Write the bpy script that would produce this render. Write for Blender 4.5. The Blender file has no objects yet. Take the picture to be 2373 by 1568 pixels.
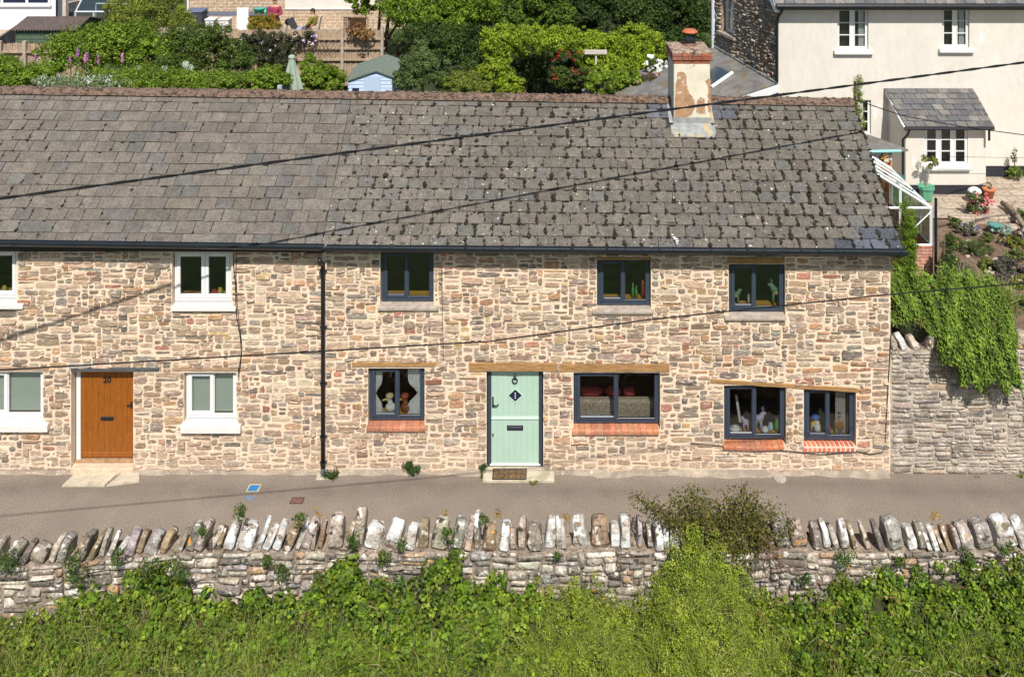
import bpy, math, random
import numpy as np
from mathutils import Vector
rng = np.random.default_rng(7)
random.seed(7)
S = bpy.context.scene
COL = S.collection
PI = math.pi
# ---------------------------------------------------------------- camera
FP, DC, HC, CX, HY = 2180.0, 18.5, 12.7, 1250.0, -400.0
cam = bpy.data.cameras.new('camera'); camo = bpy.data.objects.new('camera', cam); COL.objects.link(camo)
camo.location = (0, -DC, HC); camo.rotation_euler = (math.radians(90), 0, 0)
cam.sensor_width = 36; cam.lens = FP * 36 / 2373
cam.shift_x = -64 / 2373; cam.shift_y = -1184 / 2373
cam.clip_end = 1000; cam.clip_start = 0.1
S.camera = camo
# ---------------------------------------------------------------- sky + sun
SUN_AZ, SUN_EL = 8.0, 50.0
az, el = math.radians(SUN_AZ), math.radians(SUN_EL)
sdir = Vector((math.sin(az) * math.cos(el), -math.cos(az) * math.cos(el), math.sin(el)))
w = bpy.data.worlds.new('World'); S.world = w; w.use_nodes = True
nt = w.node_tree
sky = nt.nodes.new('ShaderNodeTexSky'); sky.sky_type = 'NISHITA'; sky.sun_disc = False
sky.sun_elevation = el; sky.sun_rotation = math.radians(180 - SUN_AZ)
bg = nt.nodes['Background']; bg.inputs[1].default_value = 0.085
nt.links.new(sky.outputs[0], bg.inputs[0])
sl = bpy.data.lights.new('sun', 'SUN'); slo = bpy.data.objects.new('sun', sl); COL.objects.link(slo)
sl.energy = 5.0; sl.angle = math.radians(0.5); sl.color = (1, .955, .88)
slo.rotation_euler = sdir.to_track_quat('Z', 'Y').to_euler(); slo.location = (5, -20, 30)
S.view_settings.view_transform = 'Standard'; S.view_settings.look = 'None'
S.view_settings.gamma = 1; S.view_settings.exposure = 0.30
S.cycles.max_bounces = 5; S.cycles.transparent_max_bounces = 12

def at(u, v, Y):
    k = (DC + Y) / FP
    return np.array([(u - CX) * k, Y, HC - (v - HY) * k])
def px(u, Y=0): return (u - CX) * (DC + Y) / FP
def pz(v, Y=0): return HC - (v - HY) * (DC + Y) / FP
def atz(u, v, Z):                                  # point of the picture lying at height Z
    d = (HC - Z) * FP / (v - HY)
    return np.array([(u - CX) * d / FP, d - DC, Z])
# ---------------------------------------------------------------- materials
MATS = {}
def mat(name, color=(.5, .5, .5), rough=.8, vcol=False, n=(0, 8, 1), bump=(0, 30), metal=0, spots=None, trans=0, coat=0, spec=.4, stretch=(1, 1, 1), n2=None, wave=None):
    """n=(amount, scale, detail mix); spots=list of (color, scale, threshold, softness)"""
    if name in MATS: return MATS[name]
    m = bpy.data.materials.new(name); m.use_nodes = True; t = m.node_tree; N = t.nodes; L = t.links
    b = N['Principled BSDF']; b.inputs['Roughness'].default_value = rough; b.inputs['Metallic'].default_value = metal
    b.inputs['Specular IOR Level'].default_value = spec
    if coat: b.inputs['Coat Weight'].default_value = coat
    tc = N.new('ShaderNodeTexCoord'); mp = N.new('ShaderNodeMapping'); mp.inputs['Scale'].default_value = stretch
    L.new(tc.outputs['Object'], mp.inputs[0]); co = mp.outputs[0]
    if vcol:
        a = N.new('ShaderNodeAttribute'); a.attribute_name = 'Col'; c = a.outputs['Color']
    else:
        r = N.new('ShaderNodeRGB'); r.outputs[0].default_value = (*color, 1); c = r.outputs[0]
    def noise(scale, detail=5):
        x = N.new('ShaderNodeTexNoise'); x.inputs['Scale'].default_value = scale; x.inputs['Detail'].default_value = detail
        L.new(co, x.inputs['Vector']); return x.outputs['Fac']
    def amp(c, amount, scale, detail=5):
        mr = N.new('ShaderNodeMapRange'); mr.inputs[1].default_value = .3; mr.inputs[2].default_value = .7
        mr.inputs[3].default_value = 1 - amount; mr.inputs[4].default_value = 1 + amount
        L.new(noise(scale, detail), mr.inputs[0])
        mx = N.new('ShaderNodeVectorMath'); mx.operation = 'SCALE'
        L.new(c, mx.inputs[0]); L.new(mr.outputs[0], mx.inputs['Scale']); return mx.outputs[0]
    if n[0]: c = amp(c, n[0], n[1])
    if n2: c = amp(c, n2[0], n2[1])
    if wave:
        wv = N.new('ShaderNodeTexWave'); wv.inputs['Scale'].default_value = wave[1]; wv.inputs['Distortion'].default_value = wave[2]
        wv.bands_direction = wave[3]; L.new(co, wv.inputs['Vector'])
        mr = N.new('ShaderNodeMapRange'); mr.inputs[3].default_value = 1 - wave[0]; mr.inputs[4].default_value = 1 + wave[0]
        L.new(wv.outputs['Fac'], mr.inputs[0]); mx = N.new('ShaderNodeVectorMath'); mx.operation = 'SCALE'
        L.new(c, mx.inputs[0]); L.new(mr.outputs[0], mx.inputs['Scale']); c = mx.outputs[0]
    for sp in (spots or []):
        mr = N.new('ShaderNodeMapRange'); mr.inputs[1].default_value = sp[2]; mr.inputs[2].default_value = sp[2] + sp[3]
        L.new(noise(sp[1], 4), mr.inputs[0])
        mx = N.new('ShaderNodeMix'); mx.data_type = 'RGBA'
        L.new(mr.outputs[0], mx.inputs[0]); L.new(c, mx.inputs[6]); mx.inputs[7].default_value = (*sp[0], 1); c = mx.outputs[2]
    L.new(c, b.inputs['Base Color'])
    if bump[0]:
        bp = N.new('ShaderNodeBump'); bp.inputs['Strength'].default_value = bump[0]; bp.inputs['Distance'].default_value = .02
        L.new(noise(bump[1], 8), bp.inputs['Height']); L.new(bp.outputs[0], b.inputs['Normal'])
    if trans:
        tr = N.new('ShaderNodeBsdfTranslucent'); L.new(c, tr.inputs[0]); ms = N.new('ShaderNodeMixShader')
        ms.inputs[0].default_value = trans; L.new(b.outputs[0], ms.inputs[1]); L.new(tr.outputs[0], ms.inputs[2])
        L.new(ms.outputs[0], N['Material Output'].inputs[0])
    MATS[name] = m; return m
def glass(name, tint=(.75, .8, .78), refl=.12):
    if name in MATS: return MATS[name]
    m = bpy.data.materials.new(name); m.use_nodes = True; t = m.node_tree; N = t.nodes; L = t.links
    N.remove(N['Principled BSDF'])
    tr = N.new('ShaderNodeBsdfTransparent'); tr.inputs[0].default_value = (*tint, 1)
    gl = N.new('ShaderNodeBsdfGlossy'); gl.inputs['Roughness'].default_value = .02; gl.inputs[0].default_value = (.9, .95, .95, 1)
    fr = N.new('ShaderNodeLayerWeight'); fr.inputs[0].default_value = .35
    mr = N.new('ShaderNodeMapRange'); mr.inputs[3].default_value = refl; mr.inputs[4].default_value = .7
    L.new(fr.outputs['Fresnel'], mr.inputs[0]); ms = N.new('ShaderNodeMixShader')
    L.new(mr.outputs[0], ms.inputs[0]); L.new(tr.outputs[0], ms.inputs[1]); L.new(gl.outputs[0], ms.inputs[2])
    L.new(ms.outputs[0], N['Material Output'].inputs[0]); MATS[name] = m; return m
def brick(name, c1, c2, mortar, w_, h_, ax='XZ', gap=.08, bump=.4):
    if name in MATS: return MATS[name]
    m = bpy.data.materials.new(name); m.use_nodes = True; t = m.node_tree; N = t.nodes; L = t.links
    b = N['Principled BSDF']; b.inputs['Roughness'].default_value = .9
    tc = N.new('ShaderNodeTexCoord'); sx = N.new('ShaderNodeSeparateXYZ'); cx = N.new('ShaderNodeCombineXYZ')
    L.new(tc.outputs['Object'], sx.inputs[0])
    if ax == 'XYZ':
        ad = N.new('ShaderNodeMath'); ad.operation = 'ADD'; L.new(sx.outputs['X'], ad.inputs[0]); L.new(sx.outputs['Y'], ad.inputs[1])
        L.new(ad.outputs[0], cx.inputs[0]); L.new(sx.outputs['Z'], cx.inputs[1])
    else:
        L.new(sx.outputs[ax[0]], cx.inputs[0]); L.new(sx.outputs[ax[1]], cx.inputs[1])
    nz = N.new('ShaderNodeTexNoise'); nz.inputs['Scale'].default_value = 6
    L.new(tc.outputs['Object'], nz.inputs['Vector'])
    mix = N.new('ShaderNodeVectorMath'); mix.operation = 'MULTIPLY_ADD'; L.new(nz.outputs['Color'], mix.inputs[0])
    mix.inputs[1].default_value = (.03, .02, 0); L.new(cx.outputs[0], mix.inputs[2])
    br = N.new('ShaderNodeTexBrick'); br.inputs['Scale'].default_value = 1; br.inputs['Brick Width'].default_value = w_
    br.inputs['Row Height'].default_value = h_; br.inputs['Mortar Size'].default_value = h_ * gap; br.inputs['Bias'].default_value = 0
    br.inputs['Color1'].default_value = (*c1, 1); br.inputs['Color2'].default_value = (*c2, 1); br.inputs['Mortar'].default_value = (*mortar, 1)
    L.new(mix.outputs[0], br.inputs['Vector'])
    n2 = N.new('ShaderNodeTexNoise'); n2.inputs['Scale'].default_value = 9; L.new(tc.outputs['Object'], n2.inputs['Vector'])
    mr = N.new('ShaderNodeMapRange'); mr.inputs[1].default_value = .3; mr.inputs[2].default_value = .7; mr.inputs[3].default_value = .7; mr.inputs[4].default_value = 1.3
    L.new(n2.outputs[0], mr.inputs[0]); sc = N.new('ShaderNodeVectorMath'); sc.operation = 'SCALE'
    L.new(br.outputs['Color'], sc.inputs[0]); L.new(mr.outputs[0], sc.inputs['Scale']); L.new(sc.outputs[0], b.inputs['Base Color'])
    bp = N.new('ShaderNodeBump'); bp.inputs['Strength'].default_value = bump; bp.inputs['Distance'].default_value = .01; bp.invert = True
    L.new(br.outputs['Fac'], bp.inputs['Height']); L.new(bp.outputs[0], b.inputs['Normal'])
    MATS[name] = m; return m
# ---------------------------------------------------------------- mesh helpers
class MB:
    def __init__(s): s.v = []; s.f = []; s.c = []; s.n = 0; s.raw = []
    def add(s, vs, fs, col=(1, 1, 1)):
        o = s.n; s.v.extend([tuple(map(float, p)) for p in vs]); s.n += len(vs)
        s.f.extend([tuple(i + o for i in f) for f in fs])
        if len(col) == 3 and not hasattr(col[0], '__len__'): s.c.extend([tuple(col)] * len(vs))
        else: s.c.extend([tuple(c) for c in col])
        return s
    def box(s, x0, y0, z0, x1, y1, z1, col=(1, 1, 1), bev=0.0):
        if bev <= 0:
            v = [(x, y, z) for z in (z0, z1) for y in (y0, y1) for x in (x0, x1)]
            return s.add(v, [(0, 2, 3, 1), (4, 5, 7, 6), (0, 1, 5, 4), (2, 6, 7, 3), (0, 4, 6, 2), (1, 3, 7, 5)], col)
        b = min(bev, (x1 - x0) * .45, (y1 - y0) * .45, (z1 - z0) * .45)
        v = []; idx = {}
        for i, (X, sx) in enumerate(((x0, 1), (x1, -1))):
            for j, (Y, sy) in enumerate(((y0, 1), (y1, -1))):
                for k, (Z, sz) in enumerate(((z0, 1), (z1, -1))):
                    idx[i, j, k, 0] = len(v); v.append((X, Y + sy * b, Z + sz * b))
                    idx[i, j, k, 1] = len(v); v.append((X + sx * b, Y, Z + sz * b))
                    idx[i, j, k, 2] = len(v); v.append((X + sx * b, Y + sy * b, Z))
        g = lambda i, j, k, a: idx[i, j, k, a]
        f = [(g(0, 0, 0, 0), g(0, 0, 1, 0), g(0, 1, 1, 0), g(0, 1, 0, 0)), (g(1, 0, 0, 0), g(1, 1, 0, 0), g(1, 1, 1, 0), g(1, 0, 1, 0)),
             (g(0, 0, 0, 1), g(1, 0, 0, 1), g(1, 0, 1, 1), g(0, 0, 1, 1)), (g(0, 1, 0, 1), g(0, 1, 1, 1), g(1, 1, 1, 1), g(1, 1, 0, 1)),
             (g(0, 0, 0, 2), g(0, 1, 0, 2), g(1, 1, 0, 2), g(1, 0, 0, 2)), (g(0, 0, 1, 2), g(1, 0, 1, 2), g(1, 1, 1, 2), g(0, 1, 1, 2))]
        for i in (0, 1):
            for j in (0, 1): f.append((g(i, j, 0, 0), g(i, j, 1, 0), g(i, j, 1, 1), g(i, j, 0, 1)))
            for k in (0, 1): f.append((g(i, 0, k, 0), g(i, 1, k, 0), g(i, 1, k, 2), g(i, 0, k, 2)))
        for j in (0, 1):
            for k in (0, 1): f.append((g(0, j, k, 1), g(1, j, k, 1), g(1, j, k, 2), g(0, j, k, 2)))
        for i in (0, 1):
            for j in (0, 1):
                for k in (0, 1): f.append((g(i, j, k, 0), g(i, j, k, 1), g(i, j, k, 2)))
        return s.add(v, f, col)
    def prism(s, pts, d, col=(1, 1, 1)):           # polygon (list of 3-D points) pushed along d
        n = len(pts); P = [np.array(p, float) for p in pts]; Q = [p + np.array(d, float) for p in P]
        return s.add(P + Q, [tuple(range(n))[::-1], tuple(range(n, 2 * n))] + [(i, (i + 1) % n, n + (i + 1) % n, n + i) for i in range(n)], col)
    def tube(s, pts, rad, seg=8, col=(1, 1, 1), cap=True):
        P = [Vector(p) for p in pts]; R = rad if hasattr(rad, '__len__') else [rad] * len(P)
        vs = []; fs = []
        for i, p in enumerate(P):
            d = (P[min(i + 1, len(P) - 1)] - P[max(i - 1, 0)]).normalized()
            a = d.cross(Vector((0, 0, 1)) if abs(d.z) < .9 else Vector((0, 1, 0))).normalized(); b = d.cross(a)
            for k in range(seg):
                t = 2 * PI * k / seg; vs.append(p + (a * math.cos(t) + b * math.sin(t)) * R[i])
        for i in range(len(P) - 1):
            for k in range(seg):
                fs.append((i * seg + k, i * seg + (k + 1) % seg, (i + 1) * seg + (k + 1) % seg, (i + 1) * seg + k))
        if cap: fs.append(tuple(range(seg))[::-1]); fs.append(tuple(range((len(P) - 1) * seg, len(P) * seg)))
        return s.add(vs, fs, col)
    def lathe(s, c, prof, seg=14, col=(1, 1, 1)):  # prof: list of (r, z)
        vs = []; fs = []
        for r, z in prof:
            for k in range(seg):
                t = 2 * PI * k / seg; vs.append((c[0] + r * math.cos(t), c[1] + r * math.sin(t), c[2] + z))
        for i in range(len(prof) - 1):
            for k in range(seg): fs.append((i * seg + k, i * seg + (k + 1) % seg, (i + 1) * seg + (k + 1) % seg, (i + 1) * seg + k))
        fs.append(tuple(range(seg))[::-1]); fs.append(tuple(range((len(prof) - 1) * seg, len(prof) * seg)))
        return s.add(vs, fs, col)
    def ball(s, c, r, col=(1, 1, 1), seg=8, rings=6, jit=0):
        r = r if hasattr(r, '__len__') else (r, r, r); vs = []; fs = []
        for i in range(rings + 1):
            th = PI * i / rings
            for k in range(seg):
                t = 2 * PI * k / seg; q = 1 + random.uniform(-jit, jit)
                vs.append((c[0] + r[0] * math.sin(th) * math.cos(t) * q, c[1] + r[1] * math.sin(th) * math.sin(t) * q, c[2] + r[2] * math.cos(th) * q))
        for i in range(rings):
            for k in range(seg): fs.append((i * seg + k, (i + 1) * seg + k, (i + 1) * seg + (k + 1) % seg, i * seg + (k + 1) % seg))
        return s.add(vs, fs, col)
    def quads(s, V, C):                            # V (n,4,3) array, C (n,3)
        s.raw.append((V.reshape(-1, 3), np.repeat(C, V.shape[1], 0), V.shape[1])); return s
    def build(s, name, m, parent=None, smooth=False, loc=None):
        me = bpy.data.meshes.new(name)
        V = np.array(s.v, np.float32).reshape(-1, 3); C = np.array(s.c, np.float32).reshape(-1, 3)
        lt = [len(f) for f in s.f]; li = [i for f in s.f for i in f]
        LT = [np.array(lt, np.int32)]; LI = [np.array(li, np.int32)]; n = len(V); VV = [V]; CC = [C]
        for rv, rc, k in s.raw:
            VV.append(rv); CC.append(rc); q = len(rv); LI.append(np.arange(n, n + q, dtype=np.int32)); LT.append(np.full(q // k, k, np.int32)); n += q
        V = np.concatenate(VV).astype(np.float32); C = np.concatenate(CC).astype(np.float32)
        LT = np.concatenate(LT); LI = np.concatenate(LI)
        o = bpy.data.objects.new(name, me); COL.objects.link(o)
        if parent is not None:
            o.parent = parent; org = np.array(WORLD[parent.name], np.float32)
        else:
            if loc is None:
                loc = ((V[:, 0].min() + V[:, 0].max()) / 2, (V[:, 1].min() + V[:, 1].max()) / 2, V[:, 2].min())
            o.location = loc; org = np.array(loc, np.float32)
        WORLD[o.name] = tuple(org)
        V = V - org
        me.vertices.add(len(V)); me.vertices.foreach_set('co', V.ravel())
        me.loops.add(len(LI)); me.loops.foreach_set('vertex_index', LI)
        me.polygons.add(len(LT)); me.polygons.foreach_set('loop_start', np.concatenate([[0], np.cumsum(LT)[:-1]]).astype(np.int32))
        me.polygons.foreach_set('loop_total', LT)
        me.update(calc_edges=True)
        me.polygons.foreach_set('use_smooth', np.full(len(LT), bool(smooth)))
        a = me.color_attributes.new('Col', 'FLOAT_COLOR', 'POINT')
        a.data.foreach_set('color', np.concatenate([C, np.ones((len(C), 1), np.float32)], 1).ravel())
        me.materials.append(m); me.validate(); me.update()
        return o
WORLD = {}
def tag(o, label=None, cat=None, group=None, kind=None):
    if label: o['label'] = label
    if cat: o['category'] = cat
    if group: o['group'] = group
    if kind: o['kind'] = kind
    return o
def thing(name, label, cat, loc, group=None):
    o = bpy.data.objects.new(name, None); COL.objects.link(o); o.location = tuple(map(float, loc)); o.empty_display_size = .2
    WORLD[o.name] = tuple(map(float, loc)); return tag(o, label, cat, group)
def lerp(a, b, t): return a + (b - a) * t
def jit(c, a, r=None):
    q = (random.random() if r is None else r) * 2 - 1
    return tuple(max(.005, x * (1 + q * a) * (1 + random.uniform(-.06, .06))) for x in c)
def copy_thing(o, loc, label=None, parent=None):
    c = o.copy(); COL.objects.link(c); c.parent = parent
    if parent is None: c.location = loc; WORLD[c.name] = tuple(loc)
    if label: c['label'] = label
    for ch in o.children: copy_thing(ch, None, None, c)
    return c
# ---------------------------------------------------------------- rubble masonry: skyline packing of irregular stones
def rubble(mb, s0, s1, z0, z1, holes, P, pal, wr=(.14, .5), hr=(.06, .16), gap=.012, prot=(.004, .026), wash=None, ztop=None):
    """P(s,z,out)->world; pal list of (weight,color)"""
    ds = .02; nb = int((s1 - s0) / ds); hgt = np.full(nb, float(z0))
    wts = np.array([p[0] for p in pal], float); wts /= wts.sum(); cols = [p[1] for p in pal]
    def blocked(a, b, c, d): return [h for h in holes if a < h[1] and b > h[0] and c < h[3] and d > h[2]]
    guard = 0
    while guard < 20000:
        guard += 1
        i = int(np.argmin(hgt)); z = hgt[i]
        if z >= z1 - .02: break
        a = i; b = i
        while a > 0 and abs(hgt[a - 1] - z) < .012: a -= 1
        while b < nb - 1 and abs(hgt[b + 1] - z) < .012: b += 1
        L = (b - a + 1) * ds
        left = hgt[a - 1] if a > 0 else 99; right = hgt[b + 1] if b < nb - 1 else 99
        if L < .07:
            nz = min(left, right); nz = z + .05 if nz > 50 else nz
            h = nz - z; wd = b - a + 1
            hgt[a:b + 1] = nz
            if h < .03 or L < .045: continue
        else:
            h = float(np.clip(rng.lognormal(math.log(.5 * (hr[0] + hr[1])), .33), hr[0], hr[1] * 1.15))
            for q in (left, right):
                if q < 50 and abs(z + h - q) < .03 and q - z > .035: h = q - z
            if z + h > z1 - .04: h = z1 - z
            w_ = float(rng.uniform(*wr)) * (1 if h > .09 else 1.05)
            if rng.random() < .22: w_ = h * rng.uniform(1, 1.8)
            wd = min(max(3, int(w_ / ds)), b - a + 1)
            if (b - a + 1 - wd) * ds < .09: wd = b - a + 1
            if (wd * ds) > .62: wd = wd // 2
            if rng.random() < .5: b = a + wd - 1
            else: a = b - wd + 1
            hgt[a:b + 1] = z + h
        x0, x1, c0, c1 = s0 + a * ds, s0 + (b + 1) * ds, z, z + h
        rects = [(x0, x1, c0, c1)]
        for hh in blocked(x0, x1, c0, c1):
            nr = []
            for (p, q, r, t) in rects:
                if not (p < hh[1] and q > hh[0] and r < hh[3] and t > hh[2]): nr.append((p, q, r, t)); continue
                if hh[0] - p > .05: nr.append((p, hh[0], r, t))
                if q - hh[1] > .05: nr.append((hh[1], q, r, t))
                mp, mq = max(p, hh[0]), min(q, hh[1])
                if mq - mp > .06:
                    if hh[2] - r > .04: nr.append((mp, mq, r, hh[2]))
                    if t - hh[3] > .04: nr.append((mp, mq, hh[3], t))
            rects = nr
        for (p, q, r, t) in rects:
            if ztop is not None and t > ztop((p + q) / 2): continue
            ww, hh_ = q - p, t - r; g = gap * rng.choice((.15, .4, .8, 1.2, 1.9))
            g = min(g, hh_ * .28, ww * .28)
            cx_, cz_ = (p + q) / 2, (r + t) / 2; a_, b_ = ww / 2 - g, hh_ / 2 - g
            n = 16; ring = []
            jz = min(.30, .030 / max(b_, .02)); jx = min(.12, .03 / max(a_, .03)); U = rng.uniform
            cor = [(1 - abs(U(-jx, jx)) * 1.5, 1 - U(0, jz) * 1.3), (-1 + abs(U(-jx, jx)) * 1.5, 1 - U(0, jz) * 1.3), (-1 + abs(U(-jx, jx)) * 1.5, -1 + U(0, jz) * 1.3), (1 - abs(U(-jx, jx)) * 1.5, -1 + U(0, jz) * 1.3)]
            q_ = rng.random(); endc = [None] * 4
            if q_ < .30 and a_ > 1.3 * b_:         # one end runs out to a point
                k_ = rng.integers(0, 2); dd = min(.5, U(.5, 1.3) * b_ / a_)
                if k_: cor[0] = (1 - dd, cor[0][1]); cor[3] = (1 - dd * U(.3, 1), cor[3][1])
                else: cor[1] = (-1 + dd, cor[1][1]); cor[2] = (-1 + dd * U(.3, 1), cor[2][1])
            pts_ = []
            for k in range(4):                     # right side, top, left side, bottom
                c0_, c1_ = cor[(k + 3) % 4], cor[k]
                m_ = ((c0_[0] + c1_[0]) / 2, (c0_[1] + c1_[1]) / 2)
                if k % 2 == 0: mid = ((1 if k == 0 else -1) * (1 - U(0, jx)), m_[1] + U(-.25, .25))
                else: mid = (m_[0] + U(-.3, .3), (1 if k == 1 else -1) * (1 - U(-.3, .7) * jz))
                for (f_, pa, pb) in ((.14, c0_, mid), (.62, c0_, mid), (.12, mid, c1_), (.80, mid, c1_)):
                    pts_.append((pa[0] + (pb[0] - pa[0]) * f_, pa[1] + (pb[1] - pa[1]) * f_))
            for (X, Z) in pts_:
                X = X * a_ + U(-.007, .007); Z = Z * b_ + U(-.007, .007); ring.append((X, Z))
            pr = rng.uniform(*prot); col = cols[int(rng.choice(len(cols), p=wts))]; sh = rng.uniform(.74, 1.22)
            col = np.array(col) * sh * rng.uniform(.97, 1.03, 3)
            if wash:
                k = min(1, max(0, wash[1] * (1 - (cz_ - z0) / wash[0]) + rng.uniform(-.25, .25))); col = col * (1 - k) + np.array(wash[2]) * k; pr *= (1 - .6 * k)
            tx, tz = rng.uniform(-.5, .5) * pr, rng.uniform(-.6, .6) * pr
            vs = []; cs = []
            for (f, o_) in ((1.0, -.006), (.985, .7), (.93, 1.0)):
                for (X, Z) in ring:
                    oo = o_ if o_ < 0 else pr * o_ + (tx * X / a_ + tz * Z / b_) * o_ * f
                    vs.append(P(cx_ + X * f, cz_ + Z * f, oo)); cs.append(col)
            ox, oz = rng.uniform(-.4, .4) * a_, rng.uniform(-.3, .3) * b_
            vs.append(P(cx_ + ox, cz_ + oz, pr * rng.uniform(.9, 1.3))); cs.append(col)
            fs = []
            for l in (0, 1):
                for k in range(n): fs.append((l * n + k, l * n + (k + 1) % n, (l + 1) * n + (k + 1) % n, (l + 1) * n + k))
            for k in range(n): fs.append((2 * n + k, 2 * n + (k + 1) % n, 3 * n))
            mb.add(vs, fs, cs)
def sheet(mb, s0, s1, z0, z1, holes, P, col=(1, 1, 1), step=None, out=0):
    xs = sorted({s0, s1, *[min(max(h[i], s0), s1) for h in holes for i in (0, 1)]}); zs = sorted({z0, z1, *[min(max(h[i], z0), z1) for h in holes for i in (2, 3)]})
    for i in range(len(xs) - 1):
        for j in range(len(zs) - 1):
            a, b, c, d = xs[i], xs[i + 1], zs[j], zs[j + 1]; mx, mz = (a + b) / 2, (c + d) / 2
            if b - a < 1e-5 or d - c < 1e-5: continue
            if any(h[0] < mx < h[1] and h[2] < mz < h[3] for h in holes): continue
            mb.add([P(a, c, out), P(b, c, out), P(b, d, out), P(a, d, out)], [(0, 1, 2, 3)], col)
# ---------------------------------------------------------------- slates on a four-cornered roof plane
def slates(mb, EL, ER, RR, RL, rows, wid, pal, lift=.027, thick=.012, jitter=.006, skip=None, merge=.0, off0=0, colf=None):
    EL, ER, RR, RL = [np.array(p, float) for p in (EL, ER, RR, RL)]
    nrm = np.cross(ER - EL, RL - EL); nrm /= np.linalg.norm(nrm)
    if nrm[2] < 0: nrm = -nrm
    def P(s, t): return (EL * (1 - s) + ER * s) * (1 - t) + (RL * (1 - s) + RR * s) * t
    W = np.linalg.norm(ER - EL); joints = []
    for r in range(rows):
        t0, t1 = r / rows, min(1.0, (r + 1.12) / rows)
        s = -(wid / W) * (.5 * (r % 2) + rng.uniform(-.08, .08)) 
        while s < 1:
            w_ = wid / W * rng.uniform(.96, 1.04) * (2 if rng.random() < merge else 1)
            a, b = max(0, s), min(1, s + w_); s += w_
            if b - a < .15 * wid / W: continue
            m = P((a + b) / 2, (t0 + t1) / 2)
            if skip and skip(m): continue
            g = rng.uniform(.003, .011) / W
            col = pal[int(rng.integers(len(pal)))]; col = np.array(col) * rng.uniform(.88, 1.12) * rng.uniform(.98, 1.02, 3)
            if colf: col = colf(m, r, col)
            j = lambda: rng.uniform(-jitter, jitter)
            lf = lift * rng.uniform(.7, 1.35)
            p0 = P(a + g, t0 + j() * .4) + nrm * (lf + j() * .6); p1 = P(b - g, t0 + j() * .4) + nrm * (lf + j() * .6)
            p2 = P(b - g, t1) + nrm * (.004); p3 = P(a + g, t1) + nrm * (.004)
            d = nrm * thick * 1.4
            mb.add([p0, p1, p2, p3, p0 - d, p1 - d, p2 - d, p3 - d], [(0, 1, 2, 3), (4, 5, 1, 0), (5, 6, 2, 1), (7, 4, 0, 3)], col)
            joints.append((P(b, t0) + nrm * lf, P(b, min(1, (r + 1) / rows)) + nrm * .006))
    return joints, nrm
# ---------------------------------------------------------------- foliage
def leafquads(P, N, size, asp=.55, droop=None):
    n = len(P); N = N / (np.linalg.norm(N, axis=1, keepdims=True) + 1e-9)
    R = rng.normal(size=(n, 3)) if droop is None else rng.normal(size=(n, 3)) * .5 + np.array(droop)
    T = np.cross(N, R); T /= (np.linalg.norm(T, axis=1, keepdims=True) + 1e-9)
    B = np.cross(T, N) if droop is None else -np.cross(N, T)
    if droop is None: pass
    s = size[:, None]
    return np.stack([P - B * s * .5, P + T * s * asp * .5 + N * s * .08, P + B * s * .55, P - T * s * asp * .5 + N * s * .08], 1)
def cloud(blobs, n, clumps=26, cr=(.18, .34), shell=.16, up=.35, cut=None):
    """leaf positions on clumps scattered over blobs (cx,cy,cz,rx,ry,rz)"""
    B = np.array(blobs, float); area = (B[:, 3] * B[:, 4] + B[:, 3] * B[:, 5] + B[:, 4] * B[:, 5]); pw = area / area.sum()
    tot = clumps * len(B); ci = rng.choice(len(B), tot, p=pw); d = rng.normal(size=(tot, 3)); d[:, 1] -= .25; d[:, 2] += .2; d /= np.linalg.norm(d, axis=1, keepdims=True)
    rad = B[ci, 3:6]; cen = B[ci, 0:3] + d * rad * rng.uniform(.55, .95, (tot, 1))
    r = rng.uniform(cr[0], cr[1], tot) * rad.mean(1); k = rng.integers(0, tot, n)
    e = rng.normal(size=(n, 3)); e /= np.linalg.norm(e, axis=1, keepdims=True)
    P = cen[k] + e * r[k][:, None] * (1 - np.abs(rng.normal(0, shell, (n, 1)))) * np.array([1.1, 1.1, .85])
    Nn = e + rng.normal(0, .45, (n, 3)) + np.array([0, 0, up])
    tint = rng.uniform(.7, 1.3, tot)[k]
    return P, Nn, tint, k
def leafcols(pal, n, tint, k=None):
    pal = np.array(pal); c = pal[rng.integers(0, len(pal), n)] if k is None else pal[(k * 7 + rng.integers(0, 2, n)) % len(pal)]
    return c * tint[:, None] * rng.uniform(.75, 1.25, (n, 1))
LEAF = lambda: mat('leaf', vcol=True, rough=.55, trans=.35, spec=.3)
def foliage(mb, blobs, n, size, pal, clumps=26, cr=(.18, .34), asp=.6, up=.35, shell=.24):
    if n > 2200: n = int(n * 1.9); size = (size[0] * .74, size[1] * .74); clumps = int(clumps * 1.5); cr = (cr[0] * .72, cr[1] * 1.05)
    P, N, tint, k = cloud(blobs, n, clumps, cr, shell, up)
    sz = rng.uniform(size[0], size[1], n)
    mb.quads(leafquads(P, N, sz, asp), leafcols(pal, n, tint, k)); return mb
def blades(mb, base, h, lean, width, pal, seg=3, tintv=None):
    """arching grass blades: base (n,3), h (n,), lean (n,2)"""
    n = len(base); c = leafcols(pal, n, np.ones(n) if tintv is None else tintv)
    ang = rng.uniform(0, PI, n); side = np.stack([np.cos(ang), np.sin(ang), np.zeros(n)], 1) * width
    def pt(t): return base + np.stack([lean[:, 0] * t * t, lean[:, 1] * t * t, h * (t - .35 * t * t * np.minimum(1, np.hypot(lean[:, 0], lean[:, 1]) / np.maximum(h, .01)))], 1)
    for i in range(seg):
        t0, t1 = i / seg, (i + 1) / seg; w0, w1 = 1 - t0 ** 2, 1 - t1 ** 2 + .08; a, b = pt(t0), pt(t1)
        mb.quads(np.stack([a - side * w0, a + side * w0, b + side * w1, b - side * w1], 1), c)
    return mb
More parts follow.
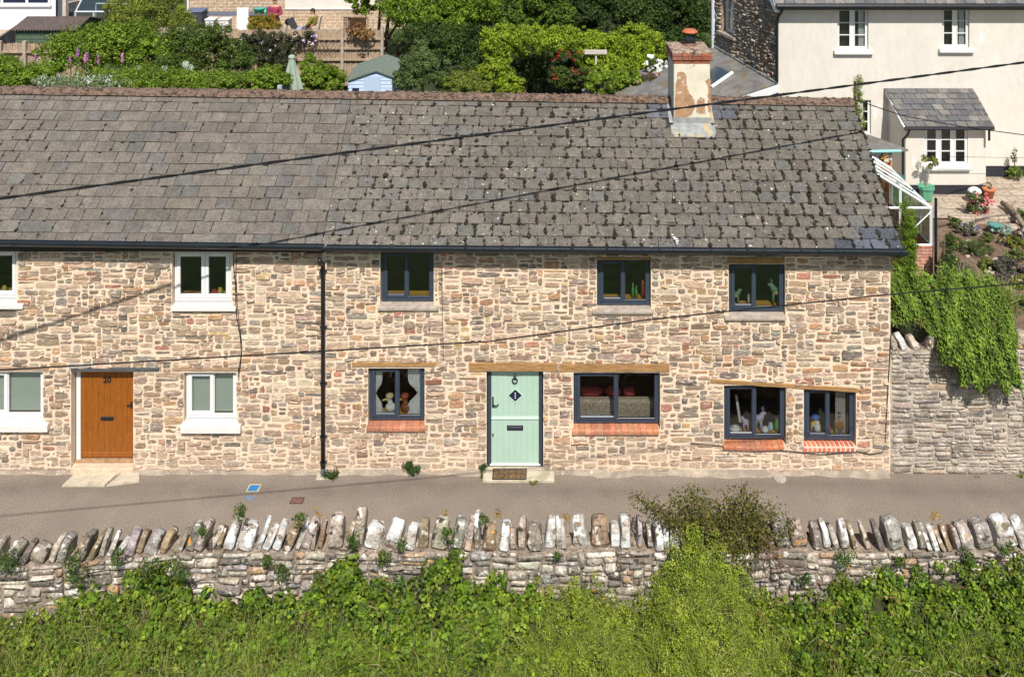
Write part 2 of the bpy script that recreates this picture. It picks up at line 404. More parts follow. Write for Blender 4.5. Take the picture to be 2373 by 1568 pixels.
def skinfig(name, pts, edges, rads, m, parent, sub=2):
    me = bpy.data.meshes.new(name); org = WORLD[parent.name]
    me.from_pydata([tuple(np.array(p, float) - np.array(org)) for p in pts], edges, []); o = bpy.data.objects.new(name, me); COL.objects.link(o); o.parent = parent; WORLD[o.name] = org
    sk = o.modifiers.new('skin', 'SKIN'); sk.use_smooth_shade = True
    if not me.skin_vertices: bpy.context.view_layer.objects.active = o
    for i, r in enumerate(rads):
        q = me.skin_vertices[0].data[i]; q.radius = (r, r) if not hasattr(r, '__len__') else r
    me.skin_vertices[0].data[0].use_root = True
    ss = o.modifiers.new('sub', 'SUBSURF'); ss.levels = sub; ss.render_levels = sub
    me.materials.append(m); return o
# ================================================================ MATERIALS OF THE COTTAGES
M_mortar = mat('lime_mortar', (.66, .53, .395), .95, n=(.13, 3), n2=(.10, 30), bump=(.7, 45), spots=[((.40, .32, .25), 2.2, .62, .15)])
M_stone = mat('rubble_stone', vcol=True, rough=.9, n=(.34, 14), n2=(.16, 5), bump=(1.0, 22), stretch=(1, 1, 3.4), spots=[((.60, .49, .385), 7, .575, .10), ((.12, .09, .07), 10, .66, .06)])
M_slate = mat('old_slate', vcol=True, rough=.85, n=(.30, 26), n2=(.18, 5), bump=(.8, 60), spots=[((.055, .048, .04), 12, .69, .03), ((.55, .53, .48), 24, .745, .02)])
M_slate2 = mat('mossy_slate', vcol=True, rough=.85, n=(.30, 26), n2=(.20, 6), bump=(.8, 60), spots=[((.035, .028, .018), 11, .64, .03), ((.58, .56, .50), 15, .69, .02)])
M_under = mat('roof_underlay', (.035, .03, .027), .95)
M_moss = mat('moss', vcol=True, rough=1, n=(.4, 60), bump=(1, 90))
M_ridge = mat('ridge_tile', (.15, .10, .075), .95, n=(.35, 14), n2=(.3, 50), bump=(1, 35), spots=[((.05, .04, .025), 9, .55, .08), ((.45, .42, .38), 17, .69, .03), ((.24, .13, .05), 7, .64, .06)])
M_white = mat('white_upvc', (.66, .66, .66), .35, spec=.5, n=(.03, 4))
M_anth = mat('anthracite_upvc', (.035, .048, .07), .38, spec=.5, n=(.06, 5))
M_black = mat('black_plastic', (.012, .014, .018), .35, spec=.5, n=(.1, 6))
M_cable = mat('cable_black', (.008, .009, .011), .75, spec=.2)
M_gut = mat('gutter_black', (.014, .019, .026), .3, spec=.6, n=(.15, 3))
M_oak = mat('oak_lintel', (.34, .185, .07), .7, n=(.4, 5), stretch=(1, 6, 14), n2=(.2, 2), bump=(.5, 20), spots=[((.13, .08, .04), 5, .62, .08)])
M_sillw = mat('painted_sill', (.64, .62, .585), .6, n=(.05, 6), bump=(.15, 30))
M_conc = mat('concrete_sill', (.36, .30, .25), .9, n=(.25, 9), bump=(.6, 50))
M_glass = glass('window_glass', (.84, .88, .86), .07)
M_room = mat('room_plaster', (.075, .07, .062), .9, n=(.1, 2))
M_board = mat('pine_board', (.62, .33, .06), .5, n=(.12, 6), stretch=(1, 10, 1))
M_brickr = mat('glazed_brick', vcol=True, rough=.7, n=(.2, 25), n2=(.15, 6), bump=(.5, 40), spots=[((.50, .40, .32), 14, .66, .08)])
M_curt = mat('net_curtain', (.80, .79, .78), .9, n=(.08, 12), trans=.12)
M_teal = mat('sage_green_paint', (.36, .50, .405), .45, spec=.45, n=(.03, 5))
M_tealw = mat('sage_green_rail', (.42, .58, .47), .4)
M_wood = mat('varnished_oak', (.25, .078, .007), .42, n=(.22, 7), stretch=(12, 1, 1.2), n2=(.12, 3), spec=.5, spots=[((.11, .035, .008), 6, .60, .1)])
PALW = [(4, (.395, .27, .185)), (4, (.34, .24, .168)), (3.4, (.44, .325, .23)), (2.4, (.26, .20, .152)), (1.5, (.44, .25, .135)), (1.2, (.175, .142, .118)), (.6, (.36, .165, .11)), (3.0, (.50, .395, .29)), (.6, (.43, .30, .16)), (1.4, (.29, .25, .208)), (2, (.42, .295, .23))]

EAVE_Y, RIDGE_Y = -.28, 2.7
def eaveZ(X): return lerp(4.61, 4.484, (X + 10.49) / 17.54)
def ridgeZ(X): return lerp(6.77, 6.50, (X + 12.16) / 19.2)
XL, XJ, XR = -13.2, px(752), px(2063)
WALLTOP = 4.36
SCN = {}
def windowdef(u0, v0, u1, v1, um, Yf=.09):
    """opening (X0,X1,Z0,Z1), mullion X from pixel corners of the frame"""
    return dict(x0=px(u0, Yf), x1=px(u1, Yf), z0=pz(v1, Yf), z1=pz(v0, 0), xm=px(um, Yf), y=Yf)
WR = dict(A=windowdef(884, 588, 1004, 698, 942), B=windowdef(1384, 601, 1505, 706, 1443), C=windowdef(1688, 612, 1815, 721, 1746),
          D=windowdef(856, 853, 983, 973, 920), E=windowdef(1330, 863, 1526, 980, 1427), F=windowdef(1677, 893, 1817, 1017, 1747), G=windowdef(1861, 902, 1978, 1019, 1917))
WR['A']['z1'] = 4.34; WR['B']['z1'] = pz(602, 0)
WL = dict(H=windowdef(-88, 582, 42, 691, -22), I=windowdef(404, 586, 537, 698, 471), J=windowdef(-66, 861, 103, 967, 14), K=windowdef(431, 863, 549, 969, 491))
WL['H']['z1'] = 4.36; WL['I']['z1'] = 4.34
DOORR = dict(x0=px(1130, .1), x1=px(1256, .1), z0=.10, z1=pz(861, 0))
DOORL = dict(x0=px(176, .16), x1=px(315, .16), z0=.16, z1=pz(861, 0))
def hole(w, m=.015): return (w['x0'] - m, w['x1'] + m, w['z0'] - .07, w['z1'] + .0)
LINT = {'L': [(-90, 112, 850, 858), (398, 579, 852, 859), (163, 367, 853, 860)], 'R': [(815, 1008, 839, 850), (1086, 1289, 840, 861), (1298, 1551, 842, 862), (1646, 1740, 878, 890), (1740, 1840, 884, 897), (1840, 1990, 892, 909), (1382, 1508, 596, 603), (1686, 1818, 597, 611), (875, 1016, 699, 720), (1373, 1515, 708, 728), (1680, 1822, 723, 743), (848, 986, 975, 1000), (1326, 1527, 980, 1008), (1676, 1818, 1018, 1044), (1861, 1981, 1020, 1048)]}

def cottage(name, label, X0, X1, wins, doors, hidden, pal, seed, roofmat, moss, palr, rsort):
    global rng
    rng = np.random.default_rng(seed); random.seed(seed)
    root = thing(name, label, 'cottage', ((X0 + X1) / 2, 0, 0))
    P = lambda s, z, o: (s, -o, z)
    holes = [hole(w_) for w_ in wins] + [hole(d, .02) for d in doors]
    mb = MB()
    sheet(mb, X0, X1, -.3, WALLTOP, holes, P)
    for h in holes:                                # reveals
        D = .26; a, b, c, d = h
        mb.add([(a, 0, c), (a, D, c), (a, D, d), (a, 0, d)], [(0, 1, 2, 3)]); mb.add([(b, 0, c), (b, D, c), (b, D, d), (b, 0, d)], [(3, 2, 1, 0)])
        mb.add([(a, 0, d), (b, 0, d), (b, D, d), (a, D, d)], [(0, 1, 2, 3)]); mb.add([(a, 0, c), (b, 0, c), (b, D, c), (a, D, c)], [(3, 2, 1, 0)])
    mb.build('wall', M_mortar, root)
    mb = MB()
    rubble(mb, X0 + .01, X1 - .01, .0, WALLTOP, holes + [(px(a), px(b), pz(d) , pz(c)) for a, b, c, d in LINT[rsort]], P, pal, wash=(.75, .62, (.56, .43, .315)), wr=(.14, .50), hr=(.048, .15), gap=.0135, prot=(.004, .034))
    so = mb.build('stonework', M_stone, root)
    # inner shell: dark rooms, floors, back wall and the gables
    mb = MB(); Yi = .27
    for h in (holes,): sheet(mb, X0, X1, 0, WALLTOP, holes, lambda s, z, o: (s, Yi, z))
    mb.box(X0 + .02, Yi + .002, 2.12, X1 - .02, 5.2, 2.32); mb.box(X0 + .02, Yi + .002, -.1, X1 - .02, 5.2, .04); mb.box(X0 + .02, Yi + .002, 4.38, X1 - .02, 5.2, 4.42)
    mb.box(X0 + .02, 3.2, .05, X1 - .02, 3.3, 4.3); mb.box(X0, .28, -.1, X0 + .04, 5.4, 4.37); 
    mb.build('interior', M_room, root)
    # roof
    mb = MB(); E0, E1 = X0, X1 + (.16 if rsort == 'R' else 0)
    EL, ER = (E0, EAVE_Y, eaveZ(E0)), (E1, EAVE_Y, eaveZ(E1)); RL, RR = (E0, RIDGE_Y, ridgeZ(E0)), (E1, RIDGE_Y, ridgeZ(E1))
    BL, BR = (E0, 5.6, eaveZ(E0)), (E1, 5.6, eaveZ(E1))
    dn = np.array((0, 0, -.10))
    mb.add([EL, ER, RR, RL], [(0, 1, 2, 3)]); mb.add([RL, RR, BR, BL], [(0, 1, 2, 3)])
    mb.add([np.array(p) + dn for p in (EL, ER, RR, RL)], [(3, 2, 1, 0)]); mb.add([np.array(p) + dn for p in (RL, RR, BR, BL)], [(3, 2, 1, 0)])
    mb.add([EL, ER, np.array(ER) + dn, np.array(EL) + dn], [(3, 2, 1, 0)])
    rf = mb.build('roof', M_under, root)
    sk = None
    if rsort == 'R':
        def sk(m): return CH['x0'] - .02 < m[0] < CH['x1'] + .02 and CH['yf'] + .03 < m[1]
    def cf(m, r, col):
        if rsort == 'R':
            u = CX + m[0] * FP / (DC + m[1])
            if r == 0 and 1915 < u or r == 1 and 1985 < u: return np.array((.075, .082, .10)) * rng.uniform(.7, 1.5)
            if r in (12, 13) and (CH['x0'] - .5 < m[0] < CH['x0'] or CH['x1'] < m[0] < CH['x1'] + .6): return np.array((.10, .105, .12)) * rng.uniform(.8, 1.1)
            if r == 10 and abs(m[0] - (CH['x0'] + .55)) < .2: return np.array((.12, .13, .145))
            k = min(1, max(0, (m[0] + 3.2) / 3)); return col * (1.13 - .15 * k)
        return col
    mb = MB()
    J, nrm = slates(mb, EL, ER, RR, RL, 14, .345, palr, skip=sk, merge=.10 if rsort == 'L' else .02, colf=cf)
    mb.build('slates', roofmat, rf)
    mb = MB()
    for (a, b) in J:
        d = moss(a[0], a[2])
        for _ in range(int(rng.poisson(d * 2.2))):
            t = rng.uniform(0, .9) ** 1.6; p = a * (1 - t) + b * t + np.array((rng.normal(0, .012), 0, 0)); r = rng.uniform(.014, .038) * (1.5 if d > .6 and rng.random() < .3 else 1)
            mb.ball(p + nrm * .004, (r * rng.uniform(.6, 1.1), r * rng.uniform(.8, 1.9), r * .55), jit((.034, .028, .018), .5), 7, 4, .25)
        if rng.random() < d * .5:
            x = rng.uniform(-.3, .0); L = rng.uniform(.03, .12)
            for q in range(3): mb.ball(a + np.array((x + q * L / 3, -.012, -.012)), (L / 2.6, .016, .018), jit((.034, .028, .018), .4), 7, 4, .25)
    ms = mb.build('moss', M_moss, rf, smooth=True); ms['kind'] = 'stuff'
    # plain back slope covering
    mb = MB(); slates(mb, BR, BL, RL, RR, 8, .7, palr); mb.build('back_slates', roofmat, rf)
    # ridge tiles
    mb = MB(); x = X0
    while x < E1 - .05:
        L = min(.46, E1 - x); prof = []
        for k in range(7):
            t = PI * k / 6; prof.append((math.cos(t) * .15, math.sin(t) * .13))
        rz = lambda q: ridgeZ(q) - .035 + rng.uniform(-.006, .006)
        vs = []
        for q in (x + .003, x + L - .003):
            z = rz(q); vs += [(q, RIDGE_Y - a, z + b) for a, b in prof]
        mb.add(vs, [(i, i + 1, 8 + i, 7 + i) for i in range(6)] + [tuple(range(7))[::-1], tuple(range(7, 14))]); x += L
    for _ in range(int((E1 - X0) * 26)):
        q = rng.uniform(X0, E1); t = rng.uniform(.1, 2.4); r = rng.uniform(.012, .035)
        mb.ball((q, RIDGE_Y - math.cos(t) * .15, ridgeZ(q) - .03 + math.sin(t) * .13), (r * 1.6, r, r * .55), (1, 1, 1), 6, 4, .3)
    mb.build('ridge', M_ridge, rf)
    return root, rf

def frame_window(root, w, m, um=None, left_open=True, fr=.055, sash=.045, bars=None, name='window', rightsash=False, shallow=False):
    x0, x1, z0, z1, xm, y = w['x0'], w['x1'], w['z0'], w['z1'], w['xm'], w['y']
    f = MB(); f.box(x0, y, z0, x0 + fr, y + .07, z1, bev=.008); f.box(x1 - fr, y, z0, x1, y + .07, z1, bev=.008)
    f.box(x0 + fr, y + .001, z0, x1 - fr, y + .069, z0 + fr, bev=.008); f.box(x0 + fr, y + .001, z1 - fr * .8, x1 - fr, y + .069, z1, bev=.008)
    f.box(xm - fr * .55, y + .002, z0 + fr, xm + fr * .55, y + .068, z1 - fr * .8, bev=.008)
    fo = f.build(name, m, root)
    def sashat(a, b, nm):
        s = MB(); yy = y - .018; c, d = z0 + fr * .75, z1 - fr * .55
        s.box(a, yy, c, a + sash, yy + .05, d, bev=.01); s.box(b - sash, yy, c, b, yy + .05, d, bev=.01)
        s.box(a + sash, yy + .001, c, b - sash, yy + .049, c + sash * 1.15, bev=.012); s.box(a + sash, yy + .001, d - sash, b - sash, yy + .049, d, bev=.01)
        s.build('sash', m, fo)
    sashat(x0 + fr * .55, xm + fr * .35, 'sash')
    if rightsash: sashat(xm + fr * .4 + .002, x1 - fr * .55, 'sash')
    else:
        s = MB(); s.box(xm + fr * .5, y - .012, z0 + fr * .8, x1 - fr * .9, y - .0005, z0 + fr * 1.05 + .02, bev=.005); s.build('glazing_bead', m, fo)
    for a, b in ((x0 + fr, xm), (xm, x1 - fr)):
        g = MB(); g.add([(a, y + .03, z0 + fr * .7), (b, y + .03, z0 + fr * .7), (b, y + .03, z1 - fr * .5), (a, y + .03, z1 - fr * .5)], [(0, 1, 2, 3)])
        g.build('pane', M_glass, fo)
    return fo
def board(root, w, m=None, depth=.24):
    b = MB(); b.box(w['x0'] - .01, w['y'] + .072, w['z0'] + .035, w['x1'] + .01, w['y'] + .072 + depth, w['z0'] + .06, bev=.006); return b.build('window_board', m or M_board, root)
def sill(root, u0, u1, v0, v1, m, depth, name='sill', slope=.02, yb=.15):
    """projecting sill: its face spans v0..v1 at depth in front of the wall"""
    a, b = px((u0), -depth), px((u1), -depth); zk = pz(v0, .09) - .002; slope = .022; zt, zb = zk - slope, pz(v1, -depth); s = MB()
    n = 9
    for i in range(n):
        p, q = lerp(a, b, i / n), lerp(a, b, (i + 1) / n); e = .003
        s.prism([(p, -depth, zb), (p, -depth, zt - .012), (p, -depth + .012, zt), (p, yb, zt + slope), (p, yb, zb)], (q - p, 0, 0))
    return s.build(name, m, root)
def bricksill(root, u0, u1, v0, v1, depth, n, round_=True, pal=((.41, .15, .075), (.44, .185, .10), (.36, .14, .085)), gap=.0022, mort=None, curve=0):
    yb = .15; a, b = px(u0, -depth), px(u1, -depth); zt, zb = pz(v0, .09) - .022, pz(v1, -depth); s = MB(); H = zt - zb
    for i in range(n):
        p, q = lerp(a, b, i / n) + gap, lerp(a, b, (i + 1) / n) - gap; c = jit(pal[random.randrange(len(pal))], .14)
        dz = -curve * math.sin(PI * (i + .5) / n) ** .5 + curve * .5 if curve else 0
        dz += random.uniform(-.003, .003)
        pr = [(yb, zb), (-depth, zb), (-depth, zt - H * .55)] + [(-depth + H * .5 * (1 - math.cos(t)), zt - H * .5 + H * .5 * math.sin(t)) for t in (.3, .7, 1.1, 1.5)] + [(yb, zt + .02)]
        s.prism([(p, y_, z_ + dz) for y_, z_ in pr], (q - p, 0, 0), c)
    o = s.build('sill', M_brickr, root)
    if mort:
        s = MB(); s.box(a + .005, -depth + .006, zb + .004, b - .005, yb - .003, zt - .012); s.build('sill_bedding', mort, root)
    return o
def lintel(root, u0, u1, v0, v1, m, out=.03, v0b=None, v1b=None, waves=6, name='lintel'):
    a, b = px(u0, -out), px(u1, -out); n = 14; vs = []
    for i in range(n + 1):
        t = i / n; x = lerp(a, b, t); zt = pz(lerp(v0, v0b or v0, t), -out) + random.uniform(-.006, .006); zb = pz(lerp(v1, v1b or v1, t), -out) + random.uniform(-.005, .005)
        vs += [(x, -out, zb), (x, -out, zt - .01), (x, -out + .01, zt), (x, .085, zt), (x, .085, zb)]
    fs = [(5 * i + k, 5 * i + 5 + k, 5 * i + 5 + (k + 1) % 5, 5 * i + (k + 1) % 5) for i in range(n) for k in range(5)] + [(4, 3, 2, 1, 0), tuple(5 * n + k for k in range(5))]
    s = MB(); s.add(vs, fs); return s.build(name, m, root)
def gutter(root, u0, v0, u1, v1, Y, r, m, rise=None):
    """half-round gutter whose front face spans the picture between (u0,v0) and (u1,v1) (top edge)"""
    p, q = at(u0, v0, Y - r), at(u1, v1, Y - r); s = MB(); vs = []; K = 8
    for P_ in (p, q):
        for k in range(K + 1):
            t = PI + PI * k / K; vs.append((P_[0], Y + r * math.cos(t), P_[2] + r * 1.45 * math.sin(t)))
        for k in range(K, -1, -1):
            t = PI + PI * k / K; vs.append((P_[0], Y + (r - .008) * math.cos(t), P_[2] + (r - .008) * 1.4 * math.sin(t) + .001))
    n = 2 * (K + 1); s.add(vs, [(i, (i + 1) % n, n + (i + 1) % n, n + i) for i in range(n)] + [tuple(range(n)), tuple(range(n, 2 * n))[::-1]])
    o = s.build('gutter', m, root)
    L = q[0] - p[0]; k = max(1, int(L / 1.05))
    for i in range(k + 1):
        x = p[0] + .15 + (L - .3) * i / k; z = lerp(p[2], q[2], (x - p[0]) / L); b = MB(); c = []
        for X in (x - .014, x + .014):
            for a in range(9):
                t = PI + PI * a / 8; c.append((X, Y + (r + .006) * math.cos(t), z + (r + .004) * 1.45 * math.sin(t)))
        b.add(c + [(X, Y + (r - .0) * math.cos(PI + PI * a / 8), z + .012 + r * 1.42 * math.sin(PI + PI * a / 8)) for X in (x - .014, x + .014) for a in range(9)],
              [(a, a + 1, 10 + a, 9 + a) for a in range(8)] + [(18 + a, 27 + a, 28 + a, 19 + a) for a in range(8)] + [(a, 18 + a, 19 + a, a + 1) for a in range(8)] + [(9 + a, 10 + a, 28 + a, 27 + a) for a in range(8)])
        b.build('gutter_bracket', m, o)
    return o
def pxY_on_roof(u, v):
    E0 = np.array((0, EAVE_Y, eaveZ(0))); R0 = np.array((0, RIDGE_Y, ridgeZ(0))); X1 = np.array((1, EAVE_Y, eaveZ(1)))
    n = np.cross(X1 - E0, R0 - E0); C = np.array((0, -DC, HC)); d = at(u, v, 0) - C; t = np.dot(E0 - C, n) / np.dot(d, n); return C + d * t
chb = pxY_on_roof(1602, 288)
CH = dict(yf=chb[1], x0=px(1561, chb[1]), x1=px(1645, chb[1])); CH['ztop'] = pz(148, CH['yf']); CH['yb'] = CH['yf'] + .95
PALR_L = [(0.139, 0.12, 0.1), (0.144, 0.125, 0.103), (0.13, 0.113, 0.099), (0.132, 0.114, 0.093), (0.119, 0.11, 0.1), (0.142, 0.125, 0.107)]
PALR_R = [(0.123, 0.11, 0.09), (0.129, 0.114, 0.095), (0.118, 0.104, 0.087), (0.12, 0.106, 0.086), (0.112, 0.104, 0.093)]
def mossL(x, z): return .10 + (.35 if x < -9.3 and z < 6.2 else 0)
def mossR(x, z): 
    k = min(1, max(0, (x + 4.6) / 4.5)); return (.25 + .35 * math.sin(x * 2.3 + z * 3) ** 2) + k * (.55 + .9 * math.sin(x * 1.1 - z * 2.1) ** 2) * (1.2 + .5 * (z < 5.6)) + (.7 if x > 5 and z < 5.5 else 0)
cotL, roofL = cottage('stone_cottage', 'pinkish rubble stone cottage with white windows and varnished brown front door', XL, XJ, list(WL.values()), [DOORL], None, PALW, 11, M_slate, mossL, PALR_L, 'L')
cotR, roofR = cottage('stone_cottage', 'rubble stone cottage with dark grey windows, sage green stable door and patchy chimney', XJ, XR, list(WR.values()), [DOORR], None, PALW, 12, M_slate2, mossR, PALR_R, 'R')
# gables + back wall
for root, xg in ((cotR, XR), (cotL, XL)):
    s = MB(); Yb = 5.4
    pts = [(xg - .3, .02, -.3), (xg - .3, Yb, -.3), (xg - .3, Yb, 4.3), (xg - .3, RIDGE_Y, ridgeZ(xg) - .14), (xg - .3, .02, 4.42)] if xg > 0 else [(xg, .3, -.3), (xg, Yb, -.3), (xg, Yb, 4.3), (xg, RIDGE_Y, ridgeZ(xg) - .14), (xg, .3, 4.42)]
    s.prism(pts, (.3, 0, 0)); a, b = (XJ, XR - .3) if xg > 0 else (XL + .3, XJ); s.box(a, Yb - .3, -.3, b, Yb, 4.3); s.build('gable_wall', M_mortar, root)
s = MB(); rng = np.random.default_rng(5)
rubble(s, 0.02, 5.3, 2.2, 4.3, [], lambda a, z, o: (XR + o, a, z), PALW); s.build('gable_stonework', M_stone, cotR, smooth=True)
# ---- right cottage windows
for k, w_ in WR.items():
    fo = frame_window(cotR, w_, M_anth, fr=.085, sash=.07)
    if k != 'E': board(fo, w_)
for (u0, u1, v0, v1) in ((875, 1016, 699, 719), (1373, 1515, 708, 727), (1680, 1822, 723, 742)): sill(cotR, u0, u1, v0, v1, M_conc, .07)
bricksill(cotR, 848, 986, 975, 999, .07, 9); bricksill(cotR, 1326, 1527, 982, 1007, .07, 14)
bricksill(cotR, 1676, 1818, 1019, 1042, .07, 11, curve=.03)
bricksill(cotR, 1861, 1981, 1021, 1047, .05, 11, gap=.016, mort=M_mortar, pal=((.50, .13, .07), (.56, .17, .09), (.45, .12, .08)))
lintel(cotR, 815, 1008, 840, 849, M_oak); lintel(cotR, 1086, 1289, 841, 860, M_oak, .03); lintel(cotR, 1298, 1551, 843, 861, M_oak, .02)
lintel(cotR, 1646, 1990, 879, 887, M_oak, .02, 900, 909); lintel(cotR, 1382, 1508, 597, 602, M_oak); lintel(cotR, 1686, 1818, 597, 611, M_oak)
# ---- left cottage windows
for k, w_ in WL.items(): 
    fo = frame_window(cotL, w_, M_white, fr=.085, sash=.07, rightsash=(k in 'HI'))
    board(fo, w_)
for (u0, u1, v0, v1) in ((396, 545, 700, 721), (-100, 52, 693, 716), (417, 556, 971, 1004), (-80, 109, 968, 1001)): sill(cotL, u0, u1, v0, v1, M_sillw, .075 if v0 < 800 else .10)
M_lin2 = mat('grey_lintel', (.34, .22, .14), .8, n=(.3, 9), stretch=(1, 4, 10), bump=(.4, 20)); M_lin3 = mat('slate_lintel', (.06, .065, .07), .8, n=(.3, 9))
lintel(cotL, -90, 112, 850, 858, M_lin2, .02); lintel(cotL, 398, 579, 852, 859, M_lin2, .02); lintel(cotL, 163, 367, 853, 860, M_lin3, .03)
# ---- teal stable door
D = DOORR; fw = .085; yy = .10
df = MB(); df.box(D['x0'], yy, D['z0'] - .02, D['x0'] + fw * .75, yy + .08, D['z1'], bev=.006); df.box(D['x1'] - fw * .75, yy, D['z0'] - .02, D['x1'], yy + .08, D['z1'], bev=.006)
df.box(D['x0'] + fw * .75, yy + .002, D['z1'] - .05, D['x1'] - fw * .75, yy + .078, D['z1'], bev=.005)
door = df.build('door', M_anth, cotR)
a, b = D['x0'] + fw * .75 + .004, D['x1'] - fw * .75 - .004; zs = pz(969, yy); zt = D['z1'] - .052; z0 = D['z0'] + .02; yl = yy + .022
def planks(mb, a, b, z0, z1, y, n, g=.003, d=.045):
    for i in range(n):
        p, q = lerp(a, b, i / n), lerp(a, b, (i + 1) / n); mb.box(p + (g if i else 0), y, z0, q - (g if i < n - 1 else 0), y + d, z1, bev=.003)
    mb.box(a, y + .006, z0 + .001, b, y + d - .004, z1 - .001)
m_ = MB(); planks(m_, a, b, zs + .03, zt, yl, 8); up = m_.build('upper_leaf', M_teal, door)
m_ = MB(); planks(m_, a, b, z0, zs - .035, yl, 8); lo = m_.build('lower_leaf', M_teal, door)
m_ = MB(); m_.box(a - .002, yl - .022, zs - .03, b + .002, yl + .03, zs + .008, bev=.008); m_.box(a, yl - .008, zs + .010, b, yl + .03, zs + .028, bev=.004); m_.build('weather_rail', M_tealw, door)
m_ = MB(); m_.box(a - .03, yl - .03, D['z0'] - .015, b + .03, yl + .05, D['z0'] + .018, bev=.006); m_.build('threshold', M_white, door)
cx_ = (a + b) / 2
m_ = MB()
for k in range(20):
    t0, t1 = 2 * PI * k / 20, 2 * PI * (k + 1) / 20; c = (cx_ - .005, yl - .016, pz(881, yl)); m_.tube([(c[0] + .048 * math.sin(t0), c[1], c[2] + .052 * math.cos(t0)), (c[0] + .048 * math.sin(t1), c[1], c[2] + .052 * math.cos(t1))], .013, 6)
m_.ball((cx_ - .005, yl - .012, pz(872, yl)), (.03, .018, .022)); m_.ball((cx_ - .005, yl - .01, pz(869, yl) + .03), (.012, .012, .016)); m_.box(cx_ - .03, yl - .02, pz(879, yl), cx_ + .02, yl - .004, pz(876, yl), bev=.004)
m_.build('door_knocker', M_black, up)
def diamond(mb, cx, y, cz, r, d=.012, q=1.0): mb.prism([(cx - r, y, cz), (cx, y, cz - r * q), (cx + r, y, cz), (cx, y, cz + r * q)], (0, d, 0))
m_ = MB(); diamond(m_, cx_ + .01, yl - .012, pz(916, yl) , .16, .014, .92); m_.build('diamond_surround', M_tealw, up)
m_ = MB(); diamond(m_, cx_ + .005, yl - .02, pz(916, yl) + .012, .128, .01, .9); m_.build('diamond_pane', mat('dark_lead_glass', (.015, .02, .05), .15, spec=.7), up)
m_ = MB()
for dz in (.045, .0, -.045): diamond(m_, cx_ + .005, yl - .024, pz(916, yl) + .012 + dz, .016, .003)
m_.build('lead_motif', M_white, up)
m_ = MB(); m_.box(a + .015, yl - .012, pz(944, yl), a + .048, yl - .001, pz(918, yl), bev=.004); zc = pz(938, yl)
m_.tube([(a + .03, yl - .02, zc + .03), (a + .07, yl - .05, zc + .01), (a + .12, yl - .05, zc + .02), (a + .15, yl - .045, zc + .05)], [.012, .012, .01, .007], 8); m_.build('handle', M_black, up)
m_ = MB(); m_.box(a + .02, yl - .012, pz(1011, yl), a + .045, yl - .001, pz(1003, yl), bev=.004); m_.build('lock', M_black, lo)
zl = pz(990, yl); m_ = MB(); m_.box(cx_ - .16, yl - .014, zl - .055, cx_ + .16, yl - .001, zl + .055, bev=.006); m_.build('letterbox', M_black, lo)
m_ = MB(); m_.box(cx_ - .13, yl - .019, zl - .028, cx_ + .13, yl - .0145, zl + .022, bev=.003); m_.build('letterbox_flap', mat('dark_flap', (.03, .035, .05), .3), lo)
# ---- brown plank door
D = DOORL; yy = .16
df = MB(); df.box(D['x0'], yy, D['z0'] - .03, D['x0'] + .085, yy + .08, D['z1'], bev=.006); df.box(D['x1'] - .06, yy, D['z0'] - .03, D['x1'], yy + .08, D['z1'], bev=.006)
df.box(D['x0'] + .085, yy + .002, D['z1'] - .03, D['x1'] - .06, yy + .078, D['z1'])
door2 = df.build('door', M_white, cotL); a, b = D['x0'] + .088, D['x1'] - .063; yl = yy + .02; z0 = D['z0'] + .03; zt = D['z1'] - .032
m_ = MB(); planks(m_, a, b, z0, zt, yl, 9, .004); m_.box(a + .02, yl - .012, z0 + .02, b - .02, yl - .001, z0 + .12, bev=.005); leaf2 = m_.build('door_leaf', M_wood, door2)
m_ = MB(); m_.box(D['x0'] - .01, yl - .06, D['z0'] - .035, D['x1'] + .01, yl + .05, D['z0'] + .012, bev=.006); m_.build('threshold', mat('worn_oak', (.36, .22, .12), .8, n=(.3, 12), bump=(.4, 20)), door2)
cx2 = (a + b) / 2; zl = pz(969, yl)
m_ = MB(); m_.box(cx2 - .13, yl - .014, zl - .04, cx2 + .13, yl - .001, zl + .04, bev=.006); m_.build('letterbox', M_black, leaf2)
m_ = MB(); zc = pz(938, yl); m_.box(b - .055, yl - .012, zc - .07, b - .02, yl - .001, zc + .07, bev=.004); m_.tube([(b - .04, yl - .03, zc + .02), (b - .12, yl - .045, zc + .015)], .012, 8); m_.build('handle', M_black, leaf2)
def text(body, size, loc, m, parent, name, rot=(PI / 2, 0, 0), ext=.003):
    cu = bpy.data.curves.new(name, 'FONT'); cu.body = body; cu.size = size; cu.align_x = 'CENTER'; cu.align_y = 'CENTER'; cu.extrude = ext; cu.offset = .004
    o = bpy.data.objects.new(name, cu); COL.objects.link(o); bpy.context.view_layer.update()
    me = bpy.data.meshes.new_from_object(o.evaluated_get(bpy.context.evaluated_depsgraph_get())); bpy.data.objects.remove(o)
    ob = bpy.data.objects.new(name, me); COL.objects.link(ob); me.materials.clear(); me.materials.append(m)
    ob.parent = parent; org = WORLD[parent.name]; ob.location = tuple(np.array(loc) - np.array(org)); ob.rotation_euler = rot; WORLD[ob.name] = loc; return ob
text('20', .16, (cx2, yl - .008, pz(880, yl)), M_black, leaf2, 'door_number')
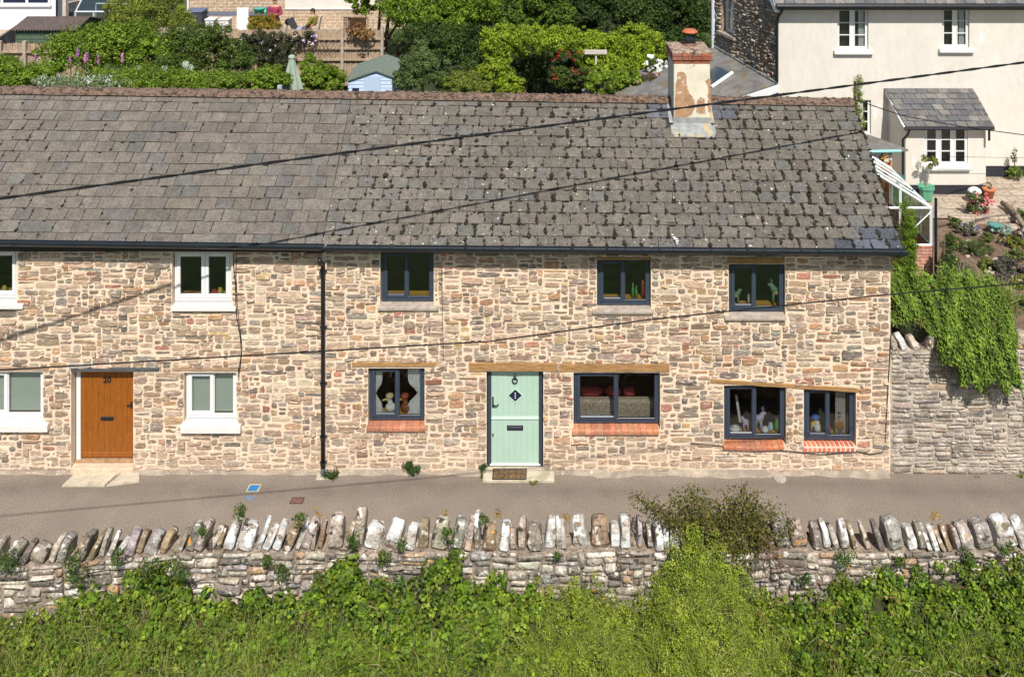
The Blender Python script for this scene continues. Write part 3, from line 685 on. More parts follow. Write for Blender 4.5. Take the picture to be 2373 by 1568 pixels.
# ---- gutters, downpipe
gutter(cotL, -130, 560, 748, 572, -.36, .068, M_gut); gutter(cotR, 752, 574, 2106, 584, -.375, .073, M_gut)
m_ = MB(); xq = px(2095, -.36); m_.tube([(xq + .02, -.34, 4.42), (xq + .03, -.15, 4.55), (xq + .0, .15, 4.72)], .02, 8); m_.build('verge_trim', M_gut, cotR)
xd = px(748, -.07); m_ = MB(); m_.tube([(xd, -.36, 4.38), (xd, -.33, 4.28), (xd, -.085, 4.16), (xd, -.075, 4.0), (xd, -.075, .12)], .043, 12)
dp = m_.build('downpipe', M_black, cotR, smooth=True)
for z in (4.0, 2.9, 1.8, .75, .25):
    m_ = MB(); m_.tube([(xd, -.075, z - .03), (xd, -.075, z + .03)], .051, 12); m_.box(xd - .07, -.05, z - .02, xd + .07, -.022, z + .02, bev=.005); m_.build('pipe_clip', M_black, dp)
m_ = MB(); m_.tube([(xd, -.075, .16), (xd, -.09, .06), (xd, -.13, .02)], .046, 12); m_.build('pipe_shoe', mat('grey_plastic', (.10, .12, .15), .35), dp)
# ---- chimney
c = CH; zt = c['ztop']; M_render = mat('flaking_render', (.60, .55, .44), .9, n=(.10, 4), bump=(.4, 30), spots=[((.30, .27, .2), 5, .62, .12), ((.16, .13, .10), 9, .68, .06)])
m_ = MB(); m_.box(c['x0'], c['yf'], ridgeZ(c['x0']) - 1.2, c['x1'], c['yb'], zt, bev=.012); ch = m_.build('chimney', M_render, roofR)
M_patch = mat('bared_render', (.36, .21, .12), .95, n=(.2, 9), n2=(.15, 30), bump=(.5, 30), spots=[((.55, .47, .38), 6, .60, .06)])
for pp in ([(455, 730), (475, 590), (510, 575), (560, 585), (590, 640), (600, 760), (625, 850), (680, 920), (700, 985), (690, 1060), (640, 1130), (560, 1165), (440, 1160), (445, 900)], [(712, 1095), (725, 960), (770, 895), (815, 920), (835, 1000), (825, 1090), (770, 1120)], [(903, 660), (870, 665), (830, 700), (870, 790), (860, 960), (870, 1090), (900, 1090)]):
    m_ = MB(); q_ = []
    for i in range(len(pp)):
        (a1, b1), (a2, b2) = pp[i], pp[(i + 1) % len(pp)]
        for f in (0, .33, .66): q_.append(at((lerp(a1, a2, f) + random.uniform(-7, 7) * (f > 0)) / 3.4075 / 1.6182 + 2400 / 1.6182, (lerp(b1, b2, f) + random.uniform(-7, 7) * (f > 0)) / 3.4075 / 1.6182 + 100 / 1.6182, c['yf']))
    m_.prism([(p[0], c['yf'] - .004, p[2]) for p in q_], (0, .002, 0)); m_.build('bare_patch', M_patch, ch)
M_rb = mat('chimney_brick', vcol=True, rough=.9, n=(.25, 20), bump=(.7, 40), spots=[((.10, .07, .05), 9, .62, .06)])
def brickring(mb, x0, y0, x1, y1, z0, z1, L, pal):
    for (ax, a, b, f, o_) in (('x', x0, x1, y0, 1), ('x', x0, x1, y1, -1), ('y', y0 + .1, y1 - .1, x0, 1), ('y', y0 + .1, y1 - .1, x1, -1)):
        n = max(2, round((b - a) / L))
        for i in range(n):
            p, q = lerp(a, b, i / n) + .004, lerp(a, b, (i + 1) / n) - .004; col = jit(random.choice(pal), .2)
            if ax == 'x': mb.box(p, min(f, f + o_ * .1), z0 + .003, q, max(f, f + o_ * .1), z1 - .003, col, bev=.006)
            else: mb.box(min(f, f + o_ * .1), p, z0 + .003, max(f, f + o_ * .1), q, z1 - .003, col, bev=.006)
RP = [(.36, .10, .055), (.30, .09, .05), (.24, .10, .07)]
m_ = MB(); zz = zt + .002; H3 = pz(132, c['yf']) - zt
brickring(m_, c['x0'] - .005, c['yf'] - .012, c['x1'] + .005, c['yb'] + .012, zz, zz + .075, .22, RP); zz += .077
brickring(m_, c['x0'] - .035, c['yf'] - .045, c['x1'] + .035, c['yb'] + .045, zz, zz + .075, .22, RP); zz += .077
brickring(m_, c['x0'] - .04, c['yf'] - .05, c['x1'] + .04, c['yb'] + .05, zz, zz + .07, .22, RP); zz += .072
m_.box(c['x0'] + .03, c['yf'] + .03, zt - .05, c['x1'] - .03, c['yb'] - .03, zz - .01, (.35, .3, .25)); m_.build('brick_courses', M_rb, ch)
m_ = MB(); x0, x1, y0, y1 = c['x0'] - .035, c['x1'] + .035, c['yf'] - .04, c['yb'] + .045
def ringv(k, z): return [(lerp(x0, (x0 + x1) / 2, k), lerp(y0, (y0 + y1) / 2, k), z), (lerp(x1, (x0 + x1) / 2, k), lerp(y0, (y0 + y1) / 2, k), z), (lerp(x1, (x0 + x1) / 2, k), lerp(y1, (y0 + y1) / 2, k), z), (lerp(x0, (x0 + x1) / 2, k), lerp(y1, (y0 + y1) / 2, k), z)]
rr = [ringv(0, zz + .001), ringv(0, zz + .02), ringv(.12, zz + .04), ringv(.55, zz + .075)]; vs = sum(rr, [])
m_.add(vs, [(4 * i + k, 4 * i + (k + 1) % 4, 4 * i + 4 + (k + 1) % 4, 4 * i + 4 + k) for i in range(3) for k in range(4)] + [(12, 13, 14, 15)])
for _ in range(90):
    q = random.uniform(0, 1); s_ = random.choice((0, 1)); X, Y = (lerp(x0, x1, q), y0 + random.uniform(0, .08)) if s_ else (x0 + random.uniform(0, .06), lerp(y0, y1, q)); r = random.uniform(.012, .03)
    m_.ball((X, Y, zz + .03), (r, r, r * .6), (1, 1, 1), 6, 4, .3)
m_.build('flaunching', mat('cement_cap', (.34, .24, .18), .95, n=(.35, 12), bump=(1, 30), spots=[((.10, .07, .05), 7, .52, .1), ((.46, .42, .38), 15, .64, .05)]), ch)
pcx, pcy = (c['x0'] + c['x1']) / 2 + .03, (c['yf'] + c['yb']) / 2; zz += .055
m_ = MB(); m_.lathe((pcx, pcy, zz), [(.17, 0), (.165, .04), (.13, .06), (.13, .10)], 18); pot = m_.build('chimney_pot', mat('sooty_terracotta', (.16, .08, .06), .9, n=(.3, 10)), ch, smooth=True)
m_ = MB(); m_.lathe((pcx, pcy, zz), [(.15, .10), (.155, .16), (.135, .165)], 18)
for k in range(8): t = 2 * PI * k / 8; m_.tube([(pcx + .11 * math.cos(t), pcy + .11 * math.sin(t), zz + .16), (pcx + .11 * math.cos(t), pcy + .11 * math.sin(t), zz + .31)], .007, 5)
m_.build('cowl_cage', M_black, pot)
m_ = MB(); m_.lathe((pcx, pcy, zz), [(.175, .305), (.18, .32), (.12, .37), (.05, .38)], 18); m_.build('cowl_lid', mat('rusty_cowl', (.42, .12, .06), .7, n=(.2, 12)), pot)
# lead apron and side flashing
fl = MB(); M_lead = mat('lead_flashing', (.25, .26, .255), .55, n=(.25, 8), bump=(.3, 20), spots=[((.40, .31, .15), 4, .55, .1), ((.14, .18, .18), 6, .62, .08)])
sl_ = (ridgeZ(0) - eaveZ(0)) / (RIDGE_Y - EAVE_Y); rz = lambda X, Y: eaveZ(X) + (Y - EAVE_Y) * sl_
def onr(X, Y, h): return (X, Y, rz(X, Y) + h)
x0, x1, yf = c['x0'], c['x1'], c['yf']
fl.add([onr(x0 - .08, yf - .05, .032), onr(x1 + .09, yf - .05, .032), onr(x1 + .09, yf - .22, .03), onr(x1 + .03, yf - .30, .028), onr(x0 - .02, yf - .30, .028), onr(x0 - .08, yf - .22, .03)], [(5, 4, 3, 2, 1, 0)])
fl.add([(x0 - .01, yf - .006, rz(x0, yf) + .15), (x1 + .01, yf - .006, rz(x1, yf) + .15), (x1 + .01, yf - .012, rz(x1, yf) + .02), (x0 - .01, yf - .012, rz(x0, yf) + .02), onr(x1 + .05, yf - .07, .036), onr(x0 - .05, yf - .07, .036)], [(0, 3, 2, 1), (3, 5, 4, 2)])
for X, sgn in ((x0 - .006, -1), (x1 + .006, 1)):
    fl.add([onr(X, yf, .14), onr(X, RIDGE_Y, .14), onr(X, RIDGE_Y, .03), onr(X, yf, .03), onr(X + sgn * .09, yf, .03), onr(X + sgn * .09, RIDGE_Y, .03)], [(0, 1, 2, 3), (3, 2, 5, 4)])
fl.build('flashing', M_lead, ch)
# droppings splash on slates
# ---- small cables clipped to the fronts
def wallcable(root, pts, r=.009, Y=-.035, name='wall_cable'):
    m_ = MB(); m_.tube([tuple(at(u, v, Y)) for u, v in pts], r, 6); return m_.build(name, M_black, root)
wallcable(cotL, [(541, 586), (541, 620), (545, 660), (546, 700), (548, 735), (556, 780), (559, 815), (556, 850), (552, 868)]); wallcable(cotL, [(547, 588), (546, 640), (549, 700), (553, 745), (559, 790), (557, 830), (551, 862)], .006)
wallcable(cotR, [(1023, 605), (1024, 700), (1026, 780), (1027, 850), (1024, 860), (1000, 863), (970, 866)], .005, -.025)
wallcable(cotR, [(2067, 745), (2063, 800), (2060, 860), (2056, 930), (2053, 985), (2050, 1035), (2043, 1048), (2015, 1052), (1990, 1046), (1900, 1053), (1830, 1045), (1720, 1038), (1600, 1026)], .008, -.03)
# ================================================================ GROUND AND LANE
rng = np.random.default_rng(21); random.seed(21)
def grid(name, xs, ys, f, m, kind='structure'):
    s = MB(); nx, ny = len(xs), len(ys)
    s.add([(x, y, f(x, y)) for y in ys for x in xs], [(j * nx + i, j * nx + i + 1, (j + 1) * nx + i + 1, (j + 1) * nx + i) for j in range(ny - 1) for i in range(nx - 1)])
    return tag(s.build(name, m, smooth=True), kind=kind)
M_road = mat('lane_tarmac', vcol=True, rough=.95, n=(.10, 2.2), n2=(.32, 38), bump=(1, 60), spots=[((.205, .168, .14), 1.1, .5, .25), ((.48, .42, .35), 55, .70, .03)])
M_soil = mat('soil', (.16, .105, .07), .95, n=(.3, 6), n2=(.3, 40), bump=(1, 25))
M_turf = mat('turf', (.05, .075, .018), .95, n=(.4, 3), n2=(.4, 30), bump=(1, 20))
rd = MB(); rx, ry = np.linspace(-60, 60, 241), np.array([-2.56, -2.3, -2.0, -1.6, -1.2, -.95, -.7, -.5, -.3, -.12, .05])
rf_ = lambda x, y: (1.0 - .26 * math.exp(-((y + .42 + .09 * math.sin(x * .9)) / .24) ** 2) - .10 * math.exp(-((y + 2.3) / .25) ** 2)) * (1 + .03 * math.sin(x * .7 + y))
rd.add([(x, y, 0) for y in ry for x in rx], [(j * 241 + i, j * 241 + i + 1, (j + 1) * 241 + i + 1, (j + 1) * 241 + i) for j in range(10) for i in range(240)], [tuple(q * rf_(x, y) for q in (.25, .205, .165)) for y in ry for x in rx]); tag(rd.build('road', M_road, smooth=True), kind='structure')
grid('field', np.linspace(-120, 120, 50), np.concatenate([np.linspace(-2.75, -8, 8), [-20, -60, -120]])[::-1], lambda x, y: -1.25 + (y + 2.75) * .16 if y > -8 else -2.1 + (y + 8) * .02, M_turf)
def hz(x, y):
    r = 1 / (1 + math.exp(-(x - 3) * 1.2))
    left = 1.6 if y < 19.6 else (3.42 if y < 34 else 3.42 + (y - 34) * .12); mid = 1.6 + max(0, y - 14) * .12
    m_ = 1 / (1 + math.exp(-(x + 4.5) * 1.5)); l = left * (1 - m_) + mid * m_
    right = 2.06 if y < 20 else 2.06 + (y - 20) * .12
    return l * (1 - r) + right * r
grid('hillside', np.concatenate([[-150, -80], np.linspace(-45, 45, 91), [80, 150]]), np.concatenate([[5.38], np.linspace(6, 20, 15), [20.01, 20.6], np.linspace(21, 40, 14), [60, 100, 180]]), hz, M_turf)
grid('ground', np.array([-150, 150.]), np.array([.03, 5.6]), lambda x, y: -.02, M_soil)
# right-hand garden bed and paved terrace
def gz(x, y): return 2.3 - .03 * y + .04 * math.sin(x * 3 + y * 2)
grid('garden_ground', np.linspace(6.96, 40, 60), np.linspace(.32, 7.2, 14), gz, M_soil)
M_pave = brick('stone_paving', (.42, .34, .26), (.34, .27, .21), (.22, .17, .12), .62, .45, 'XY', .04)
grid('patio', np.linspace(8.9, 40, 30), np.linspace(6.9, 9.95, 6), lambda x, y: 2.155, M_pave)
# mortar fillet along the foot of the fronts
M_fillet = mat('fillet', (.31, .255, .20), .95, n=(.25, 3), n2=(.2, 40), bump=(.7, 50), spots=[((.24, .195, .155), 2.5, .5, .12), ((.6, .5, .4), 9, .66, .05)])
s = MB(); xs = np.linspace(-13, 6.85, 140)
def fw_(x): return .03 + .03 * (math.sin(x * 1.3) * .5 + .5) + (.11 if -1 > x > -1.6 or x > 1 else 0) * (.6 + .4 * math.sin(x * 2.1)) + .02 * math.sin(x * 9)
vs = []
for x in xs:
    for f, z in ((0, .07), (.35, .035), (.8, .012), (1, .003)): vs.append((x, -.004 - f * max(.03, fw_(x)), z + (.012 if f == 0 else 0)))
s.add(vs, [(4 * i + k, 4 * i + k + 1, 4 * i + 5 + k, 4 * i + 4 + k) for i in range(len(xs) - 1) for k in range(3)]); tag(s.build('kerb', M_fillet, smooth=True), kind='structure')
# steps, mat, covers
M_flag = mat('flagstone', (.48, .42, .32), .9, n=(.14, 4), n2=(.12, 30), bump=(.5, 30), spots=[((.36, .32, .22), 3, .56, .1)])
def slab(pts, z, h, m, name, label, cat):
    s = MB(); P_ = [atz(u, v, z) for u, v in pts]; s.prism([(p[0], p[1], z - h) for p in P_], (0, 0, h)); return tag(s.build(name, m), label, cat)
slab([(143, 1124), (178, 1091), (275, 1091), (242, 1124)], .03, .05, M_flag, 'doorstep_slab', 'wide pale flagstone laid slantwise below the brown front door', 'flagstone')
slab([(246, 1124), (322, 1114), (322, 1091), (290, 1091)], .028, .05, M_flag, 'doorstep_slab', 'smaller triangular piece of cracked flagstone right of the brown door slab', 'flagstone')
s = MB(); s.box(DOORL['x0'] - .02, -.04, 0, DOORL['x1'] + .03, .24, .12, bev=.01); tag(s.build('doorstep', mat('render_step', (.58, .43, .31), .9, n=(.15, 9), bump=(.4, 40))), 'low rendered step directly under the brown door', 'doorstep')
s = MB(); x0, x1 = px(1118, -.2), px(1284, -.2); s.box(x0, -.26, -.02, x1, .16, .055, bev=.012); tag(s.build('doorstep', M_flag), 'grey stone slab step under the sage green door', 'doorstep')
s = MB(); x0, x1 = px(1141, -.1), px(1220, -.1); M_bris = mat('coir', (.36, .20, .07), .95, n=(.4, 30), n2=(.3, 8), bump=(1, 60)); M_rub = mat('rubber', (.02, .02, .02), .7)
dm = thing('doormat', 'brown coir doormat with black rubber bars on the green door step', 'doormat', ((x0 + x1) / 2, -.12, .057))
s.box(x0 + .01, -.245, .058, x1 - .01, .02, .072); s.build('coir', M_bris, dm); s = MB(); s.box(x0, -.262, .057, x1, -.245, .082, bev=.004); s.box(x0, .02, .057, x1, .035, .082, bev=.004); s.box(x0, -.245, .057, x0 + .015, .02, .082); s.box(x1 - .015, -.245, .057, x1, .02, .082)
for i in range(1, 7): s.box(x0 + .015, -.245 + .265 * i / 7 - .006, .06, x1 - .015, -.245 + .265 * i / 7 + .006, .08)
for i in range(1, 6): q = lerp(x0, x1, i / 6); s.box(q - .004, -.244, .061, q + .004, .019, .078)
s.build('rubber_grid', M_rub, dm)
def quadz(pts, z): return [atz(u, v, z) for u, v in pts]
s = MB(); s.prism([p - np.array((0, 0, .004)) for p in quadz([(572, 1137), (580, 1123), (602, 1123), (595, 1137)], .009)], (0, 0, .004))
bx = tag(s.build('utility_cover', mat('blue_paint', (.02, .17, .40), .5, n=(.1, 20))), 'small bright blue painted cover set in the lane', 'cover')
s = MB(); P_ = quadz([(569, 1139), (578, 1121), (605, 1121), (598, 1139)], .005); s.add(P_, [(0, 1, 2, 3)]); s.build('cover_frame', mat('yellow_edge', (.5, .42, .25), .8), bx)
s = MB()
for dx, dy, L, a in ((0, 0, 30, 0), (4, 4, 26, -.2), (-3, 3, 16, 1.2), (2, 6, 14, 1.9)):
    c = (578 + dx, 1150 + dy); w_ = 3.4; ca, sa = math.cos(a), math.sin(a)
    s.add(quadz([(c[0] + ca * L / 2 * i - sa * w_ / 2 * j, c[1] + (sa * L / 2 * i + ca * w_ / 2 * j) * .6) for i, j in ((-1, -1), (1, -1), (1, 1), (-1, 1))], .004 + .0006 * dx + .003), [(0, 1, 2, 3)])
tag(s.build('paint_mark', mat('blue_spray', (.13, .22, .34), .9, n=(.3, 20))), 'faded blue sprayed survey mark on the tarmac below the blue cover', 'paint mark')
s = MB(); s.prism([p - np.array((0, 0, .004)) for p in quadz([(669, 1166), (677, 1151), (706, 1151), (701, 1166)], .009)], (0, 0, .004))
mh = tag(s.build('utility_cover', mat('rusty_iron', (.10, .055, .04), .8, n=(.3, 20), bump=(.8, 40))), 'small rusty brown iron cover in the lane beside the blue mark', 'cover')
s = MB(); s.add(quadz([(673, 1164), (679, 1154), (702, 1154), (698, 1164)], .0105), [(0, 1, 2, 3)]); s.build('cover_plate', mat('rusty_plate', (.16, .08, .06), .8, n=(.3, 12)), mh)
s = MB(); c = atz(1808, 1109, .02); s.lathe((c[0], -.16, .0), [(.12, 0), (.12, .02), (.105, .026), (.09, .02), (.088, .026)], 20); tag(s.build('drain_cover', mat('pale_drain', (.34, .31, .26), .8, n=(.2, 20))), 'round pale drain cover at the foot of the stone wall', 'cover')
s = MB(); s.box(px(734, -.1), -.2, 0, px(766, -.1), -.04, .03, bev=.008); tag(s.build('splash_block', M_flag), 'small pale stone block under the black downpipe', 'stone block')
# ================================================================ LANE WALL IN FRONT
PALN = [(3, (.30, .25, .20)), (3, (.22, .19, .155)), (2.5, (.40, .345, .28)), (1.5, (.17, .145, .12)), (1.2, (.48, .43, .36)), (1, (.33, .22, .14)), (.8, (.26, .24, .22))]
M_lstone = mat('lichen_stone', vcol=True, rough=.95, n=(.4, 22), n2=(.3, 6), bump=(1, 32), spots=[((.58, .54, .48), 9, .58, .06), ((.055, .045, .035), 7, .60, .06), ((.55, .26, .05), 5, .69, .02)])
M_lmort = mat('lichen_mortar', (.24, .19, .145), .95, n=(.45, 8), n2=(.3, 40), bump=(1, 30), spots=[((.45, .39, .32), 6, .60, .06), ((.07, .06, .045), 9, .6, .06)])
def YF(x): return lerp(-3.0, -2.62, min(1, max(0, (x + 9.4) / 3.8)))
def ZT(x): return .46 + .02 * math.sin(x * 1.7)
P = lambda s_, z, o: (s_, YF(s_) - o - .02 * math.sin(s_ * 2.3 + z * 3), z)
x0w, x1w = -12.0, 11.0
lw = thing('lane_wall', 'low lichen covered rubble wall with upright coping stones across the foreground', 'wall', (0, -2.5, -1.3))
s = MB(); xs = np.linspace(x0w, x1w, 120); vs = []
for x in xs: yb = YF(x) + .44; vs += [P(x, -1.4, -.01), P(x, ZT(x) - .02, -.01), (x, yb, ZT(x)), (x, yb, -.3)]
s.add(vs, [(4 * i + k, 4 * i + 4 + k, 4 * i + 5 + k, 4 * i + 1 + k) for i in range(len(xs) - 1) for k in range(3)] + [(0, 1, 2, 3)]); s.build('wall_core', M_lmort, lw)
s = MB(); rubble(s, x0w, x1w, -1.0, .47, [], P, PALN, wr=(.16, .6), hr=(.05, .15), gap=.008, prot=(.008, .055)); s.build('stonework', M_lstone, lw, smooth=True)
# upright coping stones, each its own slab
def coping(x, wdt, h, dep, lean, white, col, yaw=0):
    m_ = MB(); n = 11; prof = []
    tp = random.uniform(.55, 1.0)
    for k in range(n):
        t = 2 * PI * k / n + .2; a, b = math.cos(t), math.sin(t); e = random.uniform(2.6, 4)
        r = 1 / (abs(a) ** e + abs(b) ** e) ** (1 / e) * random.uniform(.9, 1.06); Yq = a * r * dep / 2; Zq = (b * r * .5 + .5) * h
        if b > .3 and a > 0: Zq *= lerp(1, tp, a)
        prof.append((Yq, Zq))
    rings = []; hw = wdt / 2
    for (xx, f) in ((-hw, .86), (-hw * .72, 1.0), (hw * .72, 1.0), (hw, .86)):
        rg = []
        for (Yq, Zq) in prof:
            q = .5 * h + (Zq - .5 * h) * f; xj = xx * random.uniform(.9, 1.1) + random.uniform(-.008, .008)
            taper = 1 - .18 * (q / h); xs_ = xj * taper; X = xs_ * math.cos(lean) + q * math.sin(lean); Z = -xs_ * math.sin(lean) + q * math.cos(lean)
            Yr = Yq * f; rg.append((x + X * math.cos(yaw) - Yr * math.sin(yaw), YF(x) + .23 + Yr * math.cos(yaw) + X * math.sin(yaw), ZT(x) - .06 + Z))
        rings.append(rg)
    vs = sum(rings, []); fs = [(i * n + k, i * n + (k + 1) % n, (i + 1) * n + (k + 1) % n, (i + 1) * n + k) for i in range(3) for k in range(n)]
    for base, flip in ((0, 1), (3 * n, 0)):
        c = np.mean(vs[base:base + n], 0); vs.append(tuple(c)); ci = len(vs) - 1
        fs += [((base + (k + 1) % n, base + k, ci) if flip else (base + k, base + (k + 1) % n, ci)) for k in range(n)]
    m_.add(vs, fs, col); return m_.build('coping_stone', M_cop2 if white else M_lstone, lw)
M_cop2 = mat('white_lichen_stone', vcol=True, rough=.9, n=(.28, 18), bump=(1, 25), spots=[((.60, .60, .59), 4.5, .46, .06), ((.20, .15, .10), 8, .585, .05)])
x = px(-20, -2.6); cnt = 0
while x < px(2400, -2.6) and cnt < 100:
    u = CX + x * FP / (DC - 2.6)
    wdt = random.choice((.08, .10, .12, .15, .18, .25)) * random.uniform(.9, 1.2)
    h = random.uniform(.36, .58) if u > 470 else random.uniform(.30, .48)
    if random.random() < .08: h += .14
    lean = (.32 if u < 700 else .12 if u < 1100 else -.02 if u < 1560 else -.22) + random.gauss(0, .09)
    whi = random.random() < (.16 if u < 480 else .48 if u < 1560 else .38)
    if 1525 < u < 1800: 
        if random.random() < .5: x += wdt + .08; continue
        h *= .75
    col = jit(random.choice([(.28, .235, .19), (.20, .17, .14), (.36, .30, .235), (.27, .19, .12), (.31, .28, .255)]), .25) if not whi else (.40, .36, .32)
    coping(x + wdt / 2, wdt, h, random.uniform(.34, .46), lean, whi, col, random.uniform(-.12, .12)); cnt += 1
    x += wdt * (1 + abs(lean) * .35) + random.uniform(.0, .035) * (1 + 3 * (random.random() < .15))
# ================================================================ RETAINING WALL BESIDE THE COTTAGE
PALG = [(3, (.36, .30, .24)), (3, (.29, .245, .20)), (2, (.42, .36, .29)), (1, (.22, .19, .165)), (.6, (.34, .24, .17))]
M_gstone = mat('weathered_stone', vcol=True, rough=.95, n=(.3, 24), n2=(.3, 3), bump=(1, 36), spots=[((.14, .12, .10), 3.2, .58, .12), ((.50, .45, .38), 6, .6, .1)])
M_gmort = mat('grey_mortar', (.42, .36, .29), .95, n=(.3, 5), n2=(.2, 40), bump=(1, 35), spots=[((.20, .17, .14), 3, .56, .12)])
gw = thing('garden_wall', 'tall weathered grey rubble retaining wall right of the cottage', 'wall', (10, .1, 0)); xa, xb = XR + .004, 16.0
s = MB(); s.box(xa, .0, -.1, xb, .42, 2.42); s.build('wall_core', M_gmort, gw)
s = MB(); rubble(s, xa + .01, xb, 0, 2.40, [], lambda a, z, o: (a, .0 - o, z), PALG, wr=(.14, .5), hr=(.05, .12), gap=.010, prot=(.006, .03), wash=(1.2, .25, (.42, .36, .29))); s.build('stonework', M_gstone, gw, smooth=True)
_lw, _YF, _ZT = lw, YF, ZT
lw = gw; YF = lambda x: -.04; ZT = lambda x: 2.43; x = xa + .05
while x < 15.8:
    wdt = random.uniform(.10, .2); wh = random.random() < .4
    coping(x + wdt / 2, wdt, random.uniform(.26, .40), .42, random.choice((-.45, .3, -.2)) + random.gauss(0, .1), wh, jit((.36, .30, .23), .3) if not wh else (.5, .48, .45), 0); x += wdt + random.uniform(.04, .12)
lw, YF, ZT = _lw, _YF, _ZT
# ================================================================ CREAM HOUSE BEHIND ON THE RIGHT
M_cream = mat('cream_render', (.60, .56, .495), .85, n=(.05, 1.2), stretch=(1, 1, .5), n2=(.045, 7), bump=(.12, 40), spots=[((.74, .72, .68), 1.5, .66, .03)])
M_plinth = mat('black_plinth', (.022, .022, .028), .8, n=(.2, 10), bump=(.3, 30))
M_slate3 = mat('house_slate', vcol=True, rough=.8, n=(.25, 20), n2=(.2, 4), bump=(.6, 40), spots=[((.16, .15, .13), 5, .6, .1)])
PAL3 = [(.12, .115, .115), (.10, .10, .105), (.15, .14, .13), (.18, .165, .15)]
YH = 9.9; hx0, hx1 = px(1803, YH), 19.0; ezl = pz(20, YH)
ch_ = thing('cream_house', 'two storey cream rendered house with white windows, slate porch and stone side wall', 'house', (13, 12, 2.1))
def winrect(u0, v0, u1, v1, Y): return dict(x0=px(u0, Y), x1=px(u1, Y), z0=pz(v1, Y), z1=pz(v0, Y), y=Y)
W1, W2 = winrect(1940, 22, 2012, 115, YH), winrect(2183, 17, 2246, 111, YH); W3 = winrect(1972, 232, 2018, 312, YH)
hl = [(w_['x0'], w_['x1'], w_['z0'], w_['z1']) for w_ in (W1, W2, W3)]
s = MB(); PH = lambda a, z, o: (a, YH - o, z)
sheet(s, hx0, hx1, 2.0, ezl + .1, hl, PH)
for a, b, c, d in hl:
    for q in (((a, YH, c), (a, YH + .2, c), (a, YH + .2, d), (a, YH, d)), ((b, YH, d), (b, YH + .2, d), (b, YH + .2, c), (b, YH, c)), ((a, YH, d), (a, YH + .2, d), (b, YH + .2, d), (b, YH, d)), ((b, YH, c), (b, YH + .2, c), (a, YH + .2, c), (a, YH, c))): s.add(q, [(0, 1, 2, 3)])
s.build('wall', M_cream, ch_)
s = MB(); s.box(hx0 + .3, YH + .21, 2.0, hx1 - .1, YH + .25, ezl); s.box(hx0 - 1.0, YH + 4.0, 2, hx1, YH + 4.2, ezl); s.box(hx1 - .1, YH + .01, 2, hx1, YH + 3.99, ezl); s.build('interior', mat('dark_room', (.06, .045, .04), .9), ch_)
def bigwin(root, w_, n, rows=3, name='window', m=M_white, sil=None, inset=.08):
    a, b, c, d, Y = w_['x0'], w_['x1'], w_['z0'], w_['z1'], w_['y'] + inset; f = MB(); t = .055
    f.box(a, Y, c, a + t, Y + .06, d); f.box(b - t, Y, c, b, Y + .06, d); f.box(a + t, Y + .001, c, b - t, Y + .059, c + t * 1.3); f.box(a + t, Y + .001, d - t, b - t, Y + .059, d)
    for i in range(1, n): q = lerp(a, b, i / n); f.box(q - .05, Y + .002, c + t, q + .05, Y + .058, d - t)
    fo = f.build(name, m, root); g = MB(); g.add([(a + t, Y + .035, c + t), (b - t, Y + .035, c + t), (b - t, Y + .035, d - t), (a + t, Y + .035, d - t)], [(0, 1, 2, 3)]); g.build('pane', M_glass, fo)
    br = MB()
    for i in range(n):
        p, q = lerp(a, b, i / n) + .05, lerp(a, b, (i + 1) / n) - .05
        for sx in (p, q - .03): br.box(sx, Y - .012, c + t, sx + .03, Y + .02, d - t)
        for k in range(1, rows): z = lerp(c + t, d - t, k / rows); br.box(p + .03, Y - .010, z - .012, q - .03, Y + .02, z + .012)
    br.build('glazing_bars', m, fo)
    if sil: k = MB(); k.box(a - sil, Y - inset - .12, c - .14, b + sil, Y + .02, c - .003, bev=.02); k.build('window_sill', M_white, fo)
    return fo
bigwin(ch_, W1, 2, sil=.12); bigwin(ch_, W2, 2, sil=.12); bigwin(ch_, W3, 2)
for w_ in (W1, W2):
    s = MB(); X = w_['x1'] - .24
    for i in range(6): s.tube([(X + i * .028, YH + .165, w_['z0'] + .05), (X + i * .028, YH + .165, w_['z1'])], .016, 6)
    tag(s.build('curtain', M_curt), 'beige curtain behind the upper window ' + ('nearest the stone side wall of the cream house' if w_ is W1 else 'farther right on the cream house'), 'curtain')
# eaves
s = MB(); s.box(hx0 - .1, YH - .3, ezl + .0, hx1, YH - .004, ezl + .05); s.build('soffit', mat('grey_soffit', (.45, .44, .42), .7), ch_)
s = MB(); s.box(hx0 - .1, YH - .33, ezl + .02, hx1, YH - .3, ezl + .14); z = ezl + .15; s.tube([(hx0 - .15, YH - .40, z), (hx1, YH - .40, z)], .075, 8); s.build('gutter', M_black, ch_)
s = MB(); slates(s, (hx0 - .2, YH - .38, ezl + .2), (hx1, YH - .38, ezl + .2), (hx1, YH + 2.1, ezl + 2.1), (hx0 - .2, YH + 2.1, ezl + 2.1), 11, .3, PAL3); s.prism([(hx0 - .2, YH - .36, ezl + .16), (hx0 - .2, YH + 2.1, ezl + 2.07), (hx0 - .2, YH + 4.5, ezl + .16)], (hx1 - hx0 + .2, 0, 0)); s.build('roof', M_slate3, ch_)
def pipe(root, pts, r=.04, name='downpipe', m=None): s = MB(); s.tube(pts, r, 8); return s.build(name, m or M_black, root)
xq = hx0 - .03; pipe(ch_, [(xq + .1, YH - .4, ezl + .1), (xq, YH - .1, ezl - .25), (xq - .02, YH - .07, ezl - .5), (xq - .02, YH - .07, pz(188, YH))])
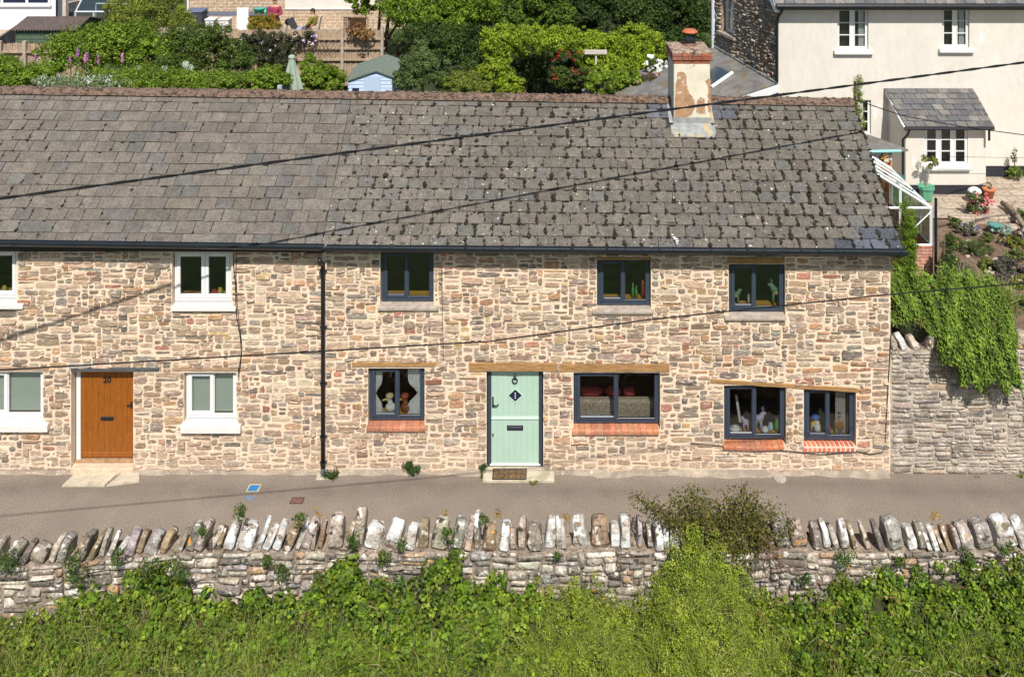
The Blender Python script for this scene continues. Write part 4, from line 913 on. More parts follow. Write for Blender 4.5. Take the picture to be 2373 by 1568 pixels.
# stone side wall (very slightly turned to face the sun)
far = at(1657, 105, 13.8); nearp = at(1801, 190, YH); dvec = (far - nearp)[:2]; Ls = float(np.hypot(*dvec)); dv = dvec / Ls; nv = np.array((-dv[1], dv[0])); nv = nv if nv[0] < 0 else -nv
PS = lambda a, z, o: (nearp[0] + dv[0] * a + nv[0] * o, nearp[1] + dv[1] * a + nv[1] * o, z)
def sproj(u, v):                                   # (a,z) on that wall seen at pixel u,v
    C = np.array((0, -DC, HC)); d = at(u, v, 0) - C; n3 = np.array((nv[0], nv[1], 0)); t = np.dot(nearp - C, n3) / np.dot(d, n3); q = C + d * t
    return float(np.dot((q - nearp)[:2], dv)), float(q[2])
a0, zw0 = sproj(1702, 85); a1, zw1 = sproj(1680, 0); hs = [(a0, a1 + .25, zw0, zw0 + 1.5)]
s = MB(); sheet(s, 0, Ls, 2.0, 9.5, hs, PS)
h_ = hs[0]
for q in (((h_[0], h_[2]), (h_[0], h_[3])), ((h_[1], h_[2]), (h_[1], h_[3])), ((h_[0], h_[2]), (h_[1], h_[2]))): s.add([PS(*q[0], 0), PS(*q[1], 0), PS(*q[1], -.3), PS(*q[0], -.3)], [(0, 1, 2, 3)])
s.build('side_wall', mat('side_mortar', (.30, .22, .15), .95, n=(.3, 9), bump=(1, 30)), ch_)
s = MB(); rubble(s, .02, Ls - .02, 3.4, 8.2, hs, PS, PALN + [(2, (.42, .30, .20))], wr=(.12, .36), hr=(.05, .13), gap=.014, prot=(.02, .07)); s.build('side_stonework', M_stone, ch_, smooth=True)
s = MB(); fr_ = lambda a, b, c, d: s.add([PS(a, c, -.16), PS(b, c, -.16), PS(b, d, -.16), PS(a, d, -.16)] + [PS(a, c, -.22), PS(b, c, -.22), PS(b, d, -.22), PS(a, d, -.22)], [(0, 1, 2, 3), (4, 5, 6, 7), (0, 1, 5, 4), (1, 2, 6, 5), (2, 3, 7, 6), (3, 0, 4, 7)])
fr_(h_[0], h_[0] + .08, h_[2], h_[3]); fr_(h_[1] - .08, h_[1], h_[2], h_[3]); fr_(h_[0] + .08, h_[1] - .08, h_[2], h_[2] + .09); fr_((h_[0] + h_[1]) / 2 - .03, (h_[0] + h_[1]) / 2 + .03, h_[2] + .09, h_[3]); fr_(h_[0] + .08, h_[1] - .08, h_[2] + .7, h_[2] + .75)
sw = s.build('side_window', M_white, ch_); s = MB(); s.add([PS(h_[0], h_[2], -.2), PS(h_[1], h_[2], -.2), PS(h_[1], h_[3], -.2), PS(h_[0], h_[3], -.2)], [(0, 1, 2, 3)]); s.build('pane', M_glass, sw)
s = MB(); s.prism([PS(h_[0] - .15, h_[2] - .1, .12), PS(h_[1] + .15, h_[2] - .1, .12), PS(h_[1] + .15, h_[2] - .1, -.16), PS(h_[0] - .15, h_[2] - .1, -.16)], (0, 0, .09)); s.build('sill', M_conc, sw)
s = MB(); s.prism([PS(-.1, ezl + .1, .14), PS(2.1, ezl + 2.2, .14), PS(2.1, ezl + 2.0, .14), PS(-.1, ezl - .1, .14)], (-nv[0] * .14, -nv[1] * .14, 0)); s.build('bargeboard', M_slate3, ch_)
pipe(ch_, [tuple(PS(Ls + .02, 8.5, .06)), tuple(PS(Ls + .02, 3.8, .06))], .07, m=mat('pale_pipe', (.55, .57, .62), .4))
# lean-to roof with roof light against the side wall
z0n, z0f = pz(193, YH), pz(108, 13.8)
A_, B_ = np.array(PS(-.05, z0n, .01)), np.array(PS(Ls, z0f, .01)); C_ = B_ + np.array((-4.6, -.1, -1.45)); D_ = A_ + np.array((-4.6, 0, -1.55))
s = MB(); s.add([A_, B_, C_, D_], [(0, 1, 2, 3)]); s.add([p - np.array((0, 0, .12)) for p in (A_, B_, C_, D_)], [(3, 2, 1, 0)]); lt = s.build('lean_to_roof', mat('grey_slate_sheet', (.16, .15, .14), .8, n=(.3, 3), n2=(.2, 25), bump=(.4, 20), spots=[((.17, .12, .05), 2.2, .55, .1)]), ch_)
s = MB(); s.prism([A_ + np.array((.04, -.02, .0)), D_ + np.array((0, -.02, .0)), D_ + np.array((0, -.02, -.24)), A_ + np.array((.04, -.02, -.24))], (0, -.03, 0)); s.build('bargeboard', M_white, lt)
s = MB(); s.tube([A_ + np.array((-.02, 0, .03)), B_ + np.array((-.02, 0, .03))], .05, 6); s.build('flashing', M_lead, lt)
def onlt(p, q, h=0): v_ = (A_ * (1 - p) + B_ * p) * (1 - q) + (D_ * (1 - p) + C_ * p) * q; return v_ + np.array((0, 0, h))
def ltuv(u, v):
    C = np.array((0, -DC, HC)); n3 = np.cross(B_ - A_, D_ - A_); d = at(u, v, 0) - C; t = np.dot(A_ - C, n3) / np.dot(d, n3); return C + d * t
q1, q2 = ltuv(1648, 207), ltuv(1697, 173); s = MB(); s.tube([q1 + (0, 0, .06), q2 + (0, 0, .06)], .06, 6); s.build('rooflight_edge', M_white, lt)
s = MB(); e = q2 - q1; side = np.array((-.4, 1.1, .0)) * .8; s.prism([q1 + (0, 0, .04), q2 + (0, 0, .04), q2 + side + (0, 0, .04), q1 + side + (0, 0, .04)], (0, 0, .03)); s.build('rooflight', M_glass, lt)
s = MB(); s.box(D_[0], YH + .05, 2, A_[0] - .05, YH + .2, z0n - 1.6); s.build('lean_to_wall', M_cream, ch_)
# porch
YP = 8.55; pxl, pxr = px(2098, YP), px(2284, YP); pe = pz(288, YP)
s = MB(); Wp = winrect(2142, 293, 2242, 382, YP); hp = [(Wp['x0'], Wp['x1'], Wp['z0'], Wp['z1'])]
sheet(s, pxl, pxr, 2.05, pe + .05, hp, lambda a, z, o: (a, YP - o, z))
ptop = pz(205, YH); s.add([(pxl, YP, 2.05), (pxl, YH, 2.05), (pxl, YH, ptop), (pxl, YP, pe + .05)], [(0, 1, 2, 3)]); s.add([(pxr, YP, 2.05), (pxr, YH, 2.05), (pxr, YH, ptop), (pxr, YP, pe + .05)], [(3, 2, 1, 0)])
h_ = hp[0]
for q in (((h_[0], h_[2]), (h_[0], h_[3])), ((h_[1], h_[2]), (h_[1], h_[3])), ((h_[0], h_[2]), (h_[1], h_[2])), ((h_[0], h_[3]), (h_[1], h_[3]))): s.add([(q[0][0], YP, q[0][1]), (q[1][0], YP, q[1][1]), (q[1][0], YP + .15, q[1][1]), (q[0][0], YP + .15, q[0][1])], [(0, 1, 2, 3)])
po = s.build('porch', M_cream, ch_); wf = bigwin(po, Wp, 3, name='porch_window', inset=.03, sil=.06)
s = MB(); slates(s, (px(2096, YP) - .03, YP - .18, pe - .03), (px(2300, YP) - .03, YP - .18, pe - .03), (px(2254, YH), YH, ptop), (px(2047, YH), YH, ptop), 7, .30, PAL3)
s.prism([(pxl - .1, YP - .17, pe - .07), (pxl - .1, YH, ptop - .05), (pxl - .1, YH, ptop - .12), (pxl - .1, YP - .17, pe - .12)], (pxr - pxl + .2, 0, 0)); s.build('porch_roof', M_slate3, po)
s = MB(); s.tube([(px(2094, YP - .2), YP - .23, pe - .05), (px(2302, YP - .2), YP - .23, pe - .05)], .05, 8); s.build('porch_gutter', M_black, po)
pipe(po, [(pxl + .02, YP - .22, pe - .1), (pxl + .0, YP - .16, pe - .25), (pxl - .1, YP - .06, pe - .42), (pxl - .1, YP - .06, 2.1)], .035)
pipe(po, [(pxr - .0, YP - .2, pe - .1), (pxr - .0, YP - .2, pe - .4)], .035)
s = MB(); s.box(pxl - .012, YP - .015, 2.05, pxr + .012, YH - .02, 2.42); s.box(pxr + .013, YH - .013, 2.05, hx1, YH - .001, 2.48); s.build('plinth', M_plinth, ch_)
# ================================================================ OVERHEAD CABLES
rng = np.random.default_rng(31); random.seed(31)
def catenary(p, q, sag, n=40): return [tuple(np.array(p) * (1 - t) + np.array(q) * t - np.array((0, 0, sag * 4 * t * (1 - t)))) for t in np.linspace(0, 1, n)]
def ext(p, q, a, b): p, q = np.array(p), np.array(q); d = q - p; return p - d * a, q + d * b
p, q = at(0, 460, -2.95), at(2373, 145, 1.55); p, q = ext(p, q, .6, .6)
s = MB(); pts = catenary(p, q, -.0, 160); hel = lambda ph: [tuple(np.array(c) + .015 * np.array((0, math.cos(i * 1.4 + ph), math.sin(i * 1.4 + ph)))) for i, c in enumerate(pts)]
ca = thing('overhead_cable', 'thick twisted black cable crossing over the roof from lower left to upper right', 'cable', tuple((np.array(p) + q) / 2))
for ph in (0, PI): s = MB(); s.tube(hel(ph), .014, 6); s.build('strand', M_cable, ca)
P2 = atz(0, 1195, 0); P3 = atz(1090, 1098, 0); P4 = atz(0, 1195, 0)
def meet(Pt, l0, l1):
    C = np.array((0, -DC, HC)); n3 = np.cross(at(*l0, 0) - C, at(*l1, 0) - C); sd = np.array(sdir); t = np.dot(C - Pt, n3) / np.dot(sd, n3); return Pt + sd * t
a_, b_ = meet(P2, (0, 857), (600, 822)), meet(P3, (0, 857), (600, 822))
print('thin cable', a_, b_)
def thin(pts, r, label): 
    s = MB(); s.tube(pts, r, 6); return tag(s.build('overhead_cable', M_cable), label, 'cable')
p, q = ext(a_, b_, .35, 0); ptsl = [tuple(p), tuple(a_), tuple((a_ + b_) / 2 - np.array((0, 0, .0))), tuple(b_)]
Yb = b_[1]
q2 = [at(1500, 741, Yb), at(2060, 682, Yb + .1), at(2373, 656, Yb + .2), at(2900, 612, Yb + .3)]
thin(ptsl + [tuple(v) for v in q2], .010, 'thin black cable running across the stone fronts below the upper windows')
thin([tuple(at(1972, 228, 3)), tuple(at(2090, 268, 5)), tuple(at(2230, 294, 6)), tuple(at(2373, 313, 7)), tuple(at(2600, 330, 8))], .012, 'black wire rising from the porch side over the cream house front')
thin([tuple(at(2190, 363, 8)), tuple(at(2373, 366, 8)), tuple(at(2600, 368, 8))], .005, 'hair thin grey wire in front of the porch window')
# ================================================================ THINGS IN THE WINDOWS
def lathething(name, label, cat, c, prof, m, seg=14): s = MB(); s.lathe(c, prof, seg); return tag(s.build(name, m, smooth=True, loc=tuple(c)), label, cat)
def cl(name, col, **k): return mat(name, col, k.pop('rough', .5), **k)
def wp(u, v, Y=.28): return at(u, v, Y)
def curt(w_, x0, x1, label, tie=None, z0=None, z1=None, m=None, Y=.19):
    s = MB(); z0 = z0 or w_['z0'] + .06; z1 = z1 or w_['z1']; n = 17; vs = []; rows = 12
    for j in range(rows + 1):
        z = lerp(z0, z1, j / rows); k = 1 if tie is None else 1 - .68 * math.exp(-((z - lerp(z0, z1, .42)) / .13) ** 2); cxm = x0 if tie == 'L' else x1 if tie == 'R' else (x0 + x1) / 2
        for i in range(n): X = lerp(x0, x1, i / (n - 1)); vs.append((cxm + (X - cxm) * k, Y + .018 * math.sin(i * 1.9), z))
    s.add(vs, [(j * n + i, j * n + i + 1, (j + 1) * n + i + 1, (j + 1) * n + i) for j in range(rows) for i in range(n - 1)]); return tag(s.build('curtain', m or M_curt, smooth=True), label, 'curtain')
w_ = WR['D']; curt(w_, w_['x0'] + .05, w_['x0'] + .24, 'narrow white tied net curtain, left side of the small window by the downpipe', 'L'); curt(w_, w_['x1'] - .34, w_['x1'] - .06, 'wide white tied net curtain, right side of the small window by the downpipe', 'R')
w_ = WR['G']; curt(w_, px(1935, .2), px(1958, .2), 'grey striped curtain hanging in the far right ground floor window', m=mat('striped_curtain', (.42, .37, .34), .9, wave=(.25, 22, 0, 'X')))
s = MB(); s.box(px(1960, .25), .18, w_['z0'] + .06, w_['x1'] - .02, .21, w_['z1'], bev=.005); tag(s.build('shutter', M_oak), 'folded wooden shutter at the right edge of the far right window', 'shutter')
for k, lab in (('J', 'white slatted blind in the ground floor window left of the brown door'), ('K', 'white slatted blind in the ground floor window right of the brown door')):
    w_ = WL[k]; s = MB(); z = w_['z0'] + .1
    while z < w_['z1'] - .02: s.add([(w_['x0'] + .08, .17, z), (w_['x1'] - .08, .17, z), (w_['x1'] - .08, .195, z + .034), (w_['x0'] + .08, .195, z + .034)], [(0, 1, 2, 3)]); z += .036
    tag(s.build('window_blind', mat('blind_slats', (.66, .72, .62), .6)), lab, 'blind')
# sofa behind the wide window
w_ = WR['E']; so = thing('sofa', 'sofa with patterned back and red cushions seen through the wide ground floor window', 'sofa', ((w_['x0'] + w_['x1']) / 2, .6, .04))
s = MB(); s.box(w_['x0'] - .1, .44, .05, w_['x1'] + .05, .62, w_['z0'] + .23, bev=.04); s.build('backrest', mat('patterned_fabric', (.50, .40, .30), .9, n=(.5, 40), n2=(.2, 90)), so, smooth=False)
for a, b in ((.10, .62), (.64, 1.0), (1.02, 1.28)): s = MB(); s.ball((w_['x0'] + (a + b) / 2, .74, w_['z0'] + .24), ((b - a) / 2, .1, .11), seg=12, rings=8); s.build('cushion', mat('red_fabric', (.42, .05, .05), .8, n=(.2, 20)), so, smooth=True)
s = MB(); s.box(w_['x0'] - .1, .62, .05, w_['x1'] + .05, 1.4, .45, bev=.05); s.build('seat', mat('red_fabric'), so)
# animal figurines (mesh bodies)
def figurine(label, u, v, hh, body, patch, w_, head=1, name='figurine', horns=True, Y=.24):
    b0 = (px(u, Y), Y, w_['z0'] + .062); k = hh; root = thing(name, label, 'ornament', b0); s = MB()
    s.tube([(b0[0] - .16 * k * head, b0[1], b0[2] + .50 * k), (b0[0] - .05 * k * head, b0[1], b0[2] + .56 * k), (b0[0] + .12 * k * head, b0[1], b0[2] + .60 * k), (b0[0] + .22 * k * head, b0[1], b0[2] + .80 * k), (b0[0] + .34 * k * head, b0[1], b0[2] + .78 * k)], [.07 * k, .15 * k, .14 * k, .09 * k, .045 * k], 8)
    for dx, dy in ((-.12, -.05), (-.10, .06), (.10, -.05), (.12, .06)): s.tube([(b0[0] + dx * k, b0[1] + dy * k, b0[2] + .5 * k), (b0[0] + dx * k * 1.1, b0[1] + dy * k, b0[2])], [.06 * k, .035 * k], 6)
    s.build('body', body, root, smooth=True)
    if horns:
        s = MB()
        for q in (-1, 1): s.tube([(b0[0] + .2 * k * head, b0[1] + .03 * q * k, b0[2] + .86 * k), (b0[0] + .16 * k * head, b0[1] + .06 * q * k, b0[2] + .96 * k), (b0[0] + .26 * k * head, b0[1] + .08 * q * k, b0[2] + 1.02 * k)], [.025 * k, .02 * k, .008 * k], 5)
        s.build('horn', body, root)
    s = MB(); s.ball((b0[0] - .02 * k, b0[1] - .1 * k, b0[2] + .52 * k), (.08 * k, .06 * k, .1 * k)); s.build('patch', patch, root, smooth=True); return root
lil, grn, yel, blu, red, whi, amb = cl('lilac_glaze', (.48, .38, .55)), cl('green_glaze', (.12, .38, .08)), cl('yellow_glaze', (.70, .50, .08)), cl('blue_glaze', (.06, .16, .45)), cl('red_glaze', (.5, .06, .04)), cl('white_glaze', (.75, .76, .72)), cl('amber_glass', (.30, .13, .02), rough=.15)
Fw = WR['F']; figurine('tall lilac horned animal figurine with a green patch in the second window from the right', 1757, 0, .46, lil, grn, Fw)
figurine('small white and lilac goat figurine beside the window post', 1728, 0, .34, lil, whi, Fw, -1, horns=False)
def pot(u, w_, r, h, m, label, Y=.24, name='pot', fol=None):
    b0 = (px(u, Y), Y, w_['z0'] + .062); o = lathething(name, label, 'ornament', b0, [(r * .6, 0), (r, h * .35), (r * .95, h * .7), (r * .6, h * .92), (r * .75, h)], m)
    if fol: s = MB(); foliage(s, [(b0[0], b0[1], b0[2] + h + r * .9, r * 1.3, r * 1.1, r * 1.2)], 90, (.03, .05), fol, 5); s.build('posy', LEAF(), o)
    return o
pot(1702, Fw, .11, .12, whi, 'wide white bowl on the sill, left pane of the second window from the right')
pot(1772, Fw, .07, .12, whi, 'white jug on the sill under the tall lilac figurine', Y=.20); pot(1785, Fw, .055, .17, cl('pale_blue_glaze', (.45, .6, .62)), 'pale blue jar between the white jug and the green toy')
o = pot(1801, Fw, .06, .26, grn, 'green and red vase at the right end of the sill', fol=[(.05, .3, .05), (.5, .05, .05), (.1, .2, .5)], name='vase')
s = MB(); z = Fw['z0'] + .07; s.prism([(px(1685, .2), .2, z), (px(1689, .2), .2, z), (px(1689, .3), .32, z + .55), (px(1685, .3), .32, z + .55)], (.0, .012, 0)); tag(s.build('picture_frame', whi), 'white strip of a frame leaning at the left edge of the window', 'frame')
s = MB(); s.prism([(px(1712, .5), .5, z), (px(1718, .5), .5, z), (px(1708, .5), .5, z + .55), (px(1703, .5), .5, z + .55)], (0, .03, 0)); tag(s.build('easel_leg', whi), 'slanted pale grey leg standing inside behind the white bowl', 'stand')
Gw = WR['G']; figurine('yellow and white teddy figurine with blue cap, left pane of the far right window', 1884, 0, .30, yel, whi, Gw, 1, horns=False); pot(1893, Gw, .07, .22, whi, 'white jar standing next to the yellow teddy figurine', Y=.22)
s = MB(); b0 = (px(1889, .26), .26, Gw['z0'] + .34); s.ball(b0, (.09, .06, .06)); s.tube([(b0[0] - .08, .26, b0[2] - .28), (b0[0] - .03, .26, b0[2])], .02, 6); tag(s.build('toy_bird', blu, smooth=True), 'blue toy bird on a stick behind the yellow teddy figurine', 'ornament')
pot(1943, Gw, .115, .30, amb, 'big amber glass vase with mixed flowers in the far right window', fol=[(.08, .2, .06), (.6, .6, .62), (.45, .2, .1)], name='vase', Y=.27)
pot(1921, Gw, .03, .2, red, 'slim red bottle against the post of the far right window', name='bottle', Y=.19)
Dw = WR['D']
def duck(u, cap, label, d, body):
    b0 = (px(u, .24), .24, Dw['z0'] + .062); r = thing('duck_figurine', label, 'ornament', b0); s = MB(); s.ball((b0[0], b0[1], b0[2] + .10), (.11, .07, .10), seg=10); s.tube([(b0[0], b0[1], b0[2] + .12), (b0[0] + .02 * d, b0[1], b0[2] + .26)], [.06, .045], 8); s.ball((b0[0] + .03 * d, b0[1], b0[2] + .28), (.065, .06, .06), seg=10); s.build('body', body, r, smooth=True)
    s = MB(); s.tube([(b0[0] + .07 * d, b0[1] - .01, b0[2] + .27), (b0[0] + .17 * d, b0[1] - .02, b0[2] + .25)], [.028, .012], 6); s.build('beak', yel, r); s = MB(); s.ball((b0[0] + .02 * d, b0[1], b0[2] + .33), (.085, .08, .05), seg=10); s.build('cap', cap, r, smooth=True)
duck(905, cl('straw_hat', (.65, .50, .28)), 'white duck figurine in a straw hat, left pane of the window by the downpipe', -1, whi)
duck(940, cl('rust_red', (.35, .08, .03)), 'brown duck figurine in a red hat, right pane of the window by the downpipe', -1, cl('brown_glaze', (.25, .09, .03)))
s = MB(); s.box(px(955, .25), .22, Dw['z0'] + .06, px(966, .25), .27, Dw['z0'] + .28, bev=.004); tag(s.build('card', cl('pale_card', (.6, .7, .65))), 'pale blue greeting card beside the brown duck figurine', 'card')
Bw = WR['B']; 
for u, m, h, lab in ((1466, grn, .30, 'dark green bottle, left one in the middle upper window'), (1474, grn, .24, 'short green bottle, right of the taller one in the middle upper window'), (1489, red, .34, 'tall red candle in the middle upper window'), (1495, red, .30, 'shorter red candle at the edge of the middle upper window')):
    b0 = (px(u, .24), .24, Bw['z0'] + .062); lathething('bottle' if m is grn else 'candle', lab, 'bottle' if m is grn else 'candle', b0, [(.028, 0), (.028, h * .6), (.012 if m is grn else .027, h * .75), (.012 if m is grn else .026, h)], m, 10)
Cw = WR['C']; sg = cl('sea_green_glaze', (.14, .26, .16)); figurine('sea green figurine of an animal at the right of the third upper window', 1798, 0, .5, sg, yel, Cw, -1); figurine('small sea green figurine at the left edge of the third upper window', 1705, 0, .36, sg, yel, Cw, 1, horns=False); pot(1735, Cw, .03, .2, whi, 'slim white bottle by the post of the third upper window', name='bottle')
Iw = WL['I']; pot(510, Iw, .05, .14, yel, 'yellow pot on the sill of the white upper window'); pot(496, Iw, .06, .10, red, 'red and white dish on the sill of the white upper window')
Hw = WL['H']; pot(10, Hw, .05, .12, yel, 'yellow pot in the white upper window at the far left'); pot(32, Hw, .04, .14, whi, 'white pot in the white upper window at the far left')
# ================================================================ PLANTS ALONG THE FRONT WALL
GR = [(.05, .10, .015), (.07, .13, .02), (.10, .15, .02), (.04, .08, .02)]
def tuft(u, v, Y, r, n, label, pal=None, z=None, size=(.02, .04), flat=.6, name='weed', cat='weed', group=None):
    c = at(u, v, Y) if z is None else atz(u, v, z); s = MB(); foliage(s, [(c[0], c[1], c[2], r, r * .7, r * flat)], n, size, pal or GR, 9, (.45, .75)); return tag(s.build(name, LEAF()), label, cat, group)
tuft(954, 1080, -.05, .15, 700, 'dense round dark green cushion plant at the foot of the wall', [(.03, .07, .01), (.04, .085, .012)], flat=.6)
tuft(766, 1098, -.1, .14, 500, 'dark green leafy weed at the foot of the black downpipe', [(.03, .07, .01), (.05, .09, .012)], flat=.75)
tuft(1122, 1083, -.06, .09, 260, 'dark weed growing left of the sage green door frame', [(.03, .08, .012)], flat=.8)
tuft(1120, 1102, -.12, .07, 120, 'bright green weed beside the doormat step, left end'); tuft(1236, 1116, -.3, .08, 90, 'small bright weed at the lower right corner of the doormat', [(.16, .2, .03)], flat=.4)
tuft(2255, 1106, -.1, .12, 90, 'flat light green weed in the lane below the garden wall', [(.18, .24, .05)], flat=.25); tuft(2275, 900, -.06, .11, 260, 'olive tuft dangling on the garden wall below the trailing shrub', [(.10, .10, .02)], flat=1.3)
tuft(2365, 1100, -.1, .08, 60, 'tiny light green weed in the lane at the right edge', [(.18, .24, .05)], flat=.3)
# weeds on the lane wall
rngs = [(20, 1300, .20), (165, 1290, .16), (178, 1330, .15), (272, 1290, .12), (340, 1320, .17), (400, 1310, .12), (420, 1330, .12), (555, 1190, .12), (695, 1205, .12), (470, 1230, .08), (650, 1330, .12), (620, 1300, .10), (820, 1250, .10), (890, 1290, .12), (930, 1260, .08), (1040, 1240, .10), (1050, 1285, .08), (1120, 1200, .07), (1290, 1290, .06), (1960, 1290, .14), (2090, 1300, .10), (2240, 1290, .12), (2330, 1270, .12), (735, 1345, .13), (1860, 1340, .10)]
for i, (u, v, r) in enumerate(rngs): tuft(u, v, -2.78 if u > 470 else -3.05, r, int(260 * r / .12), 'small green weed tuft rooted among the stones of the lane wall', GR + [(.16, .15, .03)] * (i % 3), group='weed tufts on the lane wall', flat=1.1, size=(.025, .05))
for i, (u, v) in enumerate([(735, 1190), (1030, 1195), (1150, 1190), (1062, 1250), (1310, 1200), (2165, 1195), (2290, 1215), (1640, 1200)]):
    tuft(u, v, -2.3, .07, 110, 'yellow and rust coloured weed between the coping stones', [(.42, .30, .02), (.28, .10, .03), (.35, .26, .04)], group='rusty weeds between the coping stones', name='rusty_weed', flat=1.4, size=(.02, .035))
# ================================================================ FOREGROUND HEDGE BANK
edge = [(-150, 1420), (0, 1410), (100, 1395), (170, 1352), (250, 1345), (300, 1335), (380, 1318), (440, 1375), (520, 1408), (600, 1378), (700, 1372), (760, 1350), (800, 1292), (860, 1350), (950, 1370), (1000, 1320), (1060, 1292), (1110, 1350), (1200, 1368), (1250, 1358), (1350, 1358), (1450, 1398), (1500, 1390), (1520, 1330), (1555, 1255), (1640, 1235), (1700, 1290), (1750, 1370), (1790, 1402), (1850, 1372), (1930, 1360), (2040, 1340), (2100, 1335), (2200, 1330), (2300, 1318), (2373, 1310), (2550, 1320)]
eu = np.array([e[0] for e in edge], float); ev_ = np.array([e[1] for e in edge], float)
def canopy(u, Y):
    zt = HC - (np.interp(u, eu, ev_) - HY) * (DC - 2.8) / FP; k = np.clip((-2.72 - Y) / 1.7, 0, 1) ** .8
    low = -.62 + .10 * np.sin(u * .013) + .07 * np.sin(u * .031 + 2)
    return zt * (1 - k) + low * k + .07 * np.sin(u * .05 + Y * 4) * np.sin(Y * 5 + u * .02) + .05 * np.sin(u * .11 + Y * 9)
def bank(n, u0, u1, Y0, Y1, dens=None, depth=.14):
    u = rng.uniform(u0, u1, n); Y = rng.uniform(min(Y0, Y1), max(Y0, Y1), n)
    if dens is not None: k = rng.random(n) < dens(u, Y); u, Y = u[k], Y[k]
    z = canopy(u, Y) - np.abs(rng.normal(0, depth, len(u))); k2 = (DC + Y) / FP; return np.stack([(u - CX) * k2, Y, z], 1), u
s = MB(); us = np.linspace(-250, 2700, 260); Ys = np.linspace(-2.70, -5.2, 22); vs = [((u - CX) * (DC + Y) / FP, Y, canopy(u, Y) - .24) for Y in Ys for u in us]; nx = len(us)
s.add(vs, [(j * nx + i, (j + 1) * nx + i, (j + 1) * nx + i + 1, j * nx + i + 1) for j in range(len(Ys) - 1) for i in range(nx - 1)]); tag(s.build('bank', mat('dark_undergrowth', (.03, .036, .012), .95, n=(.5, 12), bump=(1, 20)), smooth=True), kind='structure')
def grassy(u): return np.exp(-((u - 1620) / 165.) ** 2) + .8 * np.exp(-((u - 1330) / 110.) ** 2)
def leafbank(name, label, n, u0, u1, Y0, Y1, size, pal, dens, asp=.85, depth=.13, cl_=(.07, .17), per=46):
    C_, u = bank(int(n / per * 1.6), u0, u1, Y0, Y1, dens, .07); m_ = len(C_); rr_ = rng.uniform(*cl_, m_); tin = rng.uniform(.55, 1.28, m_); C_[:, 2] += rng.uniform(-.16, .08, m_)
    k = rng.integers(0, m_, n); e = rng.normal(size=(n, 3)) + np.array([0, -.3, .5]); e /= np.linalg.norm(e, axis=1, keepdims=True)
    P_ = C_[k] + e * rr_[k][:, None] * (1 - np.abs(rng.normal(0, .12, (n, 1)))); s = MB()
    s.quads(leafquads(P_, e + rng.normal(0, .4, (n, 3)) + np.array([0, -.1, .35]), rng.uniform(*size, n), asp), leafcols(pal, n, tin[k], k)); return tag(s.build(name, LEAF()), label, 'undergrowth', kind='stuff')
BR = [(.11, .195, .013), (.15, .245, .016), (.05, .10, .011), (.22, .30, .022), (.13, .17, .02)]
leafbank('brambles', 'glossy dark green bramble leaves covering the bank on the left', 52000, -200, 1260, -2.68, -4.7, (.045, .085), BR, lambda u, Y: np.clip(1 - grassy(u) * .9 - np.clip((-Y - 3.4), 0, 1) * .3, .05, 1))
leafbank('brambles', 'green bramble leaves covering the bank on the right', 38000, 1720, 2600, -2.68, -4.7, (.04, .075), BR, lambda u, Y: np.clip((u - 1720) / 110, 0, 1) * .95)
leafbank('cleavers', 'bright yellow green cleavers heaped against the lane wall', 75000, 1180, 1830, -2.66, -4.7, (.022, .044), [(.25, .34, .022), (.33, .40, .035), (.14, .21, .02), (.37, .40, .07)], lambda u, Y: np.clip(grassy(u) * 1.1, 0, 1), asp=.45, depth=.10, cl_=(.06, .14), per=60)
P_, u = bank(60000, -200, 2600, -2.85, -4.8, lambda u, Y: np.clip(.12 + 1.3 * np.clip(-Y - 3.05, 0, 1) * (.35 + .65 * np.exp(-((u - 1000) / 420.) ** 2) + .35 * np.exp(-((u - 2200) / 260.) ** 2)) + .5 * grassy(u), 0, 1) * (np.sin(u * .021 + Y * 3.1) * np.sin(u * .047 - Y * 5) > -.25), .08); n = len(P_); P_[:, 2] -= .08
s = MB(); blades(s, P_, rng.uniform(.22, .48, n), rng.normal(0, .2, (n, 2)) + np.array([.05, -.05]) + np.stack([.16 * np.sin(P_[:, 0] * 3 + P_[:, 1] * 2), 0 * u], 1), .0032, [(.26, .35, .035), (.34, .41, .06), (.17, .25, .02), (.46, .47, .16)], tintv=rng.uniform(.8, 1.2, n)); tag(s.build('long_grass', LEAF()), 'long fine grass growing through the bank along the bottom', 'grass', kind='stuff')
P_, u = bank(2200, -200, 760, -3.2, -4.7, None, .05); n = len(P_); s = MB(); blades(s, P_, rng.uniform(.2, .42, n), rng.normal(0, .2, (n, 2)), .004, [(.34, .33, .10), (.28, .32, .06)]); pt = P_ + np.array([0, 0, .28]) + rng.normal(0, .05, P_.shape)
s.quads(leafquads(np.repeat(pt, 3, 0) + rng.normal(0, .03, (3 * n, 3)), rng.normal(size=(3 * n, 3)), rng.uniform(.015, .03, 3 * n), .5), leafcols([(.34, .32, .12), (.28, .28, .09)], 3 * n, np.ones(3 * n))); tag(s.build('seeding_grass', LEAF()), 'pale olive seeding grass mixed with brambles at the lower left', 'grass', kind='stuff')
s = MB()
for _ in range(150):
    u0 = random.choice((random.uniform(-100, 1230), random.uniform(1760, 2500))); y0 = random.uniform(-2.8, -4.2); k_ = (DC + y0) / FP; a = np.array(((u0 - CX) * k_, y0, float(canopy(u0, y0)) - .15)); d_ = np.array((random.uniform(-.5, .5), random.uniform(-.25, .2), 0)); h_ = random.uniform(.15, .32)
    s.tube([a, a + d_ * .35 + (0, 0, h_), a + d_ * .75 + (0, 0, h_ * .9), a + d_ * 1.1 + (0, 0, h_ * .25)], [.007, .006, .004, .002], 4, jit(random.choice([(.22, .10, .06), (.16, .17, .05), (.30, .24, .14)]), .2))
